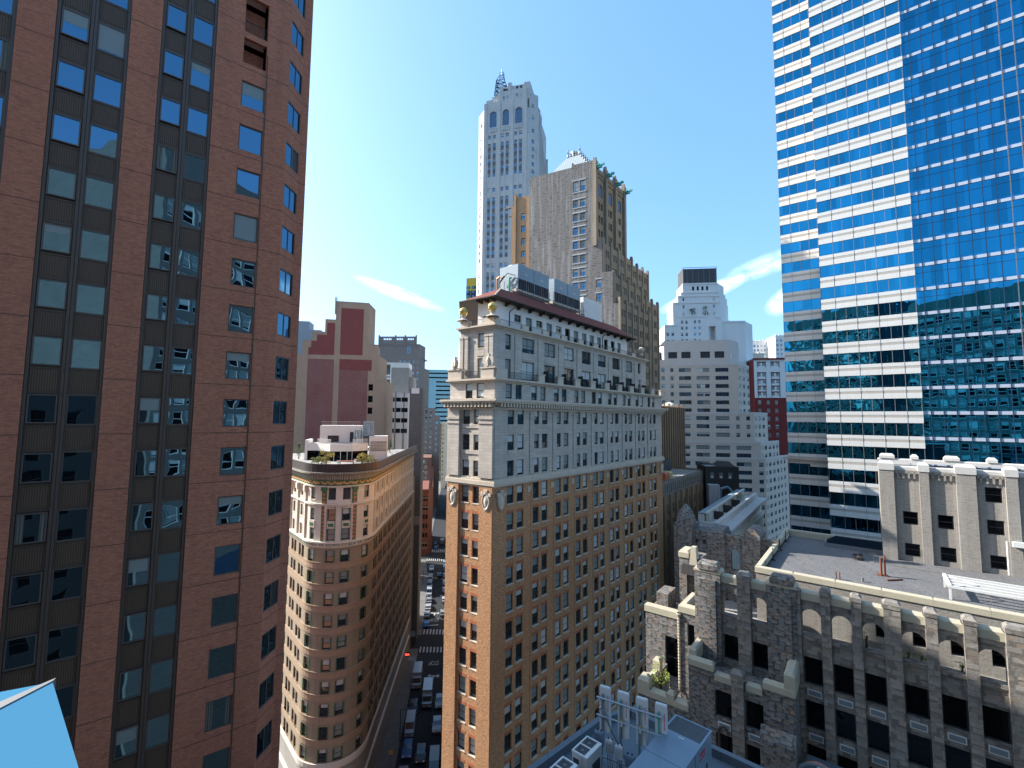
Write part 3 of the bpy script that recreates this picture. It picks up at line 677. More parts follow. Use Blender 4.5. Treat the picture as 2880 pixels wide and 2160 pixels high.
lb = Vector(L2.p(.2, -1, 0)); q.face([(lb.x, lb.y, 76.7), (*[lb.x - 2.5, lb.y + 26], 76.7), (*[lb.x - 2.5, lb.y + 26], 81.4), (lb.x, lb.y, 81.4)])
q.build('penthouse_wall', ['white_stucco'], m_root)
windows(m_root, br + st + at_ + up + dz)
# hipped tile roof with wide dark eaves
Re = MR(1.75); Le, LWe = ML(1.75, LW + .6); Rr = MR(5.6)
def P3(F, u, d, z): return F.p(u, d, z)
e0 = (*inset(1.75), 81.15); e1 = Re.p(44.5, 0, 81.15); e2 = Re.p(44.5, -13, 81.15); eL = Le.p(-.6, 0, 81.15); eL2 = (eL[0] - 1.9, eL[1] + 20, 81.15)
r0 = Rr.p(2.0, 0, 84.05); r1 = Rr.p(38.5, 0, 84.05); r2 = Rr.p(38.5, -5, 84.05); rL = (r0[0] - 1.6, r0[1] + 1.6, 84.05)
rt = MB(); rt.face([e0, e1, r1, r0]); rt.face([eL, e0, r0, rL]); rt.face([eL2, eL, rL, (rL[0] - .5, rL[1] + 14, 84.05)]); rt.face([e1, e2, r2, r1])
rt.face([r0, r1, r2, (rL[0] - .5, rL[1] + 14, 84.05), rL]); rt.build('tile_roof', ['roof_tile'], m_root)
q = MB(); q.tube(e0, r0, .13, 6); q.build('hip_ridge', 'trim_stone', m_root)
q = MB()
for a_, c_ in ((e0, e1), (eL, e0), (eL2, eL), (e1, e2)): q.tube(a_, c_, .12, 5)
q.face([(p[0], p[1], 81.08) for p in (eL, e0, e1, e2, eL2)])
q.build('eave', 'dark_wood', m_root)
for k in range(15):
    u = 2.6 + 2.78 * k; q = MB(); q.box(R2, u - .16, u + .16, 0, .5, 80.55, 81.05); q.box(R2, u - .13, u + .13, .5, 1.25, 80.75, 81.05); q.build('eave_bracket', 'dark_wood', m_root)
for k in range(3):
    u = 1.0 + 1.2 * k; q = MB(); q.box(L2, u - .14, u + .14, 0, 1.2, 80.7, 81.05); q.build('eave_bracket', 'dark_wood', m_root)
q = MB(); q.path([R2.p(4.6, 1.1, 81.0), R2.p(3.7, .5, 80.3), R2.p(3.5, .08, 79.9), R2.p(3.5, .08, 77)], .07); q.path([R2.p(32.6, 1.1, 81.0), R2.p(31.3, .3, 80.4), R2.p(31.2, .08, 80), R2.p(31.2, .08, 77)], .07)
q.build('downpipe', 'dark_wood', m_root)
# golden globe finials
Lb, Wb = ML(.9)
for i, (F, u, lab) in enumerate(((Lb, Wb - .55, 'gold globe on a turned stone pedestal at the right corner of the penthouse terrace'), (Lb, .75, 'gold globe on a turned stone pedestal at the far left corner of the penthouse terrace'))):
    P_ = F.p(u, -.15, 77.95); t_ = thing('globe_finial', lab, 'finial', P_, 'gold globes on the terrace corners')
    q = MB(); q.lathe(P_, [(.95, 0), (.85, .12), (.42, .28), (.3, .42), (.28, .6), (.42, .7), (.42, .78), (.1, .8)], 16); q.build('pedestal', 'trim_stone', t_)
    q = MB(); q.ball((P_[0], P_[1], P_[2] + 1.38), .64, 18); q.build('globe', 'gold', t_)
    q = MB()
    for z in (1.38,): q.lathe((P_[0], P_[1], P_[2] + z), [(.655, -.03), (.655, .03)], 18)
    q.box(F, u - .015, u + .015, .49, .52, P_[2] + .75, P_[2] + 1.38); q.build('band', 'dark_frame', t_)
P_ = R1.p(46.6, -.2, 77.75); t_ = thing('globe_finial', 'pale stone urn finial at the far right end of the terrace rail', 'finial', P_)
q = MB(); q.lathe(P_, [(.6, 0), (.3, .3), (.3, .6), (.55, .8)], 12); q.build('pedestal', 'trim_stone', t_); q = MB(); q.ball((P_[0], P_[1], P_[2] + 1.3), .6); q.build('globe', 'trim_stone', t_)
# cooling towers on the roof
R4 = MR(6.0)
for k, (u0, u1, cells, lab) in enumerate(((6.2, 14.75, 2, 'long grey-blue cooling tower unit on the tiled roof, nearer of the two'), (16.4, 25.05, 2, 'long grey-blue cooling tower unit on the tiled roof, farther of the two'))):
    t_ = thing('cooling_tower', lab, 'cooling tower', R4.p(u0, 0, 84.4), 'cooling towers on the tiled roof')
    D_ = 4.0; q = MB(); q.box(R4, u0, u1, -D_, 0, 86.95, 89.35); q.box(R4, u0, u0 + .15, -D_, 0, 85.1, 86.95); q.box(R4, u1 - .15, u1, -D_, 0, 85.1, 86.95)
    q.box(R4, (u0 + u1) / 2 - .05, (u0 + u1) / 2 + .05, -.02, .06, 85.1, 89.4); q.build('casing', ['galv_blue'], t_)
    q = MB(); q.box(R4, u0 + .2, u1 - .2, -D_ + .2, -.15, 85.3, 86.9); q.build('fill', ['dark_louvre'], t_)
    q = MB(); nn = 16
    for j in range(nn + 1):
        u = u0 + .1 + (u1 - u0 - .2) * j / nn; q.box(R4, u - (.07 if j % 4 == 0 else .03), u + (.07 if j % 4 == 0 else .03), -.12, .03, 85.2, 86.95)
    for j in range(5):
        q.box(R4, u0 - .02, u0 + .06, -D_ + j * .95, -D_ + j * .95 + .12, 85.2, 86.95)
    q.build('louvre_frame', 'grey_metal', t_)
    q = MB(); q.box(R4, u0 - .2, u1 + .2, -D_, .15, 84.75, 85.15); q.build('basin', 'trim_stone', t_)
    for c_ in (.25, .75):
        cc = R4.p(u0 + (u1 - u0) * c_, -2, 89.35); q = MB(); q.lathe(cc, [(1.75, 0), (1.65, .35), (1.55, .35), (1.5, .05), (.01, .05)], 20); q.build('fan_stack', 'galv_blue', t_)
        q = MB(); x = u0 + (u1 - u0) * c_; q.box(R4, x - .35, x + .35, 0, .03, 88.0, 88.12); q.box(R4, x - .35, x - .27, 0, .03, 87.75, 88.1); q.box(R4, x + .27, x + .35, 0, .03, 87.75, 88.1); q.box(R4, x - .18, x + .18, 0, .03, 87.72, 87.82); q.build('emblem', 'white_frame', t_)
    q = MB()
    for j in range(6): u = u0 + (u1 - u0) * j / 5; q.box(R4, u - .06, u + .06, -.2, -.08, 84.0, 84.8)
    q.build('stand', 'grey_metal', t_)
q = MB(); q.box(R4, 4.0, 26, -.4, -.15, 84.1, 84.35); q.path([R4.p(4, .4, 84.3), R4.p(26, .4, 84.3)], .1); q.path([R4.p(4, .4, 85.0), R4.p(26, .4, 85.0)], .04)
for j in range(16): q.tube(R4.p(4 + j * 1.45, .4, 84), R4.p(4 + j * 1.45, .4, 85.9 if j % 3 == 0 else 85.0), .04)
q.build('roof_pipework', 'grey_metal', m_root)
q = MB(); q.box(R4, 26.3, 33.4, -3.5, 0, 84.0, 88.1); q.build('stair_bulkhead', ['white_render'], m_root)
L4 = R4.sub(6.0, 0, 85)   # pipes at the end of the first tower
q = MB(); q.path([R4.p(5.4, -.4, 84.3), R4.p(5.4, -3.6, 84.3), R4.p(5.4, -3.9, 84.4), R4.p(5.4, -3.9, 87.3), R4.p(5.4, -3.4, 87.6), R4.p(5.4, -2.8, 87.3)], .13, 8)
q.build('copper_pipe', 'copper_pipe', m_root)
q = MB(); q.path([R4.p(5.5, -1.2, 84.3), R4.p(5.5, -1.2, 87.0), R4.p(5.9, -1.2, 87.1)], .15, 8); q.build('green_pipe', 'green_pipe', m_root)
q = MB(); q.path([R4.p(5.7, -.2, 87.3), R4.p(5.7, -1.9, 88.0), R4.p(5.7, -3.6, 86.6)], .09, 6); q.path([R4.p(5.4, -2.3, 87.6), R4.p(5.4, -3.4, 86.6)], .09); q.tube(R4.p(5.4, -.2, 84), R4.p(5.4, -.2, 85.8), .06); q.build('grey_pipe', 'grey_metal', m_root)
# ============================================================ B : rounded building with the coloured crown
BC = Vector((-29.0, 79.1)); BR = 5.4; BFN = 162.5
def bdir(a): return Vector((math.sin(rad(a)), math.cos(rad(a))))
aL, aR = BFN + 66.5, BFN - 76.5
Lh, Rh = 139.0, aR - 90      # headings, left to right, of the two long sides
def bfoot(off, LL=34, RLn=46):
    p = [BC + bdir(aL) * (BR + off) - bdir(Lh) * LL]
    k = 0
    while k <= 18: a = aL + (aR - aL) * k / 18; p.append(BC + bdir(a) * (BR + off)); k += 1
    p.append(BC + bdir(aR) * (BR + off) + bdir(Rh) * RLn)
    return [(q.x, q.y) for q in p]
def bfoot2(o1, **k):   # closed with a straight back
    return bfoot(o1, **k)
b_root = thing('flatiron_block', 'rounded flatiron building with a coloured terracotta crown and belted buff shaft', 'building', (BC.x, BC.y, 0))
rel = [66.5, 57, 43, 30.5, 19.5, 5.5, -4.5, -18.5, -30.5, -43, -57, -67, -76.5]
fac = []
for a, c_ in zip(rel, rel[1:]):
    p, q = BC + bdir(BFN + a) * BR, BC + bdir(BFN + c_) * BR; h = math.degrees(math.atan2(q.x - p.x, q.y - p.y)); fac.append((Fr((p.x, p.y), h), (q - p).length))
BLf = Fr(tuple(BC + bdir(aL) * BR - bdir(Lh) * 34), Lh); BRf = Fr(tuple(BC + bdir(aR) * BR), Rh)
brow = [42.96 - 3.31 * k for k in range(10)]; crow = [(50.8, 52.7), (47.5, 49.4), (44.45, 46.3)]
bi = []
for k in (1, 4, 6, 9):
    F, W = fac[k]
    for z in brow: bi.append((F, .06, W - .06, z - 1.85, z, .25, 'beaver'))
    for z0, z1 in crow: bi.append((F, .06, W - .06, z0, z1, .25, 'beaver' if z0 < 50 or k in (1, 9) else 'louvre'))
for j in range(11):
    for du in (0, 1.55):
        for z in brow: bi.append((BRf, 1.3 + 4.1 * j + du, 2.5 + 4.1 * j + du, z - 1.85, z, .25, 'beaver'))
        for z0, z1 in crow: bi.append((BRf, 1.3 + 4.1 * j + du, 2.5 + 4.1 * j + du, z0, z1, .25, 'beaver'))
for j in range(8):
    for du in (0, 1.55):
        for z in brow: bi.append((BLf, 34 - 3.9 - 4.1 * j + du, 34 - 2.7 - 4.1 * j + du, z - 1.85, z, .25, 'beaver'))
        for z0, z1 in crow: bi.append((BLf, 34 - 3.9 - 4.1 * j + du, 34 - 2.7 - 4.1 * j + du, z0, z1, .25, 'beaver'))
q = MB(); q2 = MB()
for F, W in fac + [(BLf, 34), (BRf, 46)]:
    hs = [(i[1], i[2], i[3], i[4]) for i in bi if i[0] is F]
    q.wall(F, 0, W, 11.2, 43.6, hs, .28); q2.wall(F, 0, W, 43.6, 55, hs, .28)
for i in bi:
    if i[3] < 43 and any(i[0] is f[0] for f in fac): q.box(i[0], i[1] - .16, i[1] - .02, -.02, .05, i[3], i[4], 1); q.box(i[0], i[2] + .02, i[2] + .16, -.02, .05, i[3], i[4], 1)
for j in range(12):
    u = .5 + 4.1 * j; q2.box(BRf, u, u + .5, 0, .22, 44.4, 52.8)
    if j < 8: q2.box(BLf, 34 - 1.1 - 4.1 * j, 34 - .6 - 4.1 * j, 0, .3, 44.4, 52.8); q2.box(BLf, 34 - 1.25 - 4.1 * j, 34 - .45 - 4.1 * j, 0, .55, 51.9, 52.8)
q.build('shaft_wall', ['buff_shaft', 'terra_green'], b_root); q2.build('crown_wall', ['cream_terra'], b_root)
q = MB(); q.prism(bfoot(-.0), 0, 11.2); q.build('base_wall', ['grey_concrete'], b_root)
q = MB(); q.prism(bfoot(-.6), 11.3, 54.9); q.build('core', 'dark_frame', b_root)
for z in brow:
    q = MB(); q.prism(bfoot(.10), z - 1.85 - 1.0, z - 1.85 - .08); q.prism(bfoot(.17), z - 1.85 - .12, z - 1.85 + .01); q.build('belt_course', 'belt_shaft', b_root)
q = MB(); q.prism(bfoot(.35), 10.6, 11.3); q.prism(bfoot(.2), 10.2, 10.6); q.prism(bfoot(.3), 6.2, 6.7); q.build('base_cornice', 'cream_terra', b_root)
q = MB(); q.prism(bfoot(.12), 43.35, 43.6); q.prism(bfoot(.5), 44.1, 44.35); q.prism(bfoot(.3), 43.6, 44.1); q.prism(bfoot(.2), 49.85, 50.0); q.prism(bfoot(.35), 50.0, 50.25); q.prism(bfoot(.25), 52.85, 53.05)
q.build('string_course', 'cream_terra', b_root)
q = MB()
for F, W in [f for f in fac] + [(BRf, 46), (BLf, 34)]:
    u = .05
    while u < W - .3:
        q.box(F, u, u + .36, .33, .36, 43.7, 43.76); q.box(F, u, u + .06, .33, .36, 43.76, 44.0); q.box(F, u + .06, u + .3, .33, .36, 43.96, 44.02); q.box(F, u + .22, u + .28, .33, .36, 43.84, 43.96); u += .48
q.build('key_pattern', 'terra_green', b_root)
q = MB(); q.prism(bfoot(.12), 53.05, 53.95); q.build('frieze', 'terra_green', b_root)
r_ = MB()
for F, W in fac + [(BRf, 46), (BLf, 34)]:
    u = .1; q = MB()
    while u < W - .2:
        for j in range(6):
            x0 = u + j * .16; zz = 53.75 - .38 * math.sin(math.pi * (j + .5) / 6)
            q.box(F, x0, x0 + .16, .12, .3, zz - .1, zz + .1)
        if W < 3: pass
        cx = u + .02; r_.box(F, cx - .12, cx + .12, .13, .28, 53.35, 53.65); u += 1.0
    if q.f: q.build('festoon', 'terra_gold', b_root)
r_.build('rosette', 'terra_red', b_root)
q = MB(); q.prism(bfoot(.3), 53.95, 54.15); q.prism(bfoot(.6), 54.15, 54.8); q.prism(bfoot(1.0), 54.8, 55.0); q.prism(bfoot(1.35), 55.0, 55.25); q.build('main_cornice', ['cornice_grey'], b_root)
q = MB(); q.prism(bfoot(1.0), 55.25, 55.35); 
fo, fi_ = bfoot(.95), bfoot(.6)
for k in range(len(fo) - 1):
    a, c_, d, e = fo[k], fo[k + 1], fi_[k + 1], fi_[k]
    q.hexa([(a[0], a[1], 55.3), (c_[0], c_[1], 55.3), (d[0], d[1], 55.3), (e[0], e[1], 55.3), (a[0], a[1], 56.55), (c_[0], c_[1], 56.55), (d[0], d[1], 56.55), (e[0], e[1], 56.55)])
q.build('lead_parapet', ['roof_lead'], b_root)
q = MB(); q.prism(bfoot(.5), 55.36, 55.6); q.build('roof_terrace', 'grey_concrete', b_root)
for a in (25, -24.5):     # patterned piers either side of the middle bay
    p = BC + bdir(BFN + a) * (BR - .03); F = Fr((p.x, p.y), BFN + a - 90); q = MB(); q.box(F, -.36, .36, 0, .2, 44.4, 52.3); q.box(F, -.42, .42, 0, .5, 52.3, 52.85)
    q.build('green_pier', 'terra_green', b_root); r_ = MB()
    z = 44.9; k = 0
    while z < 52:
        if k % 2: r_.box(F, -.2, .2, .2, .25, z - .15, z + .15)
        else:
            for j in range(8):
                a0, a1 = math.pi * j / 4, math.pi * (j + 1) / 4
                r_.face([F.p(.24 * math.cos(a0), .24, z + .24 * math.sin(a0)), F.p(.24 * math.cos(a1), .24, z + .24 * math.sin(a1)), F.p(0, .27, z)])
        z += .62; k += 1
    r_.build('terracotta_boss', 'terra_red', b_root)
for k_, (fa, fb) in enumerate(((fac[4], fac[6]),)):      # pink frames with red studs round the middle bay
    q = MB(); r_ = MB()
    pL, pR = Vector(fa[0].p(-.32, .16, 0)).xy, Vector(fb[0].p(fb[1] + .32, .16, 0)).xy
    h_ = math.degrees(math.atan2(pR.x - pL.x, pR.y - pL.y)); F = Fr(tuple(pL), h_); L_ = (pR - pL).length
    for u0, u1, z0, z1 in ((-.05, .28, 44.4, 49.85), (L_ - .28, L_ + .05, 44.4, 49.85), (.28, L_ - .28, 49.5, 49.85), (L_ / 2 - .2, L_ / 2 + .2, 44.4, 49.5)): q.box(F, u0, u1, -.25, .1, z0, z1)
    for j in range(11):
        for u in (.11, L_ - .11): r_.box(F, u - .06, u + .06, .1, .13, 44.7 + .46 * j, 44.82 + .46 * j)
    for j in range(7): r_.box(F, .5 + j * .42, .62 + j * .42, .1, .13, 49.62, 49.74)
    q.build('bay_frame', 'pink_panel', b_root); r_.build('stud', 'terra_red', b_root)
q = MB(); F, W = fac[4]; Fm, Wm = fac[6]
for F, W in (fac[4], fac[6], fac[1], fac[9]):
    q.box(F, 0, W, .02, .12, 46.42, 47.4); 
q.build('spandrel', 'cream_terra', b_root)
q = MB()
for F, W in (fac[4], fac[6], fac[1], fac[9]): q.box(F, W / 2 - .42, W / 2 + .42, .12, .15, 46.65, 47.15)
for F, W in (fac[4], fac[6]):
    for x in (.0, W - .06): q.box(F, x, x + .06, .0, .16, 44.4, 49.7)
q.build('green_inset', 'terra_green', b_root)
windows(b_root, bi)
plain('dark_panel_metal', (.10, .105, .12), .5); plain('rust', (.16, .05, .028), .8, 0, .3, 6)
# ============================================================ T : tall limestone tower
T = Fr((-13.44, 210), 105.5)
t_root = thing('limestone_tower', 'tallest pale limestone tower with arched top windows and chamfered corners', 'building', (*T.P, 0))
ti = []
cols = [(.85, 2.3), (3.3, 4.75), (7.35, 8.75), (9.8, 11.25), (13.85, 15.3), (16.3, 17.75)]
def tz(y): return 196 - (y - 700) * .0766
strip_z = [(tz(925), 196.0), (tz(1440), tz(1050)), (tz(1900), tz(1525))]
def trows(): 
    r = []
    for a, c_ in strip_z:
        z = c_ - 2.1
        while z > a: r.append(z); z -= 3.72
    return r
TR = trows(); singles = [tz(655) - 2.0 + .6, tz(1018), tz(1500)]
for u0, u1 in cols:
    for z in TR + singles: ti.append((T, u0, u1, z, z + 1.9, .35, 'tower'))
arches = [(1.5, 5.0), (7.95, 11.25), (14.3, 17.8)]
CR = T.sub(20.3, 0, -45); CLf = T.sub(-1.3, 0, 45); CLf = CLf.sub(-6.0, 0, 0); SR = CR.sub(6.6, 0, -45); SL = CLf.sub(0, 0, 45).sub(-22, 0, 0)
for z in [196 - 3.72 * k - 2 for k in range(24)] + [199.3, 206, 212]:
    ti.append((CR, 2.4, 3.8, z, z + 1.9, .3, 'tower')); ti.append((CLf, 2.2, 3.6, z, z + 1.9, .3, 'tower'))
for j in range(5):
    for z in [196 - 3.72 * k - 2 for k in range(20)]: ti.append((SR, 1.5 + 4.0 * j, 2.9 + 4.0 * j, z, z + 1.9, .3, 'tower'))
ah = [(a, c_, 203.9, 211.9) for a, c_ in arches]
q = MB()
q.wall(T, -1.3, 20.3, 0, 216.3, hl(T, ti) + ah, .5)
q.wall(CR, 0, 6.6, 0, 211, hl(CR, ti), .35); q.wall(CLf, 0, 6.0, 0, 213.5, hl(CLf, ti), .35)
q.wall(SR, 0, 22, 0, 188, hl(SR, ti), .3); q.wall(SL, 0, 22, 0, 200, [], .3)
bk = Vector(SR.p(22, 0, 0)); bl = Vector(SL.p(0, 0, 0)); q.face([(bk.x, bk.y, 0), (bl.x, bl.y, 0), (bl.x, bl.y, 200), (bk.x, bk.y, 200)])
for a, c_ in arches:    # spandrels that round the arch heads
    m_ = (a + c_) / 2; r_ = (c_ - a) / 2; n_ = 10; zc = 211.9 - r_
    for k in range(n_):
        a0, a1 = math.pi * k / n_, math.pi * (k + 1) / n_
        p0, p1 = (m_ - r_ * math.cos(a0), zc + r_ * math.sin(a0)), (m_ - r_ * math.cos(a1), zc + r_ * math.sin(a1))
        q.face([T.p(p0[0], -.02, p0[1]), T.p(p1[0], -.02, p1[1]), T.p(p1[0], -.02, 211.92), T.p(p0[0], -.02, 211.92)])
        q.face([T.p(p0[0], -.02, p0[1]), T.p(p1[0], -.02, p1[1]), T.p(p1[0], -.6, p1[1]), T.p(p0[0], -.6, p0[1])])
for u in (-1.3, 5.6, 12.1, 18.6):    # broad flat piers
    q.box(T, u, u + 1.4, 0, .25, 100, 216.3)
for u in (2.6, 9.1, 15.6): q.box(T, u, u + .35, 0, .12, 100, 203)
for j in range(12): q.box(SR, .2 + 1.9 * j, .7 + 1.9 * j, 0, .35, 100, 190 + (11 - j) * 1.1 if j < 10 else 188)
for k in range(3):      # carved aprons below the arches
    for j in range(4): q.taper(T, arches[k][0] + .1 + j * .85, arches[k][0] + .75 + j * .85, 0, .35, 201.3, 203.7, .2, .1)
oct_ = lambda s: [tuple(Vector(F.p(u, -s, 0)).xy) for F, u in ((T, -1.3 + s * .4), (T, 20.3 - s * .4), (SR, s * .4), (SR, 22), (SL, 0), (CLf, s * .4))]
q.prism(oct_(.6), 0, 188); q.prism(oct_(1.0), 188, 212)
q.build('shaft', ['limestone'], t_root)
q = MB()   # stepped crown
q.box(T, 5.8, 19.8, -14, -.4, 212, 221.5); q.box(T, 6.4, 19.2, -13, -.9, 221.5, 223.7); q.box(T, 18.2, 21.2, -13, -1.0, 216, 224.6); q.box(T, 10.5, 12.2, -3, -.3, 216, 225.3)
q.box(T, 6.3, 8.0, -3, -.35, 216, 224.2); q.taper(T, -.9, 3.2, -5, -.6, 213, 218.6, .3, .3); q.box(T, 1.6, 4.8, -9, -3, 213, 221.6); q.box(T, 3, 6.4, -9, -4, 213, 223)
q.box(SR, 1, 9, -9, -.5, 200, 214); q.box(SR, 2, 13, -9, -.7, 185, 206); q.box(SR, 3, 17, -9, -.9, 185, 197); q.box(CR, 1.2, 6, -3, -.3, 210, 217.5); q.box(CR, 2.5, 6.5, -4, -.8, 210, 219.5)
for k in range(9): q.box(SR, 1.2 + 1.8 * k, 1.9 + 1.8 * k, -1, .1 - .5 * (k > 4), 185, 213 - 2.7 * k)
q.build('crown', ['limestone'], t_root)
ci = [(T.sub(0, -.4), 7.9, 8.9, 217.4, 218.9, .0, 'tower'), (T.sub(0, -.4), 10.0, 11.0, 217.6, 219.1, 0, 'tower'), (T.sub(0, -.4), 14.4, 15.4, 217.8, 219.2, 0, 'tower'), (T.sub(0, -.4), 16.4, 17.4, 217.9, 219.0, 0, 'tower')]
q = MB()
for u in (14.3, 16.3): q.box(T.sub(0, -.9), u, u + 1.1, -.02, .05, 222.0, 223.2)
q.box(T.sub(0, -.9), 7.9, 10.2, -.02, .05, 221.7, 222.9); q.build('crown_opening', 'dark_frame', t_root)
windows(t_root, ti + [(i[0], i[1], i[2], i[3], i[4], -.06, i[6]) for i in ci])
q = MB()
for u0, u1 in cols:
    for a, c_ in strip_z:
        z = c_ - 2.1
        while z - 1.7 > a: q.box(T, u0, u1, .0, .02, z - 1.75, z - .03); z -= 3.72
q.build('spandrel', 'dark_panel_metal', t_root)['kind'] = 'stuff'
for a, c_ in arches:
    for pn, mt, b_ in wtemplate('arch', c_ - a, 8.0, 0)[:1]:
        f = T.sub(a, -.45); q = MB()
        for x, y, z in []: pass
        q.box(f, 0, c_ - a, -.1, -.05, 203.9, 211.9, 1)
        for k in range(1, 4): x = (c_ - a) * k / 4; q.box(f, x - .1, x + .1, -.05, .04, 203.9, 211.9)
        for k in range(1, 7): z = 203.9 + 8 * k / 7; q.box(f, 0, c_ - a, -.05, .02, z - .1, z + .1)
        q.build('arched_window', ['grey_metal', 'sky_glass'], t_root)
# lattice mast
q = MB(); base = [(3.2, -6.5), (10.8, -6.5), (10.8, -1.5), (3.2, -1.5)]; top = [(3.9, -5.0), (7.6, -5.0), (7.6, -2.5), (3.9, -2.5)]
def lerp(a, c_, t): return tuple(a[i] + (c_[i] - a[i]) * t for i in range(2))
lv = [221.0, 223.2, 225.4, 227.6, 229.6]; pts = [[(*T.p(*lerp(b_, t_, k / 4), 0)[:2], z) for b_, t_ in zip(base, top)] for k, z in enumerate(lv)]
for a, c_ in zip(pts, pts[1:]):
    for k in range(4): q.tube(a[k], c_[k], .22, 4); q.tube(a[k], c_[(k + 1) % 4], .13, 4); q.tube(a[(k + 1) % 4], c_[k], .13, 4); q.tube(c_[k], c_[(k + 1) % 4], .16, 4)
up_ = [(*T.p(u, d, 0)[:2], 232) for u, d in ((5.2, -4.5), (7.2, -4.5), (7.2, -3), (5.2, -3))]
for k in range(4): q.tube(pts[-1][k], up_[k], .18, 4); q.tube(up_[k], up_[(k + 1) % 4], .16, 4); q.tube((*up_[k][:2], 233.6), (*up_[(k + 1) % 4][:2], 233.6), .1, 4); q.tube(up_[k], (*up_[k][:2], 233.6), .12, 4)
q.tube(T.p(6.2, -3.7, 232), T.p(6.2, -3.7, 236), .25, 5)
MATS.setdefault('mast_blue', None); plain('mast_blue', (.035, .09, .16), .5); q.build('lattice_mast', 'mast_blue', t_root)
# ============================================================ G : brick tower with gargoyles
G = Fr((21.664, 118), 117); G0 = G.sub(-19.2, 0)
g_root = thing('gargoyle_tower', 'weathered brick tower with gargoyles and buttressed setbacks behind the tiled penthouse', 'building', (*G.P, 0))
gi = []
for z0, z1 in ((126.1, 129.1), (121.7, 123.8), (117.85, 119.95), (114.0, 116.05), (110.1, 112.15), (106.2, 108.25), (102.4, 104.5), (98.6, 100.7), (94.8, 96.9), (91, 93.1)):
    gi += [(G0, 13.2, 14.55, z0, z1, .3, 'multi'), (G0, 15.2, 16.6, z0, z1, .3, 'multi')]
for z0 in (98.77, 95.0, 91.2, 87.4): gi.append((G0, 19.6, 20.95, z0, z0 + 2.05, .3, 'multi'))
# tiers: (u1, z0, z1, depth)
GS = G.sub(0, 0, 38.5 - 117)
q = MB(); q.wall(G0, 0, 19.2, 0, 133.4, hl(G0, gi), .35); q.wall(G0, 19.2, 21.2, 0, 110.9, hl(G0, gi), .35); q.wall(G0, 21.2, 24.0, 0, 102.6, [], .35); q.wall(G0, 24, 25.7, 0, 94.0, [], .35)
q.face([G0.p(19.2, 0, 110.9), G0.p(21.2, 0, 110.9), G0.p(21.2, -3, 111.4), G0.p(19.2, -3, 111.4)]); q.face([G0.p(21.2, 0, 102.6), G0.p(24, 0, 102.6), G0.p(24, -3, 103), G0.p(21.2, -3, 103)])
gl = G0.sub(0, 0, 90).sub(-14, 0, 0); q.wall(gl, 0, 14, 0, 133.4, [], .3)
for z0, z1 in [(i[3], i[4]) for i in gi if i[1] == 13.2]: q.box(G0, 12.9, 16.9, 0, .06, z1 + .12, z1 + .45, 1); q.box(G0, 12.9, 16.9, 0, .08, z0 - .3, z0 - .08, 1)
for z0, z1 in [(i[3], i[4]) for i in gi if i[1] == 19.6]: q.box(G0, 19.3, 21.2, 0, .06, z1 + .12, z1 + .4, 1)
q.build('front_wall', ['rubble_brick', 'limestone'], g_root)
q = MB(); q.box(G0, .2, 13.1, -9, -.3, 133.2, 133.6); q.box(G0, 13.1, 19.2, -.6, 0.02, 133.2, 134.0); q.box(G0, 12.8, 13.2, -9, .02, 133.2, 134.6); q.build('parapet', ['rubble_brick'], g_root)
# side: arcade bays and stepped wings
sd_ = []
for k in range(3):
    u = 1.9 + 5.7 * k
    for z in (121.2, 117.4, 113.5): sd_.append((GS, u + .1, u + 1.2, z, z + 2.0, .5, 'multi')); sd_.append((GS, u + 1.7, u + 2.8, z, z + 2.0, .5, 'multi'))
q = MB(); q.wall(GS, 0, 18.6, 88, 132.2, hl(GS, sd_), .5)
for k in range(4): q.box(GS, -.5 + 5.95 * k, .75 + 5.95 * k, -.3, .75, 110 - 2 * (k % 2), 133.6); q.box(GS, -.2 + 5.95 * k, .45 + 5.95 * k, -.3, .5, 133.6, 134.6)
for k in range(3):
    u = 1.0 + 5.95 * k; q.box(GS, u, u + 4.6, 0, .25, 130.0, 132.4); 
    for j in range(6): q.box(GS, u + .1 + j * .76, u + .5 + j * .76, .25, .4, 130.6, 131.4)
q.build('side_wall', ['gothic_stone'], g_root)
for k in range(3):
    u = 2.1 + 5.95 * k; q = MB(); n_ = 10
    pts_ = [(u, 125.0), (u + 2.2, 125.0)] + [(u + 1.1 + 1.1 * math.cos(math.pi * j / n_), 127.3 + 1.1 * math.sin(math.pi * j / n_)) for j in range(n_ + 1)]
    q.face([GS.p(a, .04, c_) for a, c_ in [pts_[0], pts_[1]] + pts_[2:]], 1)
    for j in range(n_):
        a0, a1 = pts_[2 + j], pts_[3 + j]; q.tube(GS.p(a0[0], .1, a0[1]), GS.p(a1[0], .1, a1[1]), .16, 5)
    q.tube(GS.p(u, .1, 124.9), GS.p(u, .1, 127.3), .16, 5); q.tube(GS.p(u + 2.2, .1, 124.9), GS.p(u + 2.2, .1, 127.3), .16, 5); q.tube(GS.p(u + 1.1, .08, 125), GS.p(u + 1.1, .08, 128.3), .08, 4)
    q.build('arched_window', ['gothic_stone', 'sky_glass'], g_root)
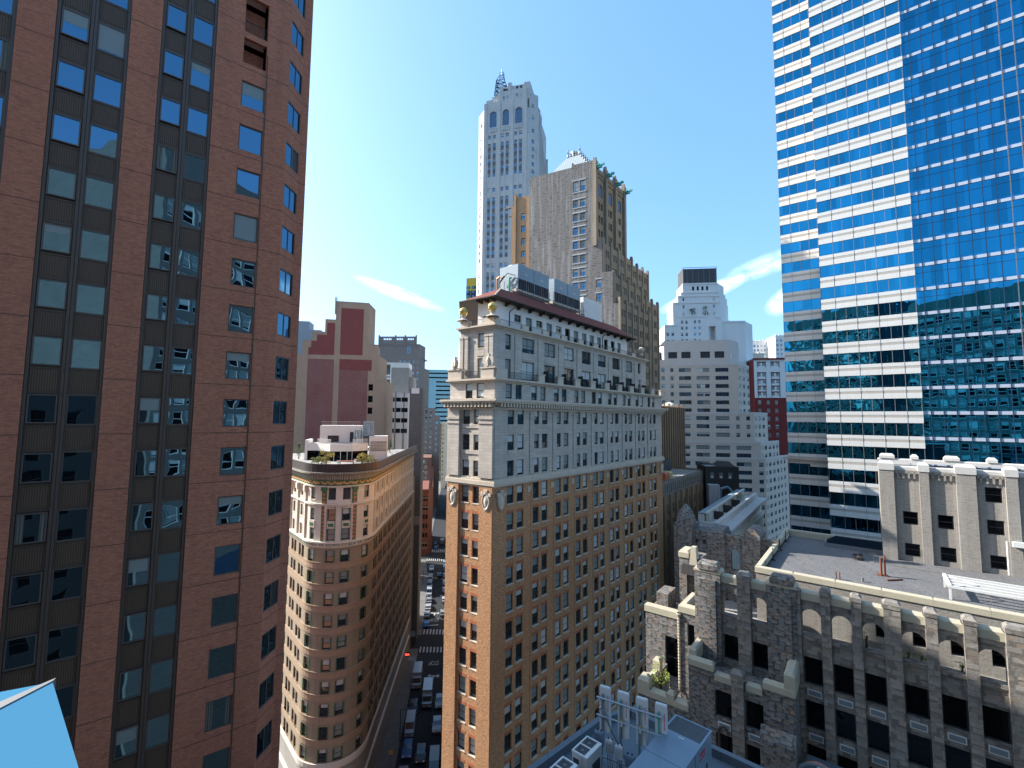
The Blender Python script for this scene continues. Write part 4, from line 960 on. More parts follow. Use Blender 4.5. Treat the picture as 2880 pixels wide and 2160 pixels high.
def wing(off, u0, u1, z0, z1, nb, name, ztop=None):
    """a lower wing standing proud of the side: windows in buttressed bays"""
    F = G.sub(off, 0, 38.5 - 117); it = []; bw = (u1 - u0) / nb; zz = z1 - 3.6
    while zz > z0 + .5:
        for k in range(nb):
            c_ = u0 + bw * (k + .5); it += [(F, c_ - .95, c_ - .05, zz, zz + 1.9, .4, 'white'), (F, c_ + .25, c_ + 1.15, zz, zz + 1.9, .4, 'white')]
        zz -= 3.8
    q = MB(); q.wall(F, u0, u1, z0, z1, hl(F, it), .5); q.face([F.p(u0, 0, z1), F.p(u1, 0, z1), F.p(u1, -off - 1, z1), F.p(u0, -off - 1, z1)])
    q.face([F.p(u1, 0, z0), F.p(u1, -12, z0), F.p(u1, -12, z1), F.p(u1, 0, z1)])
    for k in range(nb + 1): q.box(F, u0 + bw * k - .4, u0 + bw * k + .4, -.3, .28, z0, z1 + .5); q.taper(F, u0 + bw * k - .4, u0 + bw * k + .4, -.5, .28, z1 + .5, z1 + 1.3, .1, .1)
    q.build(name, ['gothic_stone'], g_root); return it
gw = wing(2.1, .5, 18.6, 88, 110.9, 4, 'setback_wing') + wing(4.8, .5, 18.6, 80, 101.5, 4, 'setback_wing') + wing(6.5, .3, 19.4, 60, 94.3, 5, 'setback_wing')
back = wing(2.0, 18.6, 31, 60, 110, 3, 'rear_wing') + wing(4.2, 18.6, 33, 60, 100, 3, 'rear_wing')
q = MB(); q.wall(G.sub(2.1, 0, 38.5 - 117), 18.6, 19, 60, 110, []); q.build('side_return', ['gothic_stone'], g_root)
q = MB(); far = [G0.p(.3, -.4, 0), G0.p(18.9, -.4, 0), GS.p(18.3, -.8, 0), GS.p(18.3, -22, 0), G0.p(.3, -14, 0)]; q.prism([p[:2] for p in far], 0, 132.8); q.build('core', 'tan_brick', g_root)
windows(g_root, gi + sd_ + gw + back)
for k in range(4):
    c_ = GS.p(.1 + 5.95 * k, .7, 131.6); q = MB(); q.taper(GS.sub(.1 + 5.95 * k, 0), -.35, .35, .6, 2.2, 131.3, 132.0, .05, .1); q.box(GS.sub(.1 + 5.95 * k, 0), -.25, .25, 2.0, 2.9, 131.75, 132.3)
    q.taper(GS.sub(.1 + 5.95 * k, 0), -.6, .6, .9, 1.7, 131.9, 132.5, .4, .2); q.build('gargoyle', 'green_pipe', g_root)
MP = G.sub(-13.9, -2.0)   # metal pyramid roof with cresting
wallmat('standing_seam', (.42, .46, .47), (.35, .39, .40), vline=(.75, 0, .09, (.15, .17, .18)), rough=.4, bump=0)
q = MB(); b0 = [MP.p(-.8, 0, 133.4), MP.p(12.5, 0, 133.4), MP.p(12.5, -12, 133.4), MP.p(-.8, -12, 133.4)]; t0 = [MP.p(4, -4.5, 140.8), MP.p(7.6, -4.5, 140.8), MP.p(7.6, -7.5, 140.8), MP.p(4, -7.5, 140.8)]
for k in range(4): q.face([b0[k], b0[(k + 1) % 4], t0[(k + 1) % 4], t0[k]])
q.face(t0); q.build('metal_roof', ['standing_seam'], g_root)
for k, (u, d, h) in enumerate([(4, -4.5, 2.6), (5.0, -4.5, 1.2), (5.9, -4.5, 1.4), (6.7, -4.5, 1.3), (7.6, -4.5, 3.0)] + [(7.6 + 4.9 * j / 6, -4.5 + 4.5 * j / 6, 1.7) for j in range(1, 7)]):
    z = 140.7 if k < 5 else 140.7 - 7.4 * (k - 4) / 6; q = MB(); c_ = MP.p(u, d, z); q.lathe(c_, [(.34, 0), (.2, h * .35), (.36, h * .5), (.12, h * .6), (.2, h * .8), (.01, h)], 6); q.build('finial', 'pvc_grey', g_root)
q = MB(); q.tube(MP.p(5.4, -6, 140.5), MP.p(5.4, -6, 142.7), 1.0, 12); q.build('flue', 'white_frame', g_root)
GW = G0.sub(-8, -2.2)
wi = [(GW, 4.3, 5.7, z, z + 1.9, .3, 'multi') for z in [122.6 - 3.78 * k for k in range(8)]]
q = MB(); q.wall(GW, 2.6, 8, 0, 129.6, hl(GW, wi), .3); q.box(GW, 1.2, 2.4, -6, .3, 60, 127); q.box(GW, 2.0, 2.7, -6, .4, 60, 130.6)
q.face([GW.p(2.6, 0, 129.6), GW.p(8, 0, 129.6), GW.p(8, -10, 134), GW.p(6, -10, 134)]); q.face([GW.p(1.2, -.1, 60), GW.p(1.2, -10, 60), GW.p(1.2, -10, 127), GW.p(1.2, -.1, 127)])
for k in range(4): q.box(GW, .6, 1.3, -1.5 - k * 1.7, -1.1 - k * 1.7, 112 + 3 * k, 128 - .8 * k)
q.build('west_wing', ['tan_brick'], g_root); windows(g_root, wi, limit=20)
for k in range(2):
    q = MB(); f = GW.sub(1.2, -.6 - 2 * k); q.taper(f, -2.4, 0, -.3, .3, 127.2 - 1.6 * k, 128.0 - 1.6 * k, .3, .05); q.build('gargoyle', 'pvc_grey', g_root)
g_root.scale = (.915,) * 3; g_root.location = (G.P.x * .915, G.P.y * .915, 5.44)
# ============================================================ R : banded tower and blue glass facade
RF = Fr((72.25, 80), 128)
r_root = thing('banded_tower', 'tall office tower at right with pale stone bands and a blue curtain wall', 'building', (*RF.P, 0))
PI = 4.42; zb = [79.24 + PI * k for k in range(-14, 21)]
def banded(F, u0, u1, name, mulls):
    q = MB(); q.box(F, u0, u1, -1, 0, 8, zb[0] - 2.1)
    for z in zb:
        q.box(F, u0, u1, -1, .0, z - .63, z, 0); q.box(F, u0, u1, -1, -.02, z - 1.12, z - .63, 1); q.box(F, u0, u1, -1, 0, z - 2.08, z - 1.12, 0)
    q.build(name, ['band_white', 'band_grey'], r_root)
    for z in zb[:-1]:
        g = MB(); g.face([F.p(u0, -.16, z), F.p(u1, -.16, z), F.p(u1, -.16, z + PI - 2.08), F.p(u0, -.16, z + PI - 2.08)])
        for u in mulls: g.box(F, u - .035, u + .035, -.16, -.08, z, z + PI - 2.08, 1)
        g.build('window_strip', ['blue_glass', 'pvc_grey'], r_root)
m1 = [-14.0, -11.85, -10.22, -8.55, -6.95, -5.34, -3.72, -2.12, -.1]
banded(RF, -14.13, 0, 'stone_band', m1)
q = MB()
for u in (-11.85, -8.55, -5.34, -2.12): q.box(RF, u - .02, u + .02, -.02, .03, 20, 168)
q.build('joint_fin', 'pvc_grey', r_root)
pl = Vector(RF.p(-14.13, 0, 0)) * 1.078; RL_ = Fr((pl.x, pl.y), 127)
banded(RL_, -7.05, 0, 'stone_band', [-6.95, -5.05, -3.4, -1.7, -.1])
q = MB()
for u in (-5.05, -1.7): q.box(RL_, u - .02, u + .02, -.02, .03, 20, 168)
q.build('joint_fin', 'pvc_grey', r_root)
q = MB(); a, c_ = RF.p(-14.13, 0, 0), RL_.p(0, 0, 0); q.face([(*a[:2], 8), (*c_[:2], 8), (*c_[:2], 168), (*a[:2], 168)])
a, c_ = RL_.p(-7.05, 0, 0), RL_.p(-7.05, -26, 0); q.face([(*a[:2], 8), (*c_[:2], 8), (*c_[:2], 168), (*a[:2], 168)])
q.box(RL_, -8.0, .3, -.5, .9, 55.9, 56.35); q.box(RL_, -3.0, .8, -.5, 1.3, 54.6, 55.1)
q.build('return_wall', ['band_grey'], r_root)
q = MB(); q.prism([RF.p(30, -1.0, 0)[:2], RF.p(-14, -1.0, 0)[:2], RL_.p(0, -.9, 0)[:2], RL_.p(-7, -.9, 0)[:2], RL_.p(-7, -26, 0)[:2], RF.p(30, -30, 0)[:2]], 0, 168); q.build('core', 'dark_frame', r_root)
GF = RF.sub(0, -.35)
gx = [0, 1.05] + [1.05 + 1.63 * k for k in range(1, 18)]
for z in zb[:-1]:
    q = MB(); q.box(GF, .0, 29, -.6, .03, z - .56, z, 0); q.face([GF.p(0, 0, z), GF.p(29, 0, z), GF.p(29, 0, z + PI - .66), GF.p(0, 0, z + PI - .66)], 1)
    q.box(GF, 0, 29, 0, .05, z + 2.62, z + 2.68, 2); q.build('curtain_wall', ['spandrel_white', 'blue_glass_clear', 'navy_mullion'], r_root)
for k, u in enumerate(gx[1:]):
    q = MB(); q.box(GF, u - .05, u + .05, 0, .14, 10, 168); q.build('mullion', 'navy_mullion' if k < 7 else 'grey_metal', r_root)  # first mullions navy: the shadow over that stretch put into their colour
# ============================================================ S : gothic stone building at lower right
SF = Fr((23.493, 38.0), 128)
s_root = thing('gothic_block', 'rough grey stone building with tall piers, arches and black windows at lower right', 'building', (*SF.P, 0))
bay = [(0.04, 1.35), (2.0, 3.28), (3.92, 5.22), (6.17, 7.5), (8.12, 9.45), (10.07, 11.4), (12.5, 13.8), (14.5, 15.8)]
pier = [(1.35, 1.98), (3.28, 3.9), (5.2, 6.16), (7.48, 8.1), (9.42, 10.05), (11.38, 12.45), (13.8, 14.5), (15.8, 17)]
lbay = [(-3.65, -2.42), (-5.92, -4.67)]
wr = [45.33 - 3.31 * k for k in range(5)]
si = []
for u0, u1 in bay:
    for z in wr: si.append((SF, u0, u1, z - 2.12, z, .35, 'black'))
for u0, u1 in lbay:
    for z in wr[:2]: si.append((SF, u0, u1, z - 2.12, z, .35, 'black'))
si.append((SF, -9.03, -8.4, 43.35, 45.28, .3, 'black'))
ar = [(u0, u1, 47.0, 49.05) for u0, u1 in bay + lbay]
q = MB()
q.wall(SF, -8.25, 17, 25, 50.0, hl(SF, si) + ar, .55, 0)
def archhead(F, u0, u1, zt, d0, d1, qq, m=0):
    m_ = (u0 + u1) / 2; r_ = (u1 - u0) / 2; hh = min(r_, .75); n_ = 8
    for k in range(n_):
        a0, a1 = math.pi * k / n_, math.pi * (k + 1) / n_
        x0, y0, x1, y1 = m_ - r_ * math.cos(a0), zt - hh + hh * math.sin(a0), m_ - r_ * math.cos(a1), zt - hh + hh * math.sin(a1)
        qq.face([F.p(x0, d0, y0), F.p(x1, d0, y1), F.p(x1, d0, zt + .01), F.p(x0, d0, zt + .01)], m)
        qq.face([F.p(x0, d0, y0), F.p(x1, d0, y1), F.p(x1, d1, y1), F.p(x0, d1, y0)], m)
for u0, u1, _, _ in ar: archhead(SF, u0, u1, 49.05, -.003, -.55, q)
q.wall(SF.sub(0, -.55), -8.25, 17, 46.0, 50.0, ar, .02, 0)
for u0, u1 in bay + lbay: q.box(SF, u0 - .02, u1 + .02, -.4, .1, 46.72, 46.98); q.box(SF, u0, u1, 0, .05, 45.5, 46.3)
q.build('front_wall', ['cut_stone'], s_root)
for u0, u1 in pier:
    q = MB(); w2 = u1 - u0; q.box(SF, u0, u1, 0, .42, 25, 50.45); q.cap(SF, u0 - .04, u1 + .04, -.5, .46, 50.45, 50.85 + .1, .2); q.box(SF, u0, u1, -.5, 0, 49.9, 50.45); q.build('pier', ['cut_stone'], s_root)
q = MB()
for u0, u1 in ((0.02, 1.35), (1.98, 3.28), (3.9, 5.2), (6.16, 7.48), (8.1, 9.42), (10.05, 11.38), (12.45, 13.8), (14.5, 15.8), (-2.4, .0), (-6.0, -4.65), (-3.62, -2.4)):
    q = MB(); q.cap(SF, u0, u1, -.62, .12, 49.72, 50.4, .12); q.build('coping', ['cream_coping'], s_root)
for u0, u1, z1 in ((-8.2, -6.0, 50.75), (-2.42, -.27, 50.75)):
    q = MB(); q.box(SF, u0, u1, -1.0, .35, 25, z1 - .35); q.box(SF, u0 + .35, u1 - .35, .35, .6, 25, z1 - .9); q.cap(SF, u0 + .3, u1 - .15, -.7, .5, z1 - .1, z1 + .55, .22); q.cap(SF, u0 - .05, u1 + .05, -1.0, .4, z1 - .35, z1, .2, 1)
    q.build('tower_pier', ['ashlar', 'cream_coping'], s_root)
q = MB(); q.box(SF, -4.65, -3.63, 0, .4, 25, 50.45); q.cap(SF, -4.68, -3.6, -.6, .45, 50.45, 50.95, .22); q.build('pier', ['cut_stone'], s_root)
q = MB(); q.box(SF, -.27, .0, 0, .25, 25, 50.1); q.cap(SF, -.3, .03, -.1, .3, 50.1, 50.6, .1); q.build('pier', ['cut_stone'], s_root)
# air conditioners under the windows
ac = []
for u0, u1 in bay:
    for z in wr[:4]: ac.append((SF, u0 + .2, z - 2.12))
def acu(F, u, z, root):
    q = MB(); q.box(F, u, u + .95, -.1, .06, z - .78, z - .30); o = q.build('air_vent', 'white_frame', root)
    r_ = MB(); 
    r_.box(F, u + .07, u + .88, .05, .075, z - .71, z - .37); r_.build('grille', 'ac_grille', o)
for F, u, z in ac: acu(F, u, z, s_root)
# left turret, lit by the sun
q = MB(); q.wall(SF, -9.75, -8.25, 36, 46.3, [(-9.03, -8.4, 43.35, 45.28)], .4); q.wall(SF.sub(-9.75, 0, 90).sub(-4, 0, 0), 0, 4, 36, 46.3, [], .3); q.box(SF, -9.75, -8.2, -4, -.7, 36, 46.2)
q.cap(SF, -9.82, -8.2, -.7, .08, 46.2, 46.85, .12, 1); q.cap(SF, -9.82, -9.2, -4, -.7, 46.2, 46.85, .12, 1); q.build('turret_wall', ['ashlar', 'cream_coping'], s_root)
q = MB()
for k in range(24): q.lathe(SF.p(-9.78, .05, 39.2 + .27 * k), [(.1, 0), (.14, .12), (.1, .26)], 8)
q.lathe(SF.p(-9.78, .05, 45.7), [(.12, 0), (.26, .3), (.2, .4)], 8); q.build('rope_column', 'cream_coping', s_root)
# projecting lower block
SB = SF.sub(0, 3.0); li_ = []
for u0, u1 in ((-3.69, -2.4), (-5.95, -4.68)):
    for z in (41.97, 38.66): li_.append((SB, u0, u1, z - 2.1, z, .35, 'black'))
q = MB(); q.wall(SB, -8.05, -.3, 25, 43.3, hl(SB, li_), .4); q.wall(SB.sub(-.3, 0, -90), 0, 3, 25, 43.3, [], .3); q.wall(SB.sub(-8.05, -3, 90), 0, 3, 25, 43.3, [], .3)
q.face([SB.p(-8, -3, 42.6), SB.p(-.3, -3, 42.6), SB.p(-.3, -.4, 42.6), SB.p(-8, -.4, 42.6)], 0); q.build('lower_wall', ['ashlar'], s_root)
for u0, u1, z1, d0 in ((-8.1, -6.0, 43.95, -.5), (-5.95, -4.6, 43.35, -.4), (-3.6, -2.45, 43.35, -.4), (-2.4, -.3, 43.95, -.5)):
    q = MB(); q.cap(SB, u0, u1, d0, .12, z1 - .65, z1, .18); q.build('coping', ['cream_coping'], s_root)
q = MB(); q.cap(SB, -.95, -.22, -3, .1, 43.3, 45.0, .18); q.build('coping', ['cream_coping'], s_root); q = MB(); q.cap(SB, -8.12, -7.5, -3, -.4, 43.3, 44.5, .18); q.build('coping', ['cream_coping'], s_root)
q = MB(); q.box(SB, -4.62, -3.75, 0, .35, 25, 43.3); q.cap(SB, -4.66, -3.7, -.4, .4, 43.3, 44.05, .25); q.build('pier', ['cut_stone'], s_root)
q = MB(); q.taper(SB, -2.5, -.2, 0, 1.2, 25, 40.2, 0, .0); q.taper(SB, -2.5, -.2, 0, 1.2, 40.2, 40.9, .0, .5); q.build('buttress', ['ashlar'], s_root)
q = MB()
for k in range(4): q.box(SB, -3.0 - .001 * k, -2.98, 0, .01, 25, 26)
acu(SB, -3.5, 39.87, s_root); acu(SB, -5.75, 39.87, s_root)
# low terrace with its dark inner wall
q = MB(); q.box(SB, -12.5, -8.05, -.5, 0, 25, 39.4); q.box(SB, -12.5, -12.0, -6, -.5, 25, 39.6); q.box(SB, -12.0, -8.05, -6, -.5, 25, 38.6); q.build('terrace_wall', ['ashlar'], s_root)
for u0, u1, z1 in ((-12.6, -11.5, 40.75), (-11.5, -9.95, 40.05), (-9.95, -9.3, 40.4), (-9.3, -8.1, 40.0)):
    q = MB(); q.cap(SB, u0, u1, -.6, .1, 39.35, z1, .2); q.build('coping', ['cream_coping'], s_root)
for d0, d1, z1 in ((-2.2, -1.2, 40.3), (-1.2, -.6, 40.75), (-3.6, -2.2, 40.0), (-4.4, -3.6, 40.9)):
    q = MB(); q.cap(SB, -12.6, -11.9, d0, d1, 39.35, z1, .18); q.build('coping', ['cream_coping'], s_root)
SC = SF.sub(0, -3.0)
ti_ = [(SC, -12.2, -10.7, 38.2, 42.3, .3, 'blacks')]
q = MB(); q.wall(SC, -14.2, -9.7, 25, 44.3, hl(SC, ti_), .35); q.box(SC, -14.2, -9.7, -4, -.5, 25, 44.2); q.cap(SC, -14.3, -9.7, -.6, .08, 44.2, 44.95, .15, 1); q.box(SC, -13.4, -12.2, -3.5, -1, 44.2, 46.0, 0); q.build('inner_wall', ['ashlar', 'cream_coping'], s_root)
# middle court: towers behind the front (in shade)
SD = SF.sub(0, -5); q = MB()
q.wall(SD, -11.3, -9.3, 36, 49.9, [(-10.55, -9.75, 45.0, 48.6)], .5); q.box(SD, -11.3, -9.3, -3, -.5, 36, 49.8); archhead(SD, -10.55, -9.75, 48.6, -.005, -.5, q); q.cap(SD, -11.35, -10.3, -2, .1, 49.8, 50.5, .2, 1); q.taper(SD, -10.25, -9.4, -.8, .25, 48.8, 51.0, .2, .2, 1); q.taper(SD, -10.9, -9.2, .1, .9, 48.4, 49.3, .1, .3, 2)
q.build('court_tower', ['ashlar', 'cream_coping', 'roof_lead'], s_root)
SE = SF.sub(0, -12); q = MB()
q.wall(SE, -12.1, -10.2, 34, 51.2, [(-11.62, -11.3, 49.8, 50.15), (-10.8, -10.45, 49.75, 50.25)], .4); q.box(SE, -12.1, -10.2, -3, -.4, 34, 51.1)
q.box(SE, -10.25, -8.4, -3, .3, 34, 50.9); q.taper(SE, -10.3, -8.4, -3, .35, 50.9, 51.6, .25, .2)
q.box(SE, -14.1, -13.4, -2, .2, 34, 51.7); q.box(SE, -13.5, -12.0, -3, .5, 34, 51.6)
q.lathe(SE.p(-12.9, -.8, 51.6), [(1.15, 0), (1.1, .6), (.75, 1.5), (.3, 2.1), (.01, 2.4)], 12)
q.box(SE, -12.5, -11.9, .2, .7, 49, 52.6); q.wall(SE, -8.4, -6.1, 34, 51.15, [(-7.85, -6.95, 47.4, 49.7)], .6); archhead(SE, -7.85, -6.95, 49.7, -.005, -.6, q)
q.box(SE, -8.4, -6.1, -.6, .15, 50.9, 51.2); q.box(SE, -6.6, -4.85, -3, .2, 34, 51.5); q.taper(SE, -6.6, -4.85, -3, .2, 51.5, 52.2, .6, .1)
q.box(SE, -4.85, -3.2, -1, -.5, 34, 51.2); q.build('court_wall', ['ashlar'], s_root)
q = MB(); q.face([SF.p(-9, -5, 44), SF.p(-2, -5, 44), SF.p(-2, -14, 44), SF.p(-9, -14, 44)]); q.face([SF.p(-8.2, -.6, 46.2), SF.p(17, -.6, 46.2), SF.p(17, -3, 46.2), SF.p(-8.2, -3, 46.2)]); q.build('court_floor', ['grey_concrete'], s_root)
# set back storey with the gravel roof
SG = SF.sub(0, -2.8); SGl = SG.sub(-3.7, 0, 0)
sg_ = [(SG, 9.0, 10.3, 47.1, 48.5, .3, 'blacks'), (SG, 11.1, 12.4, 47.0, 48.5, .3, 'blacks'), (SG, 6.9, 8.1, 47.1, 48.5, .3, 'blacks'), (SG, 4.7, 5.9, 47.1, 48.5, .3, 'blacks')]
q = MB(); q.wall(SG, -3.7, 17, 36, 50.45, hl(SG, sg_), .3); LS = SG.sub(-3.7, -19, 90); q.wall(LS, 0, 19, 36, 50.45, [], .3); q.build('setback_wall', ['roman_brick'], s_root)
q = MB(); q.face([SG.p(-3.3, -.4, 50.1), SG.p(17, -.4, 50.1), SG.p(17, -18.6, 50.1), SG.p(-3.3, -18.6, 50.1)]); o = q.build('gravel_roof', ['grey_concrete'], s_root)
for u0, u1 in [(-3.78 + 3.0 * k, -3.78 + 3.0 * (k + 1) - .01) for k in range(7)]:
    q = MB(); q.cap(SG, u0, u1, -.42, .08, 50.35, 50.88, .08); q.build('coping', ['cream_coping'], s_root)
for k in range(6): q = MB(); q.cap(LS, .2 + 3.1 * k, 3.28 + 3.1 * k, -.42, .08, 50.35, 50.88, .08); q.build('coping', ['cream_coping'], s_root)
q = MB(); q.cap(SG, -3.3, 10.2, -18.9, -18.5, 50.1, 50.85, .08); q.build('coping', ['cream_coping'], s_root)
windows(s_root, si + li_ + ti_ + sg_)
# loose things on the gravel roof
gr = MATS['gravel'] if 'gravel' in MATS else wallmat('gravel', (.165, .16, .163), (.105, .105, .108), patch=.25, patch_scale=.35, dash=((2.6, 2.6, 1), (.08, .08, .085), .8), streak=.4, streak_col=(.22, .21, .20), bump=1.0, grain=.6)
o.data.materials.clear(); o.data.materials.append(MATS['gravel'])
def gp(x, y): return (x, y, 50.1)
for k, (u, d) in enumerate(((-3.35, -6.0), (-3.35, -10.5), (-3.35, -15), (-3.2, -.8))):
    q = MB(); c_ = SG.p(u + .15, d, 50.1); q.tube(c_, (c_[0], c_[1], 51.3), .05, 6); q.box(SG, u - .02, u + .35, d - .15, d + .15, 50.1, 50.2); 
    tag(q.build('roof_post', 'dark_frame'), ['dark pole bolted inside the cream parapet of the gravel roof, second from the front corner', 'dark pole bolted inside the cream parapet of the gravel roof, third from the front corner', 'dark pole bolted inside the cream parapet of the gravel roof, farthest from the viewer', 'short grey pole at the front left corner of the gravel roof'][k], 'pole', 'poles along the gravel roof edge')
# rear block behind the gravel roof
BKp = Vector(SG.p(0, 0, 0))
RB = Fr((38.6, 48.3), 128)
k_root = thing('stepped_rear_block', 'grey brick block with white castellated coping rising behind the gravel roof', 'building', (*RB.P, 0))
K = 1.112
def kz(z): return 64 + (z - 64) * K
ri_ = [(RB, 1.56 * K, 2.6 * K, kz(54.75), kz(55.92), .25, 'blacks'), (RB, 3.9 * K, 4.93 * K, kz(54.7), kz(55.9), .25, 'blacks'), (RB, 1.58 * K, 2.62 * K, kz(51.95), kz(53.08), .25, 'blacks'), (RB, 3.95 * K, 4.98 * K, kz(51.9), kz(53.15), .25, 'blacks'),
       (RB, 6.95 * K, 7.97 * K, kz(57.35), kz(58.6), .25, 'blacks'), (RB, 6.95 * K, 7.97 * K, kz(54.7), kz(55.9), .25, 'blacks'), (RB, 7.0 * K, 8.0 * K, kz(51.9), kz(53.0), .25, 'blacks')]
q = MB(); q.wall(RB, 0, 14, 44, kz(59.9), hl(RB, ri_), .3); q.wall(RB.sub(0, -9, 90), 0, 9, 44, kz(59.9), [], .3)
q.face([RB.p(0, 0, 59.0), RB.p(14, 0, 59.0), RB.p(14, -9, 59.0), RB.p(0, -9, 59.0)])
pil = [(0.0, 1.05), (2.8, 3.45), (5.2, 6.42), (8.15, 8.85), (11, 12.3)]
for a, c_ in pil: q.box(RB, a * K, c_ * K, 0, .38, 44, kz(59.6))
for a, c_ in ((1.2, 2.7), (3.6, 5.1), (6.6, 8.0)):
    for j in range(4): x = a * K + .1 + j * .42; q.box(RB, x, x + .16, 0, .16, kz(58.9), kz(59.5)); 
    q.box(RB, a * K - .1, c_ * K + .1, 0, .16, kz(59.35), kz(59.65))
q.build('brick_wall', ['roman_brick'], k_root)
for a, c_ in pil: q = MB(); q.cap(RB, a * K - .06, c_ * K + .06, -.5, .45, kz(59.6), kz(60.42), .25); q.build('coping_merlon', ['white_coping'], k_root)
for a, c_ in ((1.05, 2.8), (3.45, 5.2), (6.42, 8.15), (8.85, 11)): q = MB(); q.cap(RB, a * K, c_ * K, -.45, .1, kz(59.6), kz(59.98), .08); q.build('coping', ['white_coping'], k_root)
q = MB(); q.cap(RB, 0, 14, -9, -8.5, 59.3, kz(60.2), .1)
for u, ww in ((.2, 1.4), (3.0, .7), (5.8, 1.3), (9.2, .8)): q.cap(RB, u, u + ww, -9.1, -8.4, kz(60.2), kz(60.7), .25)
q.build('rear_parapet', ['white_coping'], k_root)
windows(k_root, ri_)
q = MB(); q.box(RB, 9.2, 10.6, 0, .8, kz(54.0), kz(54.4)); q.tube(RB.p(8.9, .2, kz(54.3)), RB.p(8.9, .2, 50.2), .07); q.build('duct', 'white_frame', k_root)
# ============================================================ far and middle-distance buildings
def at(px, py, D):
    """a point D metres ahead that the 2880 px wide photograph shows at (px, py)"""
    v = cam.matrix_world.to_3x3() @ Vector(((px - 1440) / 1280, -(py - 1080) / 1280, -1)); v = v * (D / v.y); return Vector((v.x, v.y, v.z + H))
def gnd(px, py, z=0.0):
    v = cam.matrix_world.to_3x3() @ Vector(((px - 1440) / 1280, -(py - 1080) / 1280, -1)); v = v * ((z - H) / v.z); return Vector((v.x, v.y, z))
def bth(F, label, cat='building', name='building'): return thing(name, label, cat, (*F.P, 0))
# C stepped maroon brick wall
p = at(948.2, 847, 140); C_ = Fr((p.x, p.y), 77); c_root = bth(C_, 'stepped maroon brick building with buff brick bands behind the roof garden', name='stepped_brick_building')
Cs = Fr(C_.p(-14, 0, 0)[:2], 77)
prof = [(-14, -9.5, 83), (-9.5, -6.95, 87.5), (-6.95, -3.2, 90.3), (-3.2, -.2, 94.3), (-.2, 9.6, 100.2), (9.6, 12.7, 87.0), (12.7, 13.2, 83.5), (13.2, 15.2, 75.6)]
cwi = [(C_, 10.2, 11.6, z, z + 2.0, .3, 'blacks') for z in (72.4, 68.75, 65.1)]
q = MB()
for u0, u1, z1 in prof:
    q.wall(C_, u0, u1, 0, z1, hl(C_, cwi), .3); q.face([C_.p(u0, 0, z1), C_.p(u1, 0, z1), C_.p(u1, -12, z1), C_.p(u0, -12, z1)])
    for uu in (u0, u1): q.face([C_.p(uu, 0, 60), C_.p(uu, -12, 60), C_.p(uu, -12, z1), C_.p(uu, 0, z1)])
    q.box(C_, u0 + .02, u1 - .02, -.5, .06, z1 - .25, z1 + .02)
side = C_.sub(9.6, 0, -8 - 77 + 4); q.wall(side, 0, 9, 60, 100.2, [], .2); q.face([C_.p(9.6, 0, 100.2), side.p(9, 0, 100.2), C_.p(0, -12, 100.2)])
sd2 = C_.sub(13.2, 0, -8 - 77 + 4); q.wall(sd2, 0, 12, 0, 83.5, [], .2); sd3 = C_.sub(15.2, 0, -85 + 4); q.wall(sd3, 0, 14, 0, 75.6, [], .2)
q.build('wall', ['buff_brick'], c_root)
for u0, u1, z0, z1, mt in ((1.4, 8.1, 83.4, 98.1, 'maroon_brick'), (-2.6, -.3, 83.2, 93.2, 'maroon_brick'), (-5.4, -2.6, 83.1, 89.4, 'maroon_brick'), (-7.0, -5.4, 83.1, 87.4, 'maroon_brick'), (-7.75, -7.0, 83.0, 85.3, 'maroon_brick'),
                           (-7.75, -.2, 50, 81.8, 'worn_maroon'), (1.4, 11.0, 78.6, 82.0, 'maroon_brick'), (1.4, 9.9, 50, 78.6, 'worn_maroon')):
    q = MB(); q.box(C_, u0, u1, 0, .06, z0, z1); q.build('brick_panel', mt, c_root)
windows(c_root, cwi)
q = MB(); q.box(C_, -.5, -.15, 0, .5, 96, 101.2)
for k in range(4): q.box(C_, -.5 + .25 * k, -.42 + .25 * k, .2, .3, 100, 101.6)
q.build('antenna', 'galv_blue', c_root)
p = at(853, 930, 160); F = Fr((p.x, p.y), 80); r_ = bth(F, 'small pale blue rooftop block peeping out beside the red brick tower'); q = MB(); q.box(F, -6, 2, -6, 0, 0, 98); q.box(F, 2, 6, -6, 0, 0, 95); q.build('wall', 'galv_blue', r_)
# neighbour of the rounded building
F = Fr((-30.5, 126.5), 85); nr = bth(F, 'narrow brown stone building at the street end of the rounded block')
block(nr, F, 3.2, 8, 0, 47, 'gothic_stone', [(F, .8, 2.2, z, z + 2, .3, 'blacks') for z in rng(4, 42, 3.7)], parapet=.4)
# D grey castellated hotel
p = at(1117.7, 968.8, 350); D_ = Fr((p.x, p.y), 93); d_root = bth(D_, 'grey-brown hotel tower with an open arcaded crown, far behind the maroon brick steps')
di = grid(D_, [2.0 + 3.4 * k for k in range(5)], 1.5, [106 - 4.4 * k for k in range(12)], 2.2, .3, 'tower') + [(D_, 7.6, 8.7, 113.4, 119.5, .4, 'tower', 0), (D_, 9.4, 10.5, 113.4, 119.5, .4, 'tower', 0)]
di2 = grid(D_.sub(0, 0), [18.5], 1.5, [100 - 4.4 * k for k in range(10)], 2.2, .3, 'tower')
q = MB(); q.wall(D_, -15, 17.5, 0, 121, hl(D_, di), .4); q.wall(D_, 17.5, 21, 0, 109.5, hl(D_, di2), .4); q.wall(D_.sub(21, 0, -88), 0, 16, 0, 102.3, [], .3); q.wall(D_.sub(17.5, 0, -88), 0, 16, 100, 121, [], .3)
q.face([D_.p(-15, 0, 121), D_.p(17.5, 0, 121), D_.p(17.5, -20, 121), D_.p(-15, -20, 121)]); q.face([D_.p(17.5, 0, 109.5), D_.p(21, 0, 109.5), D_.p(21, -16, 109.5), D_.p(17.5, -16, 109.5)])
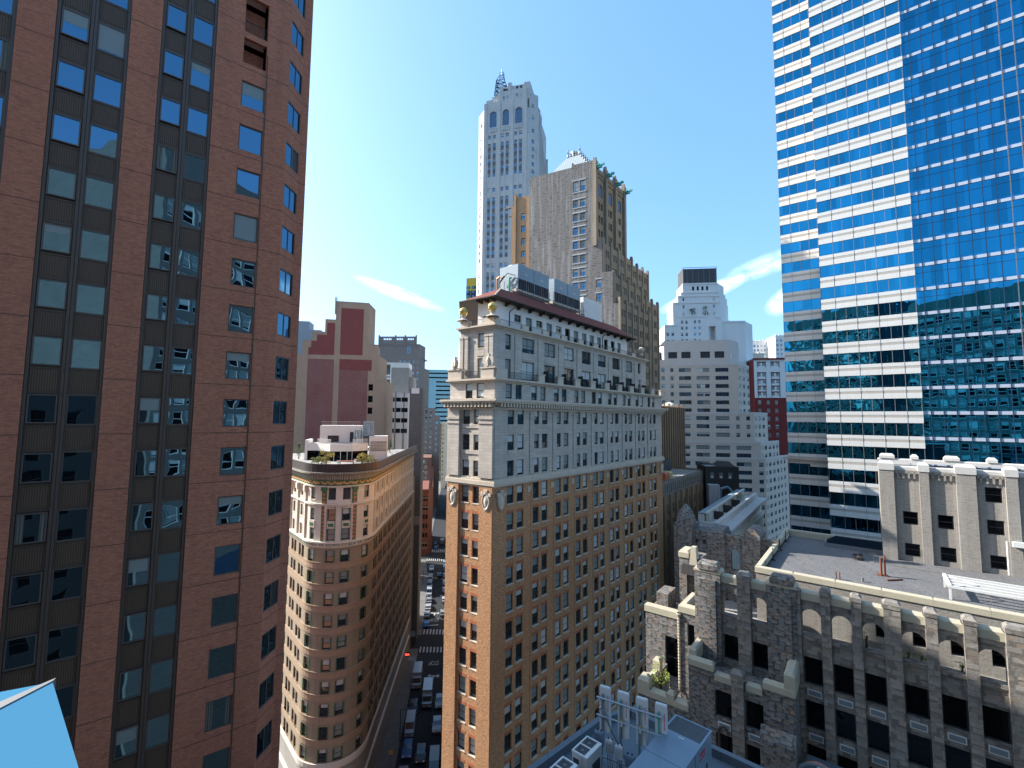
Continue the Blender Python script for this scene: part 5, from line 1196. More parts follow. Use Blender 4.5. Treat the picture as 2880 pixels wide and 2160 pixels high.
ao = [(a, a + .9, 124.2, 125.6) for a in [-11 + 1.3 * k for k in range(5)] + [-2 + 1.3 * k for k in range(5)] + [8 + 1.25 * k for k in range(4)]]
q.wall(D_, -15, 15, 121, 127, ao, .4); q.wall(D_.sub(0, -.41), -15, 15, 121, 127, ao, .1)
for k in range(22): q.box(D_, -14.5 + 1.5 * k, -13.9 + 1.5 * k, 0, .35, 119.6, 120.9)
for u in (-15, -2, 5.5, 14.2): q.box(D_, u, u + .9, -.8, .4, 118, 128)
q.build('wall', ['grey_brick'], d_root); windows(d_root, di + di2)
# E teal office slab
p = at(1232, 1049, 550); E_ = Fr((p.x, p.y), 86); e_root = bth(E_, 'distant pale turquoise office slab closing the street')
q = MB(); q.box(E_, -14, 17, -20, 0, 0, 122.6); wallmat('teal_wall', (.30, .52, .56), (.27, .48, .53), vline=(1.9, 0, .35, (.42, .62, .66)), bump=0, rough=.3); q.build('wall', 'teal_wall', e_root)
for z in rng(119, 60, -5.2): q = MB(); q.box(E_, -13 if z > 112 else -2, 16, 0, .05, z - 1.7, z); q.build('window_strip', 'dark_glass', e_root)
# white office and concrete slabs behind the roof garden
p = at(1117.7, 1117.7, 180); F = Fr((p.x, p.y), 85); f_root = bth(F, 'white office block with three dark vertical ribs and green-tinted windows')
fi2 = [(F, u, u + 2.5, z, z + 1.7, .25, 'office') for z in (70.3, 66.2, 62.1, 58) for u in (-3.5, -.4, 1.6) if u != -.4] + [(F, -.45, 1.4, z, z + 1.7, .25, 'office') for z in (70.3, 66.2, 62.1, 58)]
block(f_root, F.sub(-4.6, 0), 9.0, 12, 0, 73.8, 'white_render', [(F.sub(-4.6, 0), i[1] + 4.6, i[2] + 4.6, *i[3:]) for i in fi2])
for u in (-3.85, -.6, 2.65): q = MB(); q.box(F, u - .1, u + .1, 0, .3, 40, 73.9); q.build('rib', 'dark_frame', f_root)
p = at(1163.5, 1090, 200); F = Fr((p.x, p.y), 85); r_ = bth(F, 'weathered grey concrete tower with a white painted upper left frame')
q = MB(); q.box(F, -9.8, -2.2, -10, 0, 0, 86.0); q.box(F, -2.2, -.2, -10, -1, 0, 82); q.build('wall', 'grey_concrete', r_)
q = MB(); q.box(F, -9.8, -2.3, -10, .04, 86.0, 88.2); q.box(F, -14.4, -13.9, -6, .1, 0, 88.2); q.box(F, -10.3, -9.8, -6, .1, 0, 88.2)
for z in (88.2, 82.8, 81.6, 76, 74): q.box(F, -14.4, -9.8, -6, .08, z - .8, z)
q.box(F, -14.4, -9.8, -6, -5.8, 0, 88); q.build('white_frame', 'white_render', r_)
p = at(1162.9, 1294.5, 135); F = Fr((p.x, p.y), 82); r_ = bth(F, 'bare concrete slab tower standing between the rounded building and the street')
q = MB(); q.box(F, -1.6, 2.15, -14, 0, 0, 72.8); q.build('wall', 'dark_concrete', r_); q = MB(); q.box(F, -1.1, 1.2, 0, .03, 71.2, 72.8); q.build('white_patch', 'white_render', r_)
q = MB(); q.box(F, -1.55, 2.2, 0, .6, 33, 35.4); q.build('ledge', 'grey_concrete', r_)
# street wall on the left, far
p = at(1209, 1147, 330); F = Fr((p.x, p.y), 85); r_ = bth(F, 'grey-brown office block with rows of square windows up the left side of the street')
Hs = F.sub(3.6, 0, -85 - 8 + 3)
hi = grid(F, [-5.4, -3.2, .0], 1.5, [67.5 - 3.7 * k for k in range(16)], 2.2, .3, 'tower')
q = MB(); q.wall(F, -7, 3.6, 0, 71.3, hl(F, hi), .3); q.wall(Fr(F.p(3.6, 0, 0)[:2], -9), 0, 60, 0, 71.3, [], .3); q.face([F.p(-7, 0, 71.3), F.p(3.6, 0, 71.3), F.p(3, -40, 71.3), F.p(-7, -40, 71.3)]); q.wall(F, 3.6, 7.5, 0, 66, [(4.4, 6, z, z + 2) for z in rng(40, 62, 4)], .3)
q.build('wall', ['grey_brick'], r_); windows(r_, hi, limit=60)
p = at(1197.3, 1294.5, 300); F = Fr((p.x, p.y), 82); r_ = bth(F, 'red-brown brick building with white framed window pairs on the left of the street')
hi = grid(F, [-1.9, -.35], 1.2, [34.3 - 3.55 * k for k in range(8)], 2.4, .15, 'white')
q = MB(); q.wall(F, -4, 3.6, 0, 38.2, hl(F, hi), .3); q.wall(F, 3.6, 5.4, 0, 31.2, [], .3); S2_ = Fr(F.p(5.4, 0, 0)[:2], -9.2); 
si2 = grid(S2_, [2 + 5 * k for k in range(16)], 2.2, [26 - 3.7 * k for k in range(7)], 2.1, .3, 'blacks')
q.wall(S2_, 0, 90, 0, 31.2, hl(S2_, si2), .3); S3_ = Fr(F.p(3.6, 0, 0)[:2], -9.2); q.wall(S3_, 0, 90, 31.2, 38.2, [], .3); q.face([F.p(-4, 0, 38.2), F.p(3.6, 0, 38.2), S3_.p(90, 0, 38.2), F.p(-4, -90, 38.2)]); q.face([F.p(3.6, 0, 31.2), F.p(5.4, 0, 31.2), S2_.p(90, 0, 31.2), S3_.p(90, 0, 31.2)])
q.build('wall', ['brown_brick'], r_); windows(r_, hi + si2, limit=60)
q = MB(); q.box(F, .9, 2.6, 0, .05, 23.6, 30.2); q.build('painted_sign', 'worn_maroon', r_)
p = at(1192.6, 1477.8, 218); F = Fr((p.x, p.y), 80); r_ = bth(F, 'small vermilion building with a rounded corner where the street bends')
oi_ = [(F, u, u + .85, z, z + 2.1, .2, 'blacks') for u in (-1.8, -.6, .6) for z in (4, 8.2, 12.4, 16.6, 20.8, 25)]
q = MB(); q.wall(F, -5, 1.7, 0, 30.5, hl(F, oi_), .3); q.wall(Fr(F.p(1.7, 0, 0)[:2], 10), 0, 6, 0, 30.5, [], .3); q.wall(Fr(F.p(1.7, 0, 0)[:2], 10).sub(6, 0, -20), 0, 30, 0, 30.5, [], .3); q.face([F.p(-5, 0, 30.5), F.p(1.7, 0, 30.5), F.p(2, -30, 30.5), F.p(-5, -30, 30.5)])
for z in (26.2, 22, 5.5, 3.2): q.box(F, -5, 1.9, -.1, .35, z, z + .4, 1)
q.box(F, -5, 2.0, -.3, .5, 29.6, 30.4, 0); q.build('wall', ['vermilion', 'gothic_stone'], r_); windows(r_, oi_)
for D, px0, px1, zt, mt, lab in ((420, 1243, 1254, 60, 'cream_terra', 'slim sunlit cream building far down the street'), (470, 1228, 1244, 58, 'grey_brick', 'dark grey gabled building far down the street beside the slim cream one')):
    a = at(px0, 1180, D); c_ = at(px1, 1180, D); F = Fr((a.x, a.y), 85); r_ = bth(F, lab); W = (c_ - a).length
    block(r_, F, W, 30, 0, zt, mt, [(F, u, u + 1.0, z, z + 2, .2, 'tower') for u in rng(.7, W - 1.3, 1.6) for z in rng(8, zt - 4, 4)], parapet=.5)
# right side of the street beyond the wedge building
for y0, y1, zt, mt, lab in ((145, 205, 52, 'buff_brick', 'buff street building hidden behind the wedge building, after the first crossing'), (228, 330, 60, 'grey_brick', 'grey street building on the right side of the far block')):
    xr = -13.5 - (y0 - 140) * .145; F = Fr((xr, y0), 82); r_ = bth(F, lab); Lf_ = F.sub(0, -(y1 - y0), 90)
    block(r_, F, 22, y1 - y0, 0, zt, mt, (), (), [(Lf_, u, u + 1.3, z, z + 2, .3, 'blacks') for u in rng(3, y1 - y0 - 4, 4) for z in rng(5, zt - 5, 3.8)], parapet=.5, limit=40)
# yellow and navy patterned building
p = at(1320, 782, 400); F = Fr((p.x, p.y), 105); y_root = bth(F, 'slim yellow and navy checkered building beside the limestone tower')
q = MB(); q.box(F, -2.6, 12, -12, 0, 0, 189.4); q.build('wall', 'yellow_panel', y_root)
wallmat('navy_panel', (.03, .06, .12), (.025, .05, .10), bump=0); rr = random.Random(3); z = 182; k = 0
while z > 60:
    q = MB(); q.box(F, -2.7, .6 + .6 * (k % 2), 0, .06, z - 2.6, z); q.box(F, 2.4 - .6 * (k % 3), 6.5, 0, .06, z - 2.6, z)
    if k % 2: q.box(F, -2.7, 7, 0, .05, z - 3.9, z - 2.6)
    q.box(F, -2.1, -.4, .06, .1, z - 2.3, z - .3, 1); q.box(F, 3.2, 4.6, .06, .1, z - 2.3, z - .3, 1); q.build('dark_panel', ['navy_panel', 'sky_glass'], y_root); z -= 3.95; k += 1
# P : terraced pale apartment house
p = at(2060.8, 1239.2, 170); PF = Fr((p.x, p.y), 100); p_root = bth(PF, 'pale terraced apartment house stepping down in wide tiers with long window bands', name='terraced_apartments')
pit, q = [], MB()
def tier(u0, u1, z0, z1, cols_, rows_, Ls, scol):
    it = []; S_ = Fr(PF.p(u1, 0, 0)[:2], 47)
    for u, w_, sty in cols_:
        for z in rows_: it.append((PF, u, u + w_, z, z + 1.5, .25, sty))
    for u, w_ in scol:
        for z in rows_: it.append((S_, u, u + w_, z, z + 1.5, .25, 'apt'))
    q.wall(PF, u0, u1, z0, z1, hl(PF, it), .3, 0); q.wall(S_, 0, Ls, z0, z1, hl(S_, it), .3, 0)
    q.face([PF.p(u0, 0, z1), PF.p(u1, 0, z1), S_.p(Ls, 0, z1), PF.p(u0, -20, z1)], 1); q.box(PF, u0, u1, -.2, .08, z1 - .5, z1 + .35, 1); q.box(S_, 0, Ls, -.2, .08, z1 - .5, z1 + .35, 1)
    l_ = PF.sub(u0, -16, 90); q.wall(l_, 0, 16, z0, z1, [], .2)
    pit.extend(it)
RP = lambda a, n_: [a - 3.07 * k for k in range(n_)]
sc4 = [(.6, .5), (1.9, .6), (4.0, 2.4), (8.4, 2.4), (12.8, 2.2), (17, 1.6)]
tier(-17, 10.9, 0, 50.2, [(-16.9, 1.9, 'apt'), (-13.3, 5.0, 'apt4'), (-6.2, 5.0, 'apt4'), (1.1, 5.2, 'apt4'), (8.8, 1.5, 'apt')], RP(47.3, 13), 26, sc4 + [(21, 1.8)])
tier(-17, 9.6, 50.2, 56.1, [(-17, 1.9, 'apt'), (-12.9, 4.8, 'apt4'), (-6.0, 5.0, 'apt4'), (1.2, 5.1, 'apt4')], [53.3, 50.5], 20, sc4)
tier(-17, 7.65, 56.1, 66.9, [(-17, 2.2, 'apt'), (-12.6, 4.6, 'apt4'), (-5.75, 4.8, 'apt4'), (1.35, 1.3, 'apt'), (4.95, 1.3, 'apt')], RP(64.2, 3), 14, sc4[:5])
tier(-27.4, 2.5, 66.9, 85.2, [(-25, 1.2, 'apt'), (-21.8, 1.2, 'apt'), (-18.6, 4.4, 'apt4'), (-12.2, 4.6, 'apt4'), (-5.5, 4.7, 'apt4')], RP(82.4, 6), 11, sc4[:4])
q.build('wall', ['pale_apartment', 'pink_panel'], p_root)
pv = [(PF, u, u + w_, 87.7, 90.2, .3, 'louvre') for u, w_ in ((-22.4, 3.3), (-17.6, 3.4), (-10.7, 3.5), (-5.6, 3.5))]
q = MB(); S_ = Fr(PF.p(-.4, 0, 0)[:2], 47); q.wall(PF, -24, -.4, 85.2, 94.6, hl(PF, pv), .3); q.wall(S_, 0, 9, 85.2, 94.4, [(1.2, 3, 87.5, 90)], .3); q.face([PF.p(-24, 0, 94.5), PF.p(-.4, 0, 94.5), S_.p(9, 0, 94.5), PF.p(-24, -14, 94.5)]); q.build('plant_block', ['pink_panel'], p_root)
windows(p_root, pit + pv)
for u0, z in ((-17, 50.5), (-17, 56.4), (-27, 85.5)): rail('terrace_railing', PF, u0, u0 + 25, -.1, z, z + 1.0, .5, p_root, 'grey_metal')
# white stepped tower with louvred crown
p = at(1940.8, 931, 240); WF = Fr((p.x, p.y), 97); w_root = bth(WF, 'white stepped tower with a dark louvred crown behind the terraced apartments', name='white_tower')
wi_ = []
for us, w_, zs_ in (([-12.2, -9.6], 1.4, [109.2, 105.2]), ([-4.6, -2.3, 2.0, 4.3], 1.2, [115.6, 112.4, 109, 105.6])): wi_ += grid(WF, us, w_, zs_, 1.7, .3, 'tower')
wi_ += [(WF, u, u + 1.0, z, z + 1.7, .3, 'tower') for u in (-3.6, 12) for z in (120, 124, 128)] + [(WF, 1.5 + 2.4 * k, 2.6 + 2.4 * k, 133.6, 135.8, .3, 'blacks', 0) for k in range(4)]
q = MB(); WS = lambda u: Fr(WF.p(u, 0, 0)[:2], 44)
def wtier(u0, u1, z0, z1, Ls, d=0, ch=0):
    F = WF.sub(0, -d); S_ = Fr(F.p(u1, 0, 0)[:2], 44); q.wall(F, u0, u1, z0, z1, [h for h in hl(WF, wi_)], .3); q.wall(S_, 0, Ls, z0, z1, [], .3); q.face([F.p(u0, 0, z1), F.p(u1, 0, z1), S_.p(Ls, 0, z1), F.p(u0, -14, z1)]); l_ = F.sub(u0, -14, 90); q.wall(l_, 0, 14, z0, z1, [], .2); q.box(F, u0, u1, -.1, .3, z1 - .5, z1 + .3)
wtier(-13.2, -6.4, 0, 114.8, 6); wtier(-6.4, 9.4, 0, 119.6, 5); wtier(9.4, 13.2, 0, 114.5, 2, 4); wtier(13.2, 16, 0, 119, 14)
wtier(-8.7, 15.6, 114, 127, 12, .01); wtier(-6, 15.5, 127, 130.6, 11, .02); wtier(-4.4, 15.1, 130.6, 132.5, 10, .03); wtier(-3.4, 14.6, 132.5, 137.3, 9, .04)
wtier(16, 28.7, 0, 116.8, 12, 2)
q.build('wall', ['white_tower'], w_root); windows(w_root, wi_)
q = MB(); q.box(WF, -2.9, 14.4, -12, -.4, 137.3, 145.6); q.build('louvred_crown', 'crown_louvre', w_root)
q = MB(); 
for u in (-2.9, 14.3): q.box(WF, u - .1, u + .1, -12, -.3, 145.6, 146.4)
q.box(WF, -2.9, 14.4, -.5, -.3, 146.2, 146.4); q.build('crown_frame', 'grey_metal', w_root)
# claret brick building beside the banded tower
p = at(2151.8, 1051.5, 230); QF = Fr((p.x, p.y), 100); q_root = bth(QF, 'claret brick building with a pale stone upper part beside the banded tower')
qi = grid(QF, [-3.4, -1.3, 3.0, 5.1], 1.4, [86.5, 83.0, 79.7, 76.9, 92], 2.0, .3, 'white') + grid(QF, [-3.6, .4, 4.2], 1.4, [72.5, 68.3] + [64.2 - 4 * k for k in range(5)], 2.1, .3, 'white')
q = MB(); q.wall(QF, -5.2, 12, 75.8, 95.2, [h for h in hl(QF, qi) if h[2] > 75.8], .3, 0); q.wall(QF, -5.2, 12, 0, 75.8, [h for h in hl(QF, qi) if h[2] < 75.8], .3, 1)
for u0, u1 in ((-3.6, .3), (2.7, 6.8)): q.box(QF, u0, u1, 0, .0, 0, 0); 
for u0 in (-3.7, 2.7):
    for z in (76.4, 79.4, 82.7, 86.2, 91.6): q.box(QF, u0, u0 + .28, 0, .08, z - .3, z + 2.8, 1); q.box(QF, u0 + 3.8, u0 + 4.1, 0, .08, z - .3, z + 2.8, 1); q.box(QF, u0, u0 + 4.1, 0, .08, z + 2.15, z + 2.6, 1)
q.box(QF, -5.6, 12, -.4, .7, 95.2, 96, 1); q.face([QF.p(-5.2, 0, 95.9), QF.p(12, 0, 95.9), QF.p(12, -12, 95.9), QF.p(-5.2, -12, 95.9)]); l_ = QF.sub(-5.2, -12, 90); q.wall(l_, 0, 12, 0, 95.2, [], .2, 1)
q.build('wall', ['white_tower', 'claret_brick'], q_root); windows(q_root, qi)
for D, x0, x1, yt, mt, lab in ((420, 2106, 2185, 959, 'white_tower', 'white gabled tower block on the skyline beside the banded tower'), (400, 2180, 2204, 943, 'white_tower', 'taller white tower block on the skyline touching the banded tower'), (280, 2088, 2145, 994, 'cream_terra', 'cream rooftop block with dark window slots behind the claret brick building')):
    a, c_ = at(x0, yt, D), at(x1, yt, D); F = Fr((a.x, a.y), 98); r_ = bth(F, lab); W = (c_.xy - a.xy).length
    block(r_, F, W, 20, 0, a.z, mt, [(F, u, u + 1.6, z, z + 2.2, .3, 'tower') for u in rng(1, W - 2.4, 3.0) for z in rng(a.z - 30, a.z - 3.5, 4)], parapet=.6)
    for u in rng(.2, W - 1.5, 3.0): q = MB(); q.box(F, u, u + .8, -.8, .2, a.z - .2, a.z + 1.0); q.build('merlon', mt, r_)
a = at(1830, 1020, 190); F = Fr((a.x, a.y), 98); r_ = bth(F, 'low pink brick roof with a black water tank between the wedge building and the apartments'); block(r_, F, 9, 12, 0, at(1830, 1012, 190).z, 'pink_panel', [(F, 1.5, 2.6, 84, 85.6, .2, 'white'), (F, 1.5, 2.6, 81, 82.6, .2, 'white')], parapet=.5)
t_ = tag(None, '', '') if False else None
z0_ = at(1830, 1014, 190).z; q = MB(); q.box(F, -.5, 4.8, -5, -1, z0_ + .6, z0_ + 3.6); q.box(F, -.5, 5.3, -5.2, -.8, z0_, z0_ + .6); o = q.build('water_tank', 'crown_louvre'); tag(o, 'black louvred tank on the low pink roof beside the wedge building', 'water tank')
# U : brown buildings with vertical strips
p = at(1983.8, 1318.7, 135); UF = Fr((p.x, p.y), 38); u_root = bth(UF, 'brown stone building with narrow vertical window strips and a pale ribbed parapet', name='ribbed_building')
ui = []; 
for k in range(9):
    u = -4.6 - 4.3 * k
    for z in rng(44.0, 6, -3.6): ui += [(UF, u, u + 1.3, z - 2.2, z, .5, 'white'), (UF, u + 1.7, u + 3.0, z - 2.2, z, .5, 'white')]
q = MB(); q.wall(UF, -40, 0, 0, 46.2, hl(UF, ui), .55); q.wall(UF, -40, 0, 46.2, 49.8, [], .2, 1); q.wall(UF.sub(0, 0, -90), 0, 15, 0, 49.8, [], .3)
for k in range(10): q.box(UF, -1.3 - 4.3 * k, -.3 - 4.3 * k, 0, .5, 0, 46.4)
for k in range(26): q.box(UF, -1.0 - 1.5 * k, -.3 - 1.5 * k, 0, .15, 46.9, 49.0, 1)
q.face([UF.p(-40, 0, 49.3), UF.p(0, 0, 49.3), UF.p(0, -15, 49.3), UF.p(-40, -15, 49.3)], 2); q.build('wall', ['brown_verticals', 'cut_stone', 'grey_concrete'], u_root); windows(u_root, ui, limit=90)
tents = [(-30, 'red box on the brown roof terrace beside the wedge building', 'terra_red'), (-27, 'yellow box on the brown roof terrace beside the red one', 'terra_gold')]
for u, lab, mt in tents: q = MB(); q.cap(UF, u, u + 2.2, -3.4, -1.2, 49.3, 51.2, .3); q.box(UF, u - .1, u + 2.3, -3.5, -1.1, 50.3, 50.5); tag(q.build('roof_box', mt), lab, 'box')
q = MB(); q.box(UF, -18, -6, -12, -8, 49.3, 52.6); q.box(UF, -17, -7, -12.2, -7.8, 52.6, 52.9); tag(q.build('roof_hut', 'dark_frame'), 'black plant hut on the ribbed brown building', 'roof hut')
p = at(1922.8, 1141, 150); U2 = Fr((p.x, p.y), 38); r_ = bth(U2, 'taller dark brown building with vertical ribs just right of the wedge building'); ui = []
for k in range(6):
    u = -4.2 - 4.0 * k
    for z in rng(62.5, 8, -3.9): ui += [(U2, u, u + 1.1, z - 2.2, z, .5, 'white'), (U2, u + 1.5, u + 2.6, z - 2.2, z, .5, 'white')]
q = MB(); q.wall(U2, -28, 0, 0, 68.2, hl(U2, ui), .55); q.wall(U2.sub(0, 0, -90), 0, 15, 0, 68.2, [], .3); q.face([U2.p(-28, 0, 68), U2.p(0, 0, 68), U2.p(0, -15, 68), U2.p(-28, -15, 68)])
for k in range(15): q.box(U2, -1 - 2.0 * k, -.5 - 2.0 * k, 0, .5, 0, 68.4 + .7 * (k % 2))
q.build('wall', ['brown_verticals'], r_); windows(r_, ui, limit=80)
q = MB(); c_ = U2.p(-5, -3, 68.2); q.lathe(c_, [(2.6, 0), (2.4, .6), (1.6, 1.2), (.01, 1.7)], 14); tag(q.build('dome', 'white_frame'), 'white domed canopy on the dark brown ribbed building', 'canopy')
# V : long low building with a roof terrace
p = at(2034.2, 1477.9, 90); VF = Fr((p.x, p.y), 36.5); v_root = bth(VF, 'long low pale building with a colonnade, roof terraces and white coping', name='terrace_building')
V2 = VF.sub(0, 0, 90).sub(-5.2, 0, 0); zt = 43.6
vi = [(VF, 1.2 + 2.6 * k, 2.2 + 2.6 * k, 40.1, 41.8, .3, 'blacks', 0) for k in range(17)]
q = MB(); q.wall(VF, 0, 47, 0, 42.6, hl(VF, vi), .3); q.wall(VF.sub(0, -5.5, 90), 0, 5.5, 0, 42.6, [], .3); q.wall(VF.sub(47, 0, -90), 0, 5.5, 0, 42.6, [], .3)
for k in range(27): q.box(VF, .6 + 1.75 * k, 1.2 + 1.75 * k, 0, .5, 20, 38.6)
q.box(VF, 0, 47, 0, .5, 38.6, 39.3); q.build('wall', ['cream_terra'], v_root); windows(v_root, vi)
q = MB(); q.box(VF, -.4, 47.4, -1.6, 1.4, 42.6, 42.95); q.build('cornice', ['white_coping'], v_root)
q = MB(); q.box(VF, -.1, 47, -1.7, -.9, 42.95, 44.1); q.box(VF, -.1, .5, -4, -1.7, 42.95, 44.0); q.build('parapet', ['pink_panel'], v_root)
q = MB(); q.face([VF.p(0, -1, 43.0), VF.p(47, -1, 43.0), VF.p(47, -5, 43.0), VF.p(0, -5, 43.0)]); q.build('terrace', ['white_coping'], v_root)
q = MB(); q.wall(VF.sub(0, -3.8), 3, 44, 43, 45.0, [(4 + 5 * k, 5.2 + 5 * k, 43.2, 44.7) for k in range(8)], .3); q.box(VF, 3, 44, -5.4, -4.15, 43, 44.9); q.box(VF, 2.8, 44.2, -4.1, -3.5, 45.0, 45.3); q.build('attic', ['cream_terra'], v_root)
q = MB(); q.face([VF.p(3, -4.0, 45.05), VF.p(44, -4.0, 45.05), VF.p(44, -5.5, 45.05), VF.p(3, -5.5, 45.05)]); q.build('roof', ['galv_blue'], v_root)
for k in range(3): q = MB(); q.box(VF, 9 + 9 * k, 9.3 + 9 * k, -3.7, -1.8, 43, 44.7); o = q.build('terrace_screen', 'dark_wood', v_root)
# W : dark building
p = at(2068.7, 1332, 130); F = Fr((p.x, p.y), 99); r_ = bth(F, 'black-painted building end with a domed roof light and small lit windows'); W_ = 8.3
block(r_, F.sub(-8.1, 0), 9.0, 10, 0, 51.0, 'dark_frame', [(F.sub(-8.1, 0), 1.4 + 2.6 * k, 2.5 + 2.6 * k, 47.8, 49.8, .3, 'grey_one') for k in ()], parapet=.4)
for k in range(3): q = MB(); q.box(F, -6.8 + 2.4 * k, -5.8 + 2.4 * k, 0, .1, 47.7, 49.3, 0); q.box(F, -6.6 + 2.4 * k, -6.0 + 2.4 * k, .1, .14, 47.8, 48.4, 1); q.build('window', ['pvc_grey', 'white_frame'], r_)
q = MB(); q.taper(F, -4.8, .2, -6, -.6, 51, 52.3, 1.2, 1.2); q.build('roof_light', 'dark_wood', r_)
for k, (u, w_, h) in enumerate(((-8.0, 2.9, 3.4),)): q = MB(); q.box(F, u, u + w_, .5, 3, 38, 46.2); wallmat('ribbed_white', (.55, .56, .58), (.5, .51, .53), vline=(.35, 0, .12, (.2, .21, .23)), bump=0); tag(q.build('plant_box', 'ribbed_white'), 'white ribbed plant box in front of the black building end', 'plant box')
q = MB(); q.path([F.p(-4.5, 1.5, 42), F.p(-4.5, 1.5, 45), F.p(-2.6, 1.5, 45.6), F.p(-1.6, 1.5, 44.4)], .35, 8); tag(q.build('duct', 'galv_blue'), 'bent metal duct below the black building end', 'duct')
# unseen buildings; all but the office tower added for shadow or dark reflections
F = Fr((-50, 44), 5); F = Fr((-50, 60.3), 185); F = Fr((-66, 50), 90); xr_ = bth(F, 'plain brown brick tower standing hidden behind the tall red brick apartment tower')
F = Fr((-66, 50), 90); block(xr_, F, 16, 16.3, 0, 103, 'brown_brick', grid(F, rng(1.5, 13, 3), 1.4, rng(6, 97, 3.4), 1.8, .3, 'blacks'), (), (), limit=30)
F = Fr((52, -9), 270); ow = bth(F, 'pale office tower behind the viewpoint, mirrored in the glass of the banded tower')
block(ow, F, 43, 30, 0, 106, 'dark_concrete', grid(F, rng(1, 40.5, 2.6), 2.1, rng(44, 100, 3.6), 2.6, .1, 'mirror', None), (), (), limit=60)
F = Fr((-14, -24), 270); ow3 = bth(F, 'dark glazed tower behind the viewpoint and to the left, mirrored in the banded tower')
block(ow3, F, 38, 25, 0, 116, 'dark_frame', grid(F, rng(1, 34, 4.6), 3.6, rng(66, 110, 3.6), 2.6, .1, 'mirror', None), (), (), limit=60)
F = Fr((9, -9.5), 270); ow2 = bth(F, 'dark stone block behind the viewpoint, mirrored in the lower windows of the red brick tower')
block(ow2, F, 48, 30, 0, 69, 'dark_frame', grid(F, rng(1, 45, 3.6), 1.6, rng(30, 65, 3.6), 2.0, .1, 'blacks'), (), (), limit=60)
# ============================================================ ground and street
wallmat('asphalt', (.028, .03, .035), (.019, .021, .025), patch=.4, bump=.3, grain=.2); wallmat('pavement', (.17, .165, .155), (.13, .125, .12), block=(1.5, 1.5, (.6, .6, .6), .03, .9), bump=.1)
plain('road_paint', (.38, .39, .40), .6, var=.25); plain('city_ground', (.04, .04, .04), .9)
q = MB(); q.face([(-3000, -3000, -.30), (3000, -3000, -.30), (3000, 3000, -.30), (-3000, 3000, -.30)]); struct(q.build('ground', 'city_ground'))
kl = [(-17.0, 55), (-20.6, 87), (-25.2, 131), (-26.5, 145), (-33.4, 190), (-38.9, 214), (-42, 245), (-57, 365), (-75, 520)]
def ribbon(name, o0, o1, z, mt, y0=None, y1=None):
    q = MB()
    for (xa, ya), (xb, yb) in zip(kl, kl[1:]):
        q.face([(xa + o0, ya, z), (xa + o1, ya, z), (xb + o1, yb, z), (xb + o0, yb, z)])
        q.face([(xa + o0, ya, z), (xb + o0, yb, z), (xb + o0, yb, z - .3), (xa + o0, ya, z - .3)])
    return struct(q.build(name, mt))
ribbon('road', 0, 8.6, 0.0, 'asphalt'); ribbon('pavement', -7.5, 0, .14, 'pavement'); ribbon('pavement', 8.6, 13, .14, 'pavement')
def kx(y):
    for (xa, ya), (xb, yb) in zip(kl, kl[1:]):
        if y <= yb: return xa + (xb - xa) * (y - ya) / (yb - ya)
q = MB()
for y0, y1, sl_ in ((132.5, 140.5, .1), (213.5, 222, .0)): q.face([(-80, y0 - 4, .146), (60, y0 + 4, .146), (60, y1 + 4, .146), (-80, y1 - 4, .146)])
struct(q.build('side_street', 'asphalt'))
q = MB()
for y0, y1, n_ in ((129.6, 132.6, 9), (140.0, 143.2, 8), (209.5, 212.5, 9), (222.6, 228, 9)):
    for k in range(n_):
        x = kx((y0 + y1) / 2) + .5 + .95 * k; q.face([(x, y0, .152), (x + .45, y0, .152), (x + .45 - (y1 - y0) * .1, y1, .152), (x - (y1 - y0) * .1, y1, .152)])
q.face([(kx(146) + .3, 145.6, .01), (kx(146) + 4.5, 146.4, .01), (kx(146) + 4.5, 146.9, .01), (kx(146) + .3, 146.1, .01)])
struct(q.build('crossing_marking', 'road_paint'))
def roadtext(s_, x, y, rz, sx, sy):
    cu = bpy.data.curves.new('road_word', 'FONT'); cu.body = s_; cu.size = 1; cu.align_x = 'CENTER'; tmp = bpy.data.objects.new('tmp', cu); COL.objects.link(tmp)
    bpy.context.view_layer.update(); me = bpy.data.meshes.new_from_object(tmp.evaluated_get(bpy.context.evaluated_depsgraph_get())); bpy.data.objects.remove(tmp)
    me.materials.append(M['road_paint']); o = bpy.data.objects.new('road_word', me); COL.objects.link(o); o.location = (x, y, .02); o.rotation_euler.z = rz; o.scale = (sx, sy, 1); return struct(o)
roadtext('STOP', kx(150) + 3.2, 151.0, math.pi + .12, 1.15, 3.0); roadtext('STOP', kx(124) + 4.6, 125.5, math.pi + .1, 1.1, 3.0)
for x, y in ((kx(155) + 3.4, 155), (kx(118) + 5.0, 118.5)):
    q = MB(); q.face([(x - 1.5, y, .02), (x - .9, y - .9, .02), (x - .9, y + .9, .02)]); q.face([(x + 1.5, y, .02), (x + .9, y + .9, .02), (x + .9, y - .9, .02)]); q.face([(x - .9, y - .25, .02), (x + .9, y - .25, .02), (x + .9, y + .25, .02), (x - .9, y + .25, .02)]); q.face([(x - .2, y - 1.6, .02), (x + .2, y - 1.6, .02), (x + .2, y - .25, .02), (x - .2, y - .25, .02)])
    struct(q.build('road_arrow', 'road_paint'))
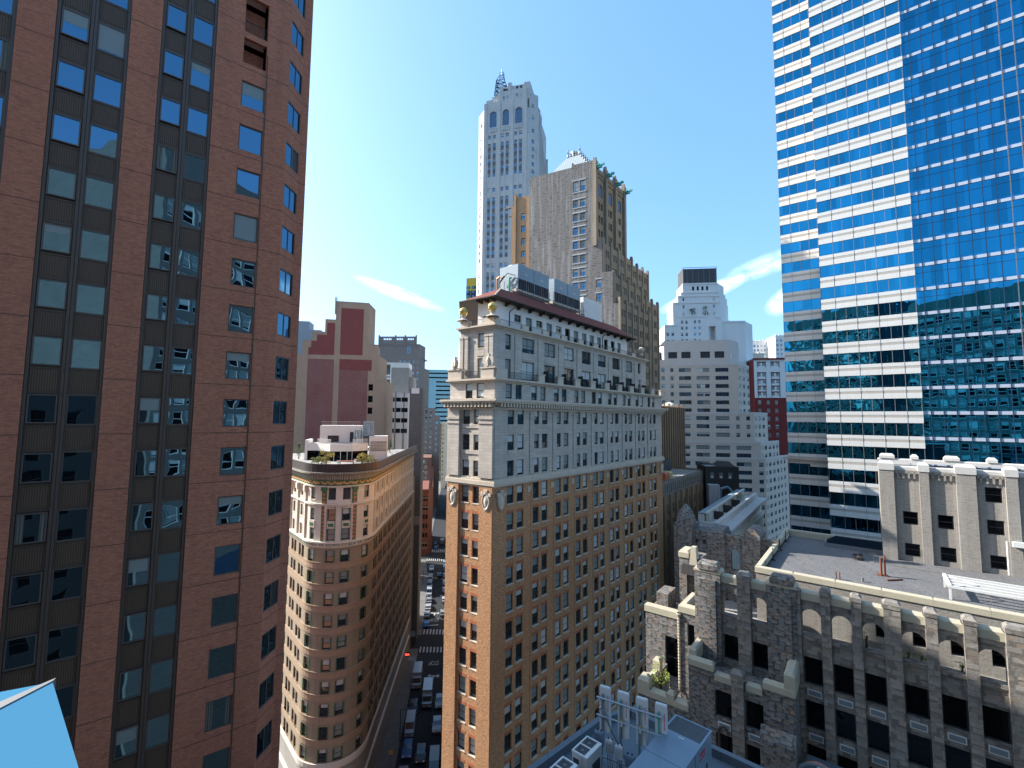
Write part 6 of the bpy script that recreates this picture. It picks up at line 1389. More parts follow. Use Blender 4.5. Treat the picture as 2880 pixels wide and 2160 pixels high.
# ------------------------------------------------------------ vehicles
for n_, c_ in (('car_white', (.34, .36, .38)), ('car_silver', (.20, .215, .23)), ('car_black', (.02, .02, .025)), ('car_blue', (.03, .09, .22)), ('car_grey', (.13, .14, .15)), ('car_yellow', (.5, .33, .04))): plain(n_, c_, .25, .2, .03)
plain('tyre', (.012, .012, .012), .8); plain('car_glass', (.01, .015, .02), .08, 0, .1, spec=.8); plain('lamp_white', (.9, .9, .85), .3); plain('lamp_red', (.45, .02, .02), .4)
def vehicle(kind, col, x, y, rz, label, cat='car', group='vehicles along the street', name=None, roof_stuff=False):
    """rz: heading of the nose, compass degrees"""
    nm = name or {'car': 'parked_car', 'van': 'delivery_van', 'bus': 'box_truck'}[kind]
    t_ = thing(nm, label, cat, (x, y, 0), group); Lh_ = {'car': 4.6, 'van': 5.6, 'bus': 7.2}[kind]; Wd = {'car': 1.85, 'van': 2.0, 'bus': 2.3}[kind]
    F = Fr((x, y), rz); b = MB()   # u = forward
    h2 = Wd / 2
    if kind == 'car':
        pr = [(-2.3, .35), (-2.3, .85), (-1.9, .98), (-1.55, 1.42), (.1, 1.46), (.85, 1.0), (2.0, .86), (2.3, .6), (2.3, .32)]
    elif kind == 'van': pr = [(-2.8, .35), (-2.8, 2.25), (1.2, 2.3), (1.9, 1.35), (2.75, 1.15), (2.8, .4)]
    else: pr = [(-3.6, .45), (-3.6, 2.9), (1.6, 2.95), (1.65, 2.3), (2.5, 2.2), (2.95, 1.3), (3.6, 1.2), (3.6, .4)]
    n_ = len(pr)
    for k in range(n_):
        (u0, z0), (u1, z1) = pr[k], pr[(k + 1) % n_]; in0 = .12 if z0 > 1.1 else 0; in1 = .12 if z1 > 1.1 else 0
        b.face([F.p(u0, -h2 + in0, z0), F.p(u0, h2 - in0, z0), F.p(u1, h2 - in1, z1), F.p(u1, -h2 + in1, z1)])
    for s_ in (-1, 1): b.face([F.p(u, s_ * (h2 - (.12 if z > 1.1 else 0)), z) for u, z in pr])
    if kind == 'car':
        for s_ in (-1, 1): b.box(F, .55, .75, s_ * h2 - .02, s_ * h2 + .14 * s_, .92, 1.05)
    b.build('body', col, t_)
    g = MB()
    if kind == 'car':
        for (u0, z0), (u1, z1) in ((pr[4], pr[5]), (pr[2], pr[3])): 
            d0 = h2 - .2; g.face([F.p(u0 + (u1 - u0) * .08, -d0, z0 + (z1 - z0) * .08 + .02), F.p(u0 + (u1 - u0) * .08, d0, z0 + (z1 - z0) * .08 + .02), F.p(u0 + (u1 - u0) * .92, d0, z0 + (z1 - z0) * .92 + .02), F.p(u0 + (u1 - u0) * .92, -d0, z0 + (z1 - z0) * .92 + .02)])
        for s_ in (-1, 1): g.face([F.p(-1.5, s_ * (h2 - .07), 1.0), F.p(.6, s_ * (h2 - .07), 1.02), F.p(.05, s_ * (h2 - .1), 1.38), F.p(-1.35, s_ * (h2 - .1), 1.36)])
    else:
        k = 2 if kind == 'van' else 4; (u0, z0), (u1, z1) = pr[k], pr[k + 1]; d0 = h2 - .2
        g.face([F.p(u0 + .06, -d0, z0 - .05), F.p(u0 + .06, d0, z0 - .05), F.p(u1 + .03, d0, z1 + .06), F.p(u1 + .03, -d0, z1 + .06)])
    g.build('windscreen', 'car_glass', t_)
    for u in (-Lh_ / 2 + .85, Lh_ / 2 - .85):
        for s_ in (-1, 1): r_ = MB(); r_.tube(F.p(u, s_ * (h2 - .2), .33), F.p(u, s_ * (h2 + .01), .33), .33, 10); r_.build('wheel', 'tyre', t_)
    for s_ in (-1, 1):
        r_ = MB(); u = Lh_ / 2; r_.box(F, u - .06, u + .02, s_ * .62 - .16, s_ * .62 + .16, .62, .78); r_.build('headlight', 'lamp_white', t_)
        r_ = MB(); r_.box(F, -u - .02, -u + .06, s_ * .68 - .12, s_ * .68 + .12, .65, .85); r_.build('tail_light', 'lamp_red', t_)
    return t_
sc_ = [('car', 'car_white', -33.3, 198.3, 'white car turning by the kerb just before the far zebra crossing'),
 ('car', 'car_black', -28.8, 190.2, 'dark car driving alone down the middle lane toward the viewer'),
 ('van', 'car_white', -31.4, 184, 'first white van of the left-hand parked line, nearest the far crossing'), ('van', 'car_silver', -30.4, 177.6, 'second parked van of the left line, silver roofed'),
 ('van', 'car_white', -29.4, 171, 'third parked van of the left line, pale roofed'), ('car', 'car_silver', -28.3, 164.4, 'silver parked car in the middle of the left line'),
 ('car', 'car_white', -27.5, 158.6, 'white parked car between a silver car and the front van of the left line'), ('car', 'car_silver', -26.9, 152.8, 'pale parked car next to the road arrows on the left'),
 ('car', 'car_blue', -25.7, 146.0, 'blue parked car beside the word STOP at the first crossing'), 
 ('car', 'car_black', -38.0, 236.3, 'black car with headlamps on beyond the far crossing, left of a pair'), ('car', 'car_blue', -36.6, 229.5, 'small dark blue car waiting at the far crossing'), ('van', 'car_silver', -35.0, 239, 'blue-grey truck beyond the far crossing on the right'),
 ('car', 'car_white', -28.4, 205.3, 'white parked car at the head of the right-hand line'), ('van', 'car_white', -27.4, 198, 'white parked van, second in the right-hand line'), ('car', 'car_silver', -26.4, 190, 'silver parked car, third in the right-hand line'),
 ('car', 'car_white', -25.2, 182, 'white parked car, fourth in the right-hand line'), ('car', 'car_silver', -24.2, 174.2, 'silver parked car, fifth in the right-hand line'), ('car', 'car_white', -22.9, 165, 'white parked car, sixth in the right-hand line'), ('car', 'car_silver', -21.8, 154, 'silver parked car at the near end of the right-hand line')]
for kd, cl, x, y, lab in sc_: vehicle(kd, cl, x, y, 172 if x < -29 and y < 200 else -8, lab, 'van' if kd == 'van' else 'car')
vehicle('bus', 'car_white', -22.4, 116, 173, 'white box truck with ladders on its roof at the left kerb below the first crossing', 'truck')
vehicle('bus', 'car_white', -18.6, 109, 173, 'white box truck driving in the right-hand lane with a slatted roof', 'truck')
vehicle('car', 'car_black', -21.0, 105.4, 173, 'black car parked at the left kerb between two white trucks', 'car')
vehicle('van', 'car_white', -20.3, 98.8, 173, 'white delivery van with a turquoise tinted roof parked at the left kerb', 'van')
vehicle('car', 'car_blue', -19.4, 92.6, 173, 'dark blue car parked at the left kerb in front of the delivery van', 'car')
vehicle('car', 'car_black', -16.6, 91.4, 173, 'black car with a bright bonnet driving in the shaded near part of the street', 'car')
vehicle('car', 'car_silver', -14.9, 99.6, 173, 'silver car with a large glass roof in the right lane beside the delivery van', 'car')
vehicle('car', 'car_grey', -15.6, 107.4, 173, 'grey car parked at the right kerb close to the wedge building', 'car')
vehicle('van', 'car_grey', -13.6, 88.4, 173, 'grey van at the right kerb at the bottom edge of the picture', 'van')
vehicle('car', 'car_silver', -18.7, 85.6, 173, 'silver car at the left kerb at the bottom edge of the picture', 'car')
# awnings, signs, people
q = MB(); q.hexa([(-28.9, 131.6, 3.0), (-26.4, 132.6, 3.0), (-27.1, 134.8, 3.4), (-29.4, 133.8, 3.4), (-28.9, 131.6, 3.1), (-26.4, 132.6, 3.1), (-27.1, 134.8, 3.5), (-29.4, 133.8, 3.5)])
for x, y in ((-28.9, 131.7), (-26.4, 132.7)): q.tube((x, y, .14), (x, y, 3.0), .05)
tag(q.build('kiosk_awning', 'car_silver'), 'pale patterned awning on the pavement at the near street corner', 'awning')
t_ = thing('illuminated_sign', 'small red lit shop sign on the wall of the rounded building', 'sign', (-26.6, 120.5, 3.6)); q = MB(); q.box(Fr((-27.4, 120.6), 84), 0, 1.9, -.1, .1, 3.5, 4.5); q.build('panel', 'dark_frame', t_)
plain('red_neon', (.9, .05, .03), .5, emit=2.5); cu = bpy.data.curves.new('sign_word', 'FONT'); cu.body = 'BOSA'; cu.size = .75; cu.extrude = .02; tmp = bpy.data.objects.new('tmp', cu); COL.objects.link(tmp); bpy.context.view_layer.update(); me = bpy.data.meshes.new_from_object(tmp.evaluated_get(bpy.context.evaluated_depsgraph_get())); bpy.data.objects.remove(tmp)
me.materials.append(M['red_neon']); o = bpy.data.objects.new('lettering', me); COL.objects.link(o); o.parent = t_; o.location = (-.72, -.02, .15); o.rotation_euler = (math.pi / 2, 0, rad(6))
def lamp(x, y, lab):
    t_ = thing('street_lamp', lab, 'street lamp', (x, y, .14)); q = MB(); q.tube((x, y, .14), (x, y, 6.2), .09, 8, r2=.05); q.tube((x, y, 6.2), (x + 1.2, y, 6.5), .04); q.build('post', 'dark_frame', t_); r_ = MB(); r_.ball((x + 1.3, y, 6.4), .28, 10, sz=.5); r_.build('lamp_head', 'grey_metal', t_)
lamp(-21.5, 95, 'street lamp on the left pavement below the delivery van'); lamp(-33.6, 181, 'street lamp on the far left pavement beside the parked vans')
q = MB(); q.tube((-21.3, 87.1, .14), (-21.3, 87.1, 3.6), .04); f = Fr((-21.3, 87.1), 84); q.box(f, -.4, .4, .03, .06, 3.3, 4.1, 1); tag(q.build('warning_sign', ['grey_metal', 'gold']), 'orange diamond road sign on a thin post on the left pavement', 'road sign')
plain('coat', (.03, .03, .04), .9); plain('skin', (.42, .26, .19), .7)
def person(x, y, lab, z=.14):
    me = bpy.data.meshes.new('person'); J = [(0, 0, .92), (0, 0, 1.2), (0, 0, 1.42), (0, 0, 1.52), (0, 0, 1.7), (.1, 0, .88), (.11, .12, .48), (.12, .0, .05), (-.1, 0, .88), (-.11, -.14, .48), (-.12, -.22, .08), (.2, 0, 1.38), (.25, .08, 1.1), (.22, .2, .88), (-.2, 0, 1.38), (-.25, -.06, 1.1), (-.22, .06, .86)]
    E_ = [(0, 1), (1, 2), (2, 3), (3, 4), (0, 5), (5, 6), (6, 7), (0, 8), (8, 9), (9, 10), (2, 11), (11, 12), (12, 13), (2, 14), (14, 15), (15, 16)]
    me.from_pydata(J, E_, []); me.materials.append(M['coat']); o = bpy.data.objects.new('person', me); COL.objects.link(o); o.location = (x, y, z)
    md = o.modifiers.new('skin', 'SKIN'); R_ = [.15, .15, .15, .06, .11, .09, .07, .05, .09, .07, .05, .07, .05, .04, .07, .05, .04]
    for v_, r0 in zip(me.skin_vertices[0].data, R_): v_.radius = (r0, r0)
    me.skin_vertices[0].data[0].use_root = True; o.modifiers.new('sub', 'SUBSURF').levels = 1; o['label'] = lab; o['category'] = 'person'
for x, y, lab in ((-41.5, 224, 'person in dark clothes walking on the pavement by the vermilion building'), (-40.7, 214.5, 'person in a dark coat at the far left street corner'), (-27.2, 137.5, 'person in dark clothes standing by the awning at the near corner'), (-33.5, 211, 'person crossing on the far zebra crossing')): person(x, y, lab)
# ============================================================ roof garden on the rounded building
zT = 55.6
p = at(960.1, 1298.3, 88); RG = Fr((p.x, p.y), 76); rg = thing('roof_pavilion', 'white pavilion with a canted front and glass doors on the roof garden', 'pavilion', (*RG.P, zT))
pts_ = [(-6.8, -3.4), (-5, -3.2), (-2.1, 0), (1.95, 0), (4.6, -2.6)]
q = MB(); gq = MB()
for (u0, d0), (u1, d1) in zip(pts_, pts_[1:]):
    a, c_ = RG.p(u0, d0, 0), RG.p(u1, d1, 0); 
    for z0, z1, qq in ((57.45, 58.85, q), (zT, 57.45, gq)): qq.face([(*a[:2], z0), (*c_[:2], z0), (*c_[:2], z1), (*a[:2], z1)])
q.face([(*RG.p(u, d, 0)[:2], 58.8) for u, d in pts_] + [(*RG.p(4.6, -9, 0)[:2], 58.8), (*RG.p(-6.8, -9, 0)[:2], 58.8)], 1)
q.box(RG, 4.8, 8.3, -8, -2.7, zT, 60.2); q.box(RG, -7.2, -6.7, -9, -3.3, zT, 59.5); q.build('white_wall', ['white_render', 'grey_concrete'], rg); gq.build('glass_doors', 'dark_glass', rg)
for u in (-1.4, -.2, 1.0, 1.9): q = MB(); q.box(RG, u - .05, u + .05, 0, .06, zT, 57.4); q.build('door_frame', 'white_frame', rg)
q = MB(); q.box(RG, -4.8, 3.1, -9, -5, 58.8, 62.3); q.build('upper_block', 'white_render', rg); q = MB(); q.box(RG, 1.9, 2.5, -5, -4.95, 59.2, 61.5); q.box(RG, -3.3, -1.2, -5, -4.93, 59.0, 60.3); q.box(RG, .9, 1.6, -5, -4.95, 59.0, 61); q.build('dark_opening', 'dark_frame', rg)
q = MB(); q.box(RG, 3.4, 5.4, -7, -5, 58.8, 63.2); q.box(RG, 3.4, 5.6, -5, -4, 60.2, 61.3); q.build('plant_cabinet', 'galv_blue', rg)
q = MB(); q.path([RG.p(1.8, -3.6, 60.3), RG.p(4.2, -3.6, 60.4), RG.p(4.6, -3.6, 60.6), RG.p(4.6, -3.6, 62.0), RG.p(4.3, -3.6, 62.1)], .16, 8); q.tube(RG.p(2.6, -3.2, 58.8), RG.p(2.6, -3.2, 61.3), .42, 12); q.lathe(RG.p(2.6, -3.2, 61.3), [(.42, 0), (.55, .1), (.55, .2), (.01, .25)], 12); q.build('flue', 'galv_blue', rg)
for (u0, d0), (u1, d1) in ((pts_[1], pts_[2]), (pts_[3], pts_[4])):
    a, c_ = RG.p(u0, d0, 0), RG.p(u1, d1, 0); h_ = math.degrees(math.atan2(c_[0] - a[0], c_[1] - a[1])); rail('railing', Fr(a[:2], h_), 0, (Vector(c_) - Vector(a)).length, -.1, 58.85, 59.75, .12, rg, 'white_frame')
rail('railing', RG, -4.6, 2.9, -5.1, 62.3, 63.1, .3, rg, 'white_frame')
rail('trellis', RG, 5.1, 8.2, -2.6, 57.3, 59.2, .28, rg, 'dark_frame'); q = MB()
for k in range(6): q.box(RG, 5.1, 8.2, -2.63, -2.58, 57.5 + .3 * k, 57.54 + .3 * k)
q.build('trellis', 'dark_frame', rg)
plain('canvas', (.66, .62, .56), .9)
for x_, y_, lab in ((*gnd(880, 1284, zT)[:2], 'off-white parasol on the left of the roof garden'), (*gnd(1052, 1284, zT)[:2], 'off-white parasol on the right of the roof garden')):
    t_ = thing('parasol', lab, 'parasol', (x_, y_, zT), 'parasols in the roof garden'); q = MB(); q.tube((x_, y_, zT), (x_, y_, zT + 2.5), .04); q.build('pole', 'dark_wood', t_); q = MB(); q.lathe((x_, y_, zT + 2.0), [(1.75, 0), (1.1, .28), (.4, .5), (.02, .62)], 8); q.build('canopy', 'canvas', t_)
for n_, c1, c2 in (('pine_green', (.045, .085, .035), (.12, .17, .06)), ('shrub_green', (.12, .15, .03), (.26, .25, .05)), ('shrub_gold', (.30, .22, .04), (.42, .34, .07)), ('weed_green', (.13, .20, .03), (.33, .38, .05))):
    m_ = bpy.data.materials.new(n_); tt, o_ = nodes(m_); MATS[n_] = m_; b_ = tt.nodes.new('ShaderNodeBsdfPrincipled'); tt.links.new(b_.outputs[0], o_.inputs[0]); b_.inputs['Roughness'].default_value = .7
    g_ = tt.nodes.new('ShaderNodeNewGeometry'); tt.links.new(_mx(tt, g_.outputs['Random Per Island'], c1, c2), b_.inputs['Base Color'])
def leaves(c_, rx, rz_, n, s, mt, parent, seed, shape='ball', name='crown'):
    r_ = random.Random(seed); q = MB(); cl = [(r_.uniform(-.8, .8), r_.uniform(-.8, .8), r_.uniform(-.8, .9), r_.uniform(.25, .5)) for _ in range(14)]
    for _ in range(n):
        a = r_.choice(cl); d = Vector((r_.gauss(0, 1), r_.gauss(0, 1), r_.gauss(0, 1))).normalized() * a[3] * r_.uniform(.5, 1)
        x, y, z = a[0] + d.x, a[1] + d.y, a[2] + d.z
        if shape == 'cone': k = max(.12, 1 - (z + 1) / 2.1); x *= k; y *= k
        p = Vector((c_[0] + x * rx, c_[1] + y * rx, c_[2] + z * rz_)); t1 = Vector((r_.gauss(0, 1), r_.gauss(0, 1), r_.gauss(0, .6))).normalized(); t2 = t1.cross(Vector((r_.gauss(0, 1), r_.gauss(0, 1), r_.gauss(0, 1)))).normalized()
        q.face([p - t1 * s, p - t2 * s * .45, p + t1 * s, p + t2 * s * .45])
    return q.build(name, mt, parent)
def plant(x, y, z, h, r, mt, lab, cat, seed, shape='ball', name='shrub', s=.09, n=900, grp=None):
    t_ = thing(name, lab, cat, (x, y, z), grp); q = MB(); q.tube((x, y, z), (x + .05, y, z + h * .7), .06 + h * .02, 6, r2=.03)
    for k in range(4): a = k * 1.7; q.tube((x, y, z + h * .3), (x + r * .5 * math.cos(a), y + r * .5 * math.sin(a), z + h * .65), .03, 5, r2=.015)
    q.build('trunk', 'dark_wood', t_); leaves((x, y, z + h * .55), r, h * .5, n, s, mt, t_, seed, shape)
pl_ = [(840, 1291, 3.0, 1.5, 'pine_green', 'cone', 'dark pine in the roof garden beside the red brick tower', 'pine_tree'), (1085, 1284, 2.9, 1.5, 'pine_green', 'cone', 'spreading dwarf pine right of the right parasol', 'pine_tree'), (1096, 1270, 3.0, 1.0, 'pine_green', 'cone', 'dark upright pine at the back right of the roof garden', 'pine_tree'),
       (917, 1307, 2.4, 1.3, 'shrub_gold', 'ball', 'tall golden brown shrub left of the pavilion doors', 'shrub'), (895, 1305, 1.1, 1.2, 'shrub_green', 'ball', 'low yellow-green planting at the front left of the roof garden', 'shrub'), (905, 1306, 1.3, .9, 'shrub_green', 'ball', 'yellow shrub under the tall golden brown one', 'shrub'),
       (1018, 1306, 1.9, .9, 'shrub_gold', 'ball', 'reddish golden shrub right of the pavilion doors', 'shrub'), (1033, 1305, 1.5, 1.2, 'shrub_green', 'ball', 'wide yellow-green shrub at the right parapet', 'shrub'), (1046, 1302, 1.4, .9, 'shrub_gold', 'ball', 'yellow shrub at the right parapet, next to the wide one', 'shrub')]
for k, (px, py, h, r, mt, sh, lab, nm) in enumerate(pl_): g_ = gnd(px, py, zT); plant(g_.x, g_.y, zT, h, r, mt, lab, 'tree' if nm == 'pine_tree' else 'shrub', k, sh, nm)
g_ = gnd(975, 1308, zT); f = Fr(g_[:2], 76); t_ = thing('garden_table', 'long red-brown table at the front of the roof garden', 'table', (*f.P, zT)); q = MB(); q.box(f, -1.3, 1.3, -.4, .4, zT + .70, zT + .75); q.build('table_top', 'terra_red', t_)
for u in (-1.1, 1.1): q = MB(); q.box(f, u - .04, u + .04, -.3, .3, zT, zT + .7); q.build('leg', 'dark_frame', t_)
for k, (px, py, lab) in enumerate(((952, 1311, 'white garden chair at the left end of the red table'), (997, 1306, 'white garden chair at the right end of the red table'))):
    g_ = gnd(px, py, zT); f = Fr(g_[:2], 60 + 40 * k); t_ = thing('garden_chair', lab, 'chair', (*f.P, zT), 'chairs by the roof garden table'); q = MB(); q.box(f, -.25, .25, -.25, .25, zT + .42, zT + .46); q.build('seat', 'white_frame', t_); q = MB(); q.box(f, -.25, .25, -.27, -.23, zT + .46, zT + .95); q.build('backrest', 'white_frame', t_)
    for a_ in (-.22, .22):
        for c_ in (-.22, .22): q = MB(); q.box(f, a_ - .02, a_ + .02, c_ - .02, c_ + .02, zT, zT + .42); q.build('leg', 'white_frame', t_)
# plants on the gothic building and apartment terraces
P_ = SF.p(-11.3, .8, 38.6); plant(*P_, 3.0, 1.0, 'weed_green', 'yellow-green sapling on the low stone terrace', 'sapling', 31, name='sapling', s=.075, n=500)
for k, (u, lab) in enumerate(((4.1, 'sprig of yellow-green weed leaning in the third arch from the left'), (6.5, 'weeds on the sunlit sill of the fourth arch'), (7.2, 'second clump of weeds on the sill of the fourth arch'), (9.3, 'tiny weed on the sill of the fifth arch'))):
    P_ = SF.p(u, -.45, 47.0); plant(*P_, 1.3 if k == 0 else .6, .3, 'weed_green', lab, 'weed', 40 + k, name='weed', s=.05, n=110)
for k, (u, lab) in enumerate(((-3, 'left one of two small trees on the white tower terrace'), (4, 'right one of two small trees on the white tower terrace'))): P_ = WF.p(u + 4, .2, 119.9); plant(*P_, 4.5, 1.7, 'pine_green', lab, 'tree', 50 + k, 'ball', 'terrace_tree', .3, 300)
P_ = VF.p(36, -4, 43); plant(*P_, 2.2, 1.6, 'weed_green', 'green shrub at the far end of the low building roof terrace', 'shrub', 60, s=.15, n=300)
# things lying on the gravel roof
def tg(name, mt, lab, cat, fn): q = MB(); fn(q); return tag(q.build(name, mt), lab, cat)
def RGp(px, py): return gnd(px, py, 50.1)
for px, py, lab in ((2352, 1628, 'left one of two rusty stub pipes near the parapet of the gravel roof'), (2362, 1630, 'right one of two rusty stub pipes near the parapet of the gravel roof')):
    g_ = RGp(px, py); tg('vent_pipe', 'rust', lab, 'pipe', lambda q: q.tube(g_, (g_.x, g_.y, 50.75), .05, 8))
g_ = RGp(2426, 1636); tg('vent_stub', 'pvc_grey', 'short grey stub on the gravel roof right of the rusty pipes', 'pipe', lambda q: (q.tube(g_, (g_.x, g_.y, 50.4), .08, 8), q.tube((g_.x, g_.y, 50.4), (g_.x, g_.y, 50.46), .12, 8)))
g_ = RGp(2490, 1620); tg('rusty_mast', 'rust', 'tall rusty pipe with a grey foot in the middle of the gravel roof', 'pipe', lambda q: (q.tube(g_, (g_.x, g_.y, 51.95), .07, 8), q.tube((g_.x - .35, g_.y, 50.1), (g_.x - .35, g_.y, 51.7), .09, 8), q.box(Fr(g_[:2], 128), -.6, .2, -.25, .25, 50.1, 50.18)))
a, c_ = RGp(2495, 1634), RGp(2538, 1632); tg('fallen_pipe', 'rust', 'rusty pipe lying on the gravel beside the tall one', 'pipe', lambda q: q.tube((a.x, a.y, 50.17), (c_.x, c_.y, 50.17), .07, 8))
f = SG.sub(.5, -15.6); tg('skylight', ['dark_glass', 'pvc_grey'], 'dark hipped skylight at the back of the gravel roof', 'skylight', lambda q: (q.box(f, 0, 6.4, -2.2, 0, 50.1, 50.5, 1), q.taper(f, .1, 6.3, -2.1, -.1, 50.5, 51.2, .9, .8, 0)))
for i_, (x0, y0, x1, y1, lab) in enumerate(((2430, 1540, 2458, 1582, 'grey paving strip leading from the skylight across the gravel'), (2455, 1582, 2880, 1652, 'long grey paving strip in front of the rear block'))):
    a, c_ = RGp(x0, y0), RGp(x1, y1); h_ = math.degrees(math.atan2(c_.x - a.x, c_.y - a.y)); f = Fr(a[:2], h_); tg('paving_strip', 'pavement', lab, 'paving', lambda q: q.box(f, 0, (c_ - a).length, -.35 - .3 * (i_ == 0), .0, 50.1, 50.16))
g_ = RGp(2418, 1572); t_ = thing('dead_brush', 'dry brown brushwood heaped on the gravel roof by the skylight', 'brushwood', tuple(g_)); leaves((g_.x, g_.y, 50.25), .8, .3, 260, .12, 'dark_wood', t_, 71, name='twigs')
fr = thing('steel_grillage', 'white steel equipment frame at the right edge of the gravel roof', 'steel frame', tuple(RGp(2800, 1690)))
f = SG.sub(9.35, -3.4)
q = MB(); q.box(f, 0, .22, -3.6, 0, 51.0, 51.22); q.build('end_beam', 'white_frame', fr)
for k in range(5): q = MB(); q.box(f, .22, 7, -3.55 + .85 * k, -3.4 + .85 * k, 51.0, 51.18); q.build('beam', 'white_frame', fr)
q = MB(); q.tube(f.p(.2, -.1, 51.1), f.p(2, -1.8, 51.1), .05); q.tube(f.p(.2, -3.4, 51.1), f.p(2, -1.9, 51.1), .05); q.build('brace', 'white_frame', fr)
for d in (-3.5, -.1): q = MB(); q.box(f, .05, .2, d - .07, d + .07, 50.1, 51.0); q.build('post', 'white_frame', fr)
# ============================================================ lower roof with machines in the right foreground
wallmat('membrane', (.13, .16, .19), (.10, .125, .15), patch=.4, vline=(1.9, 0, .03, (.07, .09, .1)), rough=.6, bump=.1, grain=.1)
zr = 47.3; rp = [(1.0, 22.3), (5.1, 26.1), (7.0, 27.0), (18, 17.5), (14, 8), (-4, 12)]
lr = thing('lower_roof_building', 'blue-grey flat roofed building carrying antennas and air handlers in the foreground', 'building', (5, 20, 0))
q = MB(); q.prism(rp, 0, zr); q.build('wall', ['buff_brick'], lr); q = MB(); q.prism([(x * .999 + .005, y * .999 + .02) for x, y in rp], zr + .002, zr + .05); q.build('roof', ['membrane'], lr)
q = MB()
for (xa, ya), (xb, yb) in zip(rp[:3], rp[1:4]):
    h_ = math.degrees(math.atan2(xb - xa, yb - ya)); f = Fr((xa, ya), h_); L_ = math.hypot(xb - xa, yb - ya); q.box(f, 0, L_, -.3 if h_ < 90 else -.05, .0 if h_ < 90 else .25, zr, zr + .45)
q.build('parapet', ['membrane'], lr)
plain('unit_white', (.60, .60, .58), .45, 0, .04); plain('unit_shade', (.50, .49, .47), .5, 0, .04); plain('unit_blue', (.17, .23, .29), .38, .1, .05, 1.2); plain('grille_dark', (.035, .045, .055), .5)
def condenser(bx, by, lab):
    t_ = thing('condensing_unit', lab, 'air conditioner', (bx, by, zr), 'twin fan condensing units'); f = Fr((bx, by), 132)   # u along the short side, d<0 away
    W2, L2_ = .777, 1.235; f2 = Fr((bx, by), 132); z1 = 49.0
    q = MB(); q.box(f2, 0, W2, 0, L2_, zr + .12, z1 - .06); q.build('cabinet', 'unit_shade', t_)
    q = MB()
    q.box(f2, -.02, W2 + .02, -.02, .05, z1 - .08, z1); q.box(f2, -.02, W2 + .02, L2_ - .05, L2_ + .02, z1 - .08, z1); q.box(f2, -.02, .05, .05, L2_ - .05, z1 - .08, z1); q.box(f2, W2 - .16, W2 + .02, .05, L2_ - .05, z1 - .08, z1); q.box(f2, .05, W2 - .16, L2_ / 2 - .03, L2_ / 2 + .03, z1 - .08, z1); q.build('top_frame', 'unit_white', t_)
    for k in range(2):
        q = MB(); d0 = .05 + k * (L2_ / 2 - .03); 
        for j in range(9): q.box(f2, .05, W2 - .16, d0 + .02 + j * .06, d0 + .028 + j * .06, z1 - .03, z1 - .02)
        c_ = f2.p(.33, d0 + .27, z1 - .06); q.lathe(c_, [(.25, 0), (.27, .03), (.25, .04)], 18, 1); q.lathe(c_, [(.01, .03), (.08, .03)], 10, 1); q.face([f2.p(.05, d0, z1 - .055), f2.p(W2 - .16, d0, z1 - .055), f2.p(W2 - .16, d0 + .56, z1 - .055), f2.p(.05, d0 + .56, z1 - .055)], 2)
        q.build('fan_grille', ['pvc_grey', 'ac_grille', 'grille_dark'], t_)
    s_ = f2.sub(W2, L2_ - .0, -90)   # right side
    q = MB(); R2_ = Fr(f2.p(W2, L2_, 0)[:2], 42); q.box(R2_, .45, 1.1, .0, .012, zr + .3, z1 - .5); q.build('coil_grille', 'grille_dark', t_)
    q = MB(); F2_ = Fr(f2.p(0, L2_, 0)[:2], 132); q.box(F2_, .05, .35, 0, .012, z1 - .5, z1 - .28); q.box(F2_, .52, .53, 0, .01, zr + .15, z1 - .1); q.build('front_panel', 'grille_dark', t_)
    q = MB()
    for u in (.05, W2 - .15): q.box(f2, u, u + .1, .05, L2_ - .05, zr + .05, zr + .12)
    q.build('feet', 'dark_frame', t_)
condenser(3.73, 22.86, 'white twin-fan air conditioning unit on the lower roof, the one beside the antennas')
condenser(2.43, 21.53, 'white twin-fan air conditioning unit on the lower roof, nearest the bottom edge')
hv = thing('air_handler', 'large blue-grey rooftop air handler with a black grille at its far end', 'air handler', (8.19, 23.5, zr)); f = Fr((8.19, 23.5), 132.5); zt = 49.6
q = MB(); q.box(f, 0, 1.68, 0, 8, zr + .15, zt - .05); q.build('cabinet', 'unit_blue', hv)
q = MB(); q.box(f, -.04, 1.72, 1.25, 3.22, zt - .05, zt); q.box(f, -.04, 1.72, 3.25, 8, zt - .05, zt); q.box(f, -.04, .06, -.04, 1.25, zt - .05, zt); q.box(f, 1.62, 1.72, -.04, 1.25, zt - .05, zt); q.box(f, .06, 1.62, -.04, .05, zt - .05, zt); q.build('top_panel', 'unit_blue', hv)
q = MB(); q.box(f, .06, 1.62, .05, 1.25, zt - .09, zt - .06, 0)
for k in range(14): q.box(f, .08, 1.6, .08 + k * .084, .095 + k * .084, zt - .06, zt - .02, 1)
for k in range(17): q.box(f, .1 + k * .09, .112 + k * .09, .06, 1.24, zt - .055, zt - .015, 1)
q.build('fan_grille', ['grille_dark', 'pvc_grey'], hv)
q = MB(); q.box(f, .75, 1.0, 1.45, 1.5, zt, zt + .02); q.build('name_plate', 'white_frame', hv)
fs = Fr(f.p(1.68, 8, 0)[:2], 42.5); plain('unit_red', (.5, .03, .05), .5)
q = MB()
for k in range(5): q.box(fs, 6.55 + k * .13, 6.64 + k * .13, 0, .012, zt - .45, zt - .33)
for k in range(7): q.box(fs, 6.5 + k * .1, 6.57 + k * .1, 0, .012, zt - .62, zt - .56)
q.build('lettering', 'unit_red', hv); q = MB()
for k in range(4): q.box(fs, 1.2 + 1.6 * k, 1.23 + 1.6 * k, 0, .012, zr + .2, zt - .1)
q.box(fs, 7.3, 7.4, 0, .03, zr + .9, zr + 1.2, 0); q.build('seam', 'grille_dark', hv)
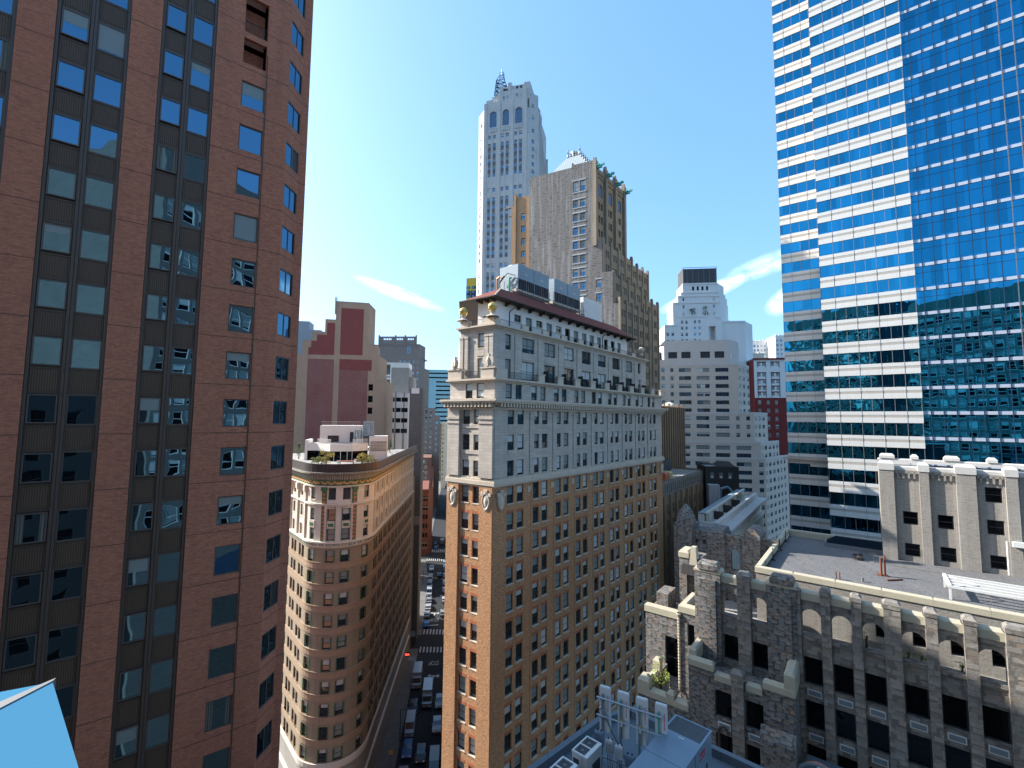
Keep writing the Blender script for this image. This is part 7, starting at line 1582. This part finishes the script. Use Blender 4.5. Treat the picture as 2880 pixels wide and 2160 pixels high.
# antennas
p = at(1686.9, 1957.4, 23.5); AF = Fr((p.x, p.y), 120); plain('radome', (.55, .56, .56), .4, 0, .03); plain('panel_text', (.45, .04, .12), .5)
for k, u in enumerate((-.06, .85, 1.74, 2.62)):
    t_ = thing('panel_antenna', ['white panel antenna on the roof frame, leftmost of four', 'white panel antenna on the roof frame, second from left with a yellow tag', 'white panel antenna on the roof frame, third from left with a yellow tag', 'white panel antenna on the roof frame, rightmost of four beside the air handler'][k], 'antenna', AF.p(u, -.1, 48.7), 'panel antennas on the roof frame')
    q = MB(); q.box(AF, u, u + .53, -.32, -.14, 48.75, 50.78); q.taper(AF, u, u + .53, -.32, -.14, 50.78, 50.84, .02, .02); q.build('radome', 'radome', t_)
    q = MB()
    for j in range(9): q.box(AF, u + .40, u + .45, -.14, -.132, 49.75 + .085 * j, 49.80 + .085 * j)
    q.build('lettering', 'panel_text', t_)
    q = MB(); q.tube(AF.p(u + .18, -.06, 48.2), AF.p(u + .18, -.06, 50.55), .035, 8); q.box(AF, u + .08, u + .28, -.16, .0, 50.25, 50.33); q.box(AF, u + .08, u + .28, -.16, .0, 49.4, 49.48); q.build('mounting_pipe', 'green_pipe' if k else 'pvc_grey', t_)
    if k in (1, 2):
        q = MB(); q.box(AF, u + .05, u + .27, .0, .01, 49.35, 49.6, 1); q.box(AF, u + .05, u + .27, .0, .012, 49.6, 49.67, 0); q.build('warning_tag', ['gold', 'white_frame'], t_)
sf = thing('antenna_frame', 'galvanised pipe frame with a long diagonal brace holding the antennas', 'pipe frame', AF.p(0, 0, zr)); plain('galvanised', (.30, .35, .40), .4, .5, .08)
for z in (50.4, 49.58): q = MB(); q.tube(AF.p(-.14, .06, z), AF.p(2.98, .06, z), .045, 8); q.build('rail', 'galvanised', sf)
ft = gnd(1764.2, 2146.2, zr); q = MB(); q.tube(AF.p(.06, .1, 50.0), ft, .055, 8); q.build('diagonal_brace', 'galvanised', sf)
for u in (.1, 1.0, 1.9): q = MB(); q.tube(AF.p(u, -.02, zr), AF.p(u, -.02, 50.5), .045, 8); q.build('post', 'galvanised', sf)
q = MB(); q.tube(AF.p(-.2, .2, zr + .5), AF.p(3.2, .2, zr + .6), .04); q.tube(AF.p(-.2, .7, zr + .3), AF.p(3.2, .7, zr + .35), .04); q.tube(AF.p(2.2, 0, 49.5), AF.p(2.8, 1.0, zr + .2), .03); q.build('base_rail', 'galvanised', sf)
for k, (u, z, w_, h_, mt) in enumerate(((-.05, 48.55, .42, .62, 'unit_blue'), (.50, 48.4, .34, .55, 'unit_shade'), (.95, 48.3, .36, .55, 'radome'), (1.42, 48.1, .42, .50, 'unit_blue'))):
    t_ = thing('radio_box', ['blue-grey radio unit below the antennas, leftmost', 'beige finned radio unit below the antennas, second from left', 'white radio unit below the antennas behind the brace', 'blue-grey radio unit below the antennas, rightmost'][k], 'radio unit', AF.p(u, .45, z), 'radio units below the antennas')
    q = MB(); q.taper(AF, u, u + w_, .45, .68, z, z + h_, .01, .01); 
    for j in range(6): q.box(AF, u + .03 + j * w_ / 7, u + .05 + j * w_ / 7, .68, .70, z + .05, z + h_ - .08)
    q.build('housing', mt, t_); q = MB()
    for j in range(3): q.path([AF.p(u + .08 + .1 * j, .55, z), AF.p(u + .08 + .1 * j, .6, z - .3), AF.p(u + .2 + .12 * j, .8, zr + .15), AF.p(u + .9 + .1 * j, 1.0, zr + .1)], .014, 5)
    for j in range(2): q.ball(AF.p(u + .1 + .2 * j, .55, z + h_ + .05), .045, 8)
    q.build('cable', 'dark_frame', t_)
# pipe vent by the gothic wall
P_ = SB.p(-5.4, 1.2, 0); q = MB(); q.path([(P_[0], P_[1], 36), (P_[0], P_[1], 39.6), (P_[0] + .08, P_[1] - .06, 39.85), (P_[0] + .3, P_[1] - .25, 39.95), (P_[0] + .5, P_[1] - .42, 39.75), (P_[0] + .52, P_[1] - .45, 39.5)], .1, 8); tag(q.build('vent_pipe', 'dark_wood'), 'brown gooseneck vent pipe in front of the gothic block wall', 'vent pipe')
# glazed canopy at the bottom right
cp = thing('roof_canopy', 'white panelled flat canopy with a dark rim at the bottom right corner', 'canopy', SF.p(3, 4, 36)); f = SF.sub(.2, 1.2); zc_ = 38.6
q = MB(); q.box(f, 0, 14, 0, 6, zc_ - .3, zc_); q.build('rim', 'membrane', cp); q = MB()
for k in range(5): q.box(f, .7 + k * 2.3, .7 + k * 2.3 + 2.26, .75, 5, zc_, zc_ + .04)
q.build('panel', 'unit_white', cp)
plain('orange_stripe', (.75, .16, .03), .5); q = MB(); n_ = 10; P0_ = Vector(f.p(-.2, 4.2, 0)); dU = f.u
ar_ = thing('curved_tube_rail', 'clear arched rail with an orange stripe above the bottom right canopy', 'rail', tuple(f.p(0, 3.2, zc_)))
pp = [f.p(-.6 + 2.6 * k / n_, 2.6, zc_ - .6 + 1.7 * math.sin(math.pi * (.12 + .62 * k / n_)) ) for k in range(n_ + 1)]
q.path(pp, .13, 8); q.build('tube', 'ac_grille', ar_); q = MB(); q.path([(x, y, z + .12) for x, y, z in pp], .035, 5); q.build('stripe', 'orange_stripe', ar_)
# the coping of our own balcony at the lower left
plain('sheet_sky_shade', (.05, .165, .275), 1.0, 0, .02, spec=0)  # blue of sky light in shade put into the sheet colour
wc = thing('balcony_coping', 'pale blue sheet metal coping corner very close at the lower left', 'coping', (-1.6, 1.55, 62)); zc2 = 63.0
tip = gnd(148, 1918, zc2); r1_ = gnd(222, 2163, zc2); l1_ = gnd(-20, 2005, zc2); l2_ = gnd(-20, 1985, zc2); tp2 = gnd(157, 1909, zc2); o1 = gnd(-20, 1950, zc2 - .03)
back_ = Vector((-3.2, .2, zc2))
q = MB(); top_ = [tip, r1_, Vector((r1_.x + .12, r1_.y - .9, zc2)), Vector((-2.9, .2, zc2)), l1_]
q.prism([(v_.x, v_.y) for v_ in top_], zc2 - .9, zc2); q.build('sheet', 'sheet_sky_shade', wc)
q = MB(); q.hexa([tuple(v_ - Vector((0, 0, .05))) for v_ in (tip, tp2, l2_, l1_)] + [tuple(v_ + Vector((0, 0, .004))) for v_ in (tip, tp2, l2_, l1_)]); q.build('seam', 'pvc_grey', wc)
q = MB(); q.face([tuple(tp2 + Vector((0, 0, -.01))), tuple(l2_ + Vector((0, 0, -.01))), tuple(o1)]); q.face([tuple(tp2 + Vector((0, 0, -.02))), tuple(o1), tuple(o1 - Vector((0, 0, .5))), tuple(tp2 - Vector((0, 0, .5)))]); q.build('outer_sheet', 'sheet_sky_shade', wc)
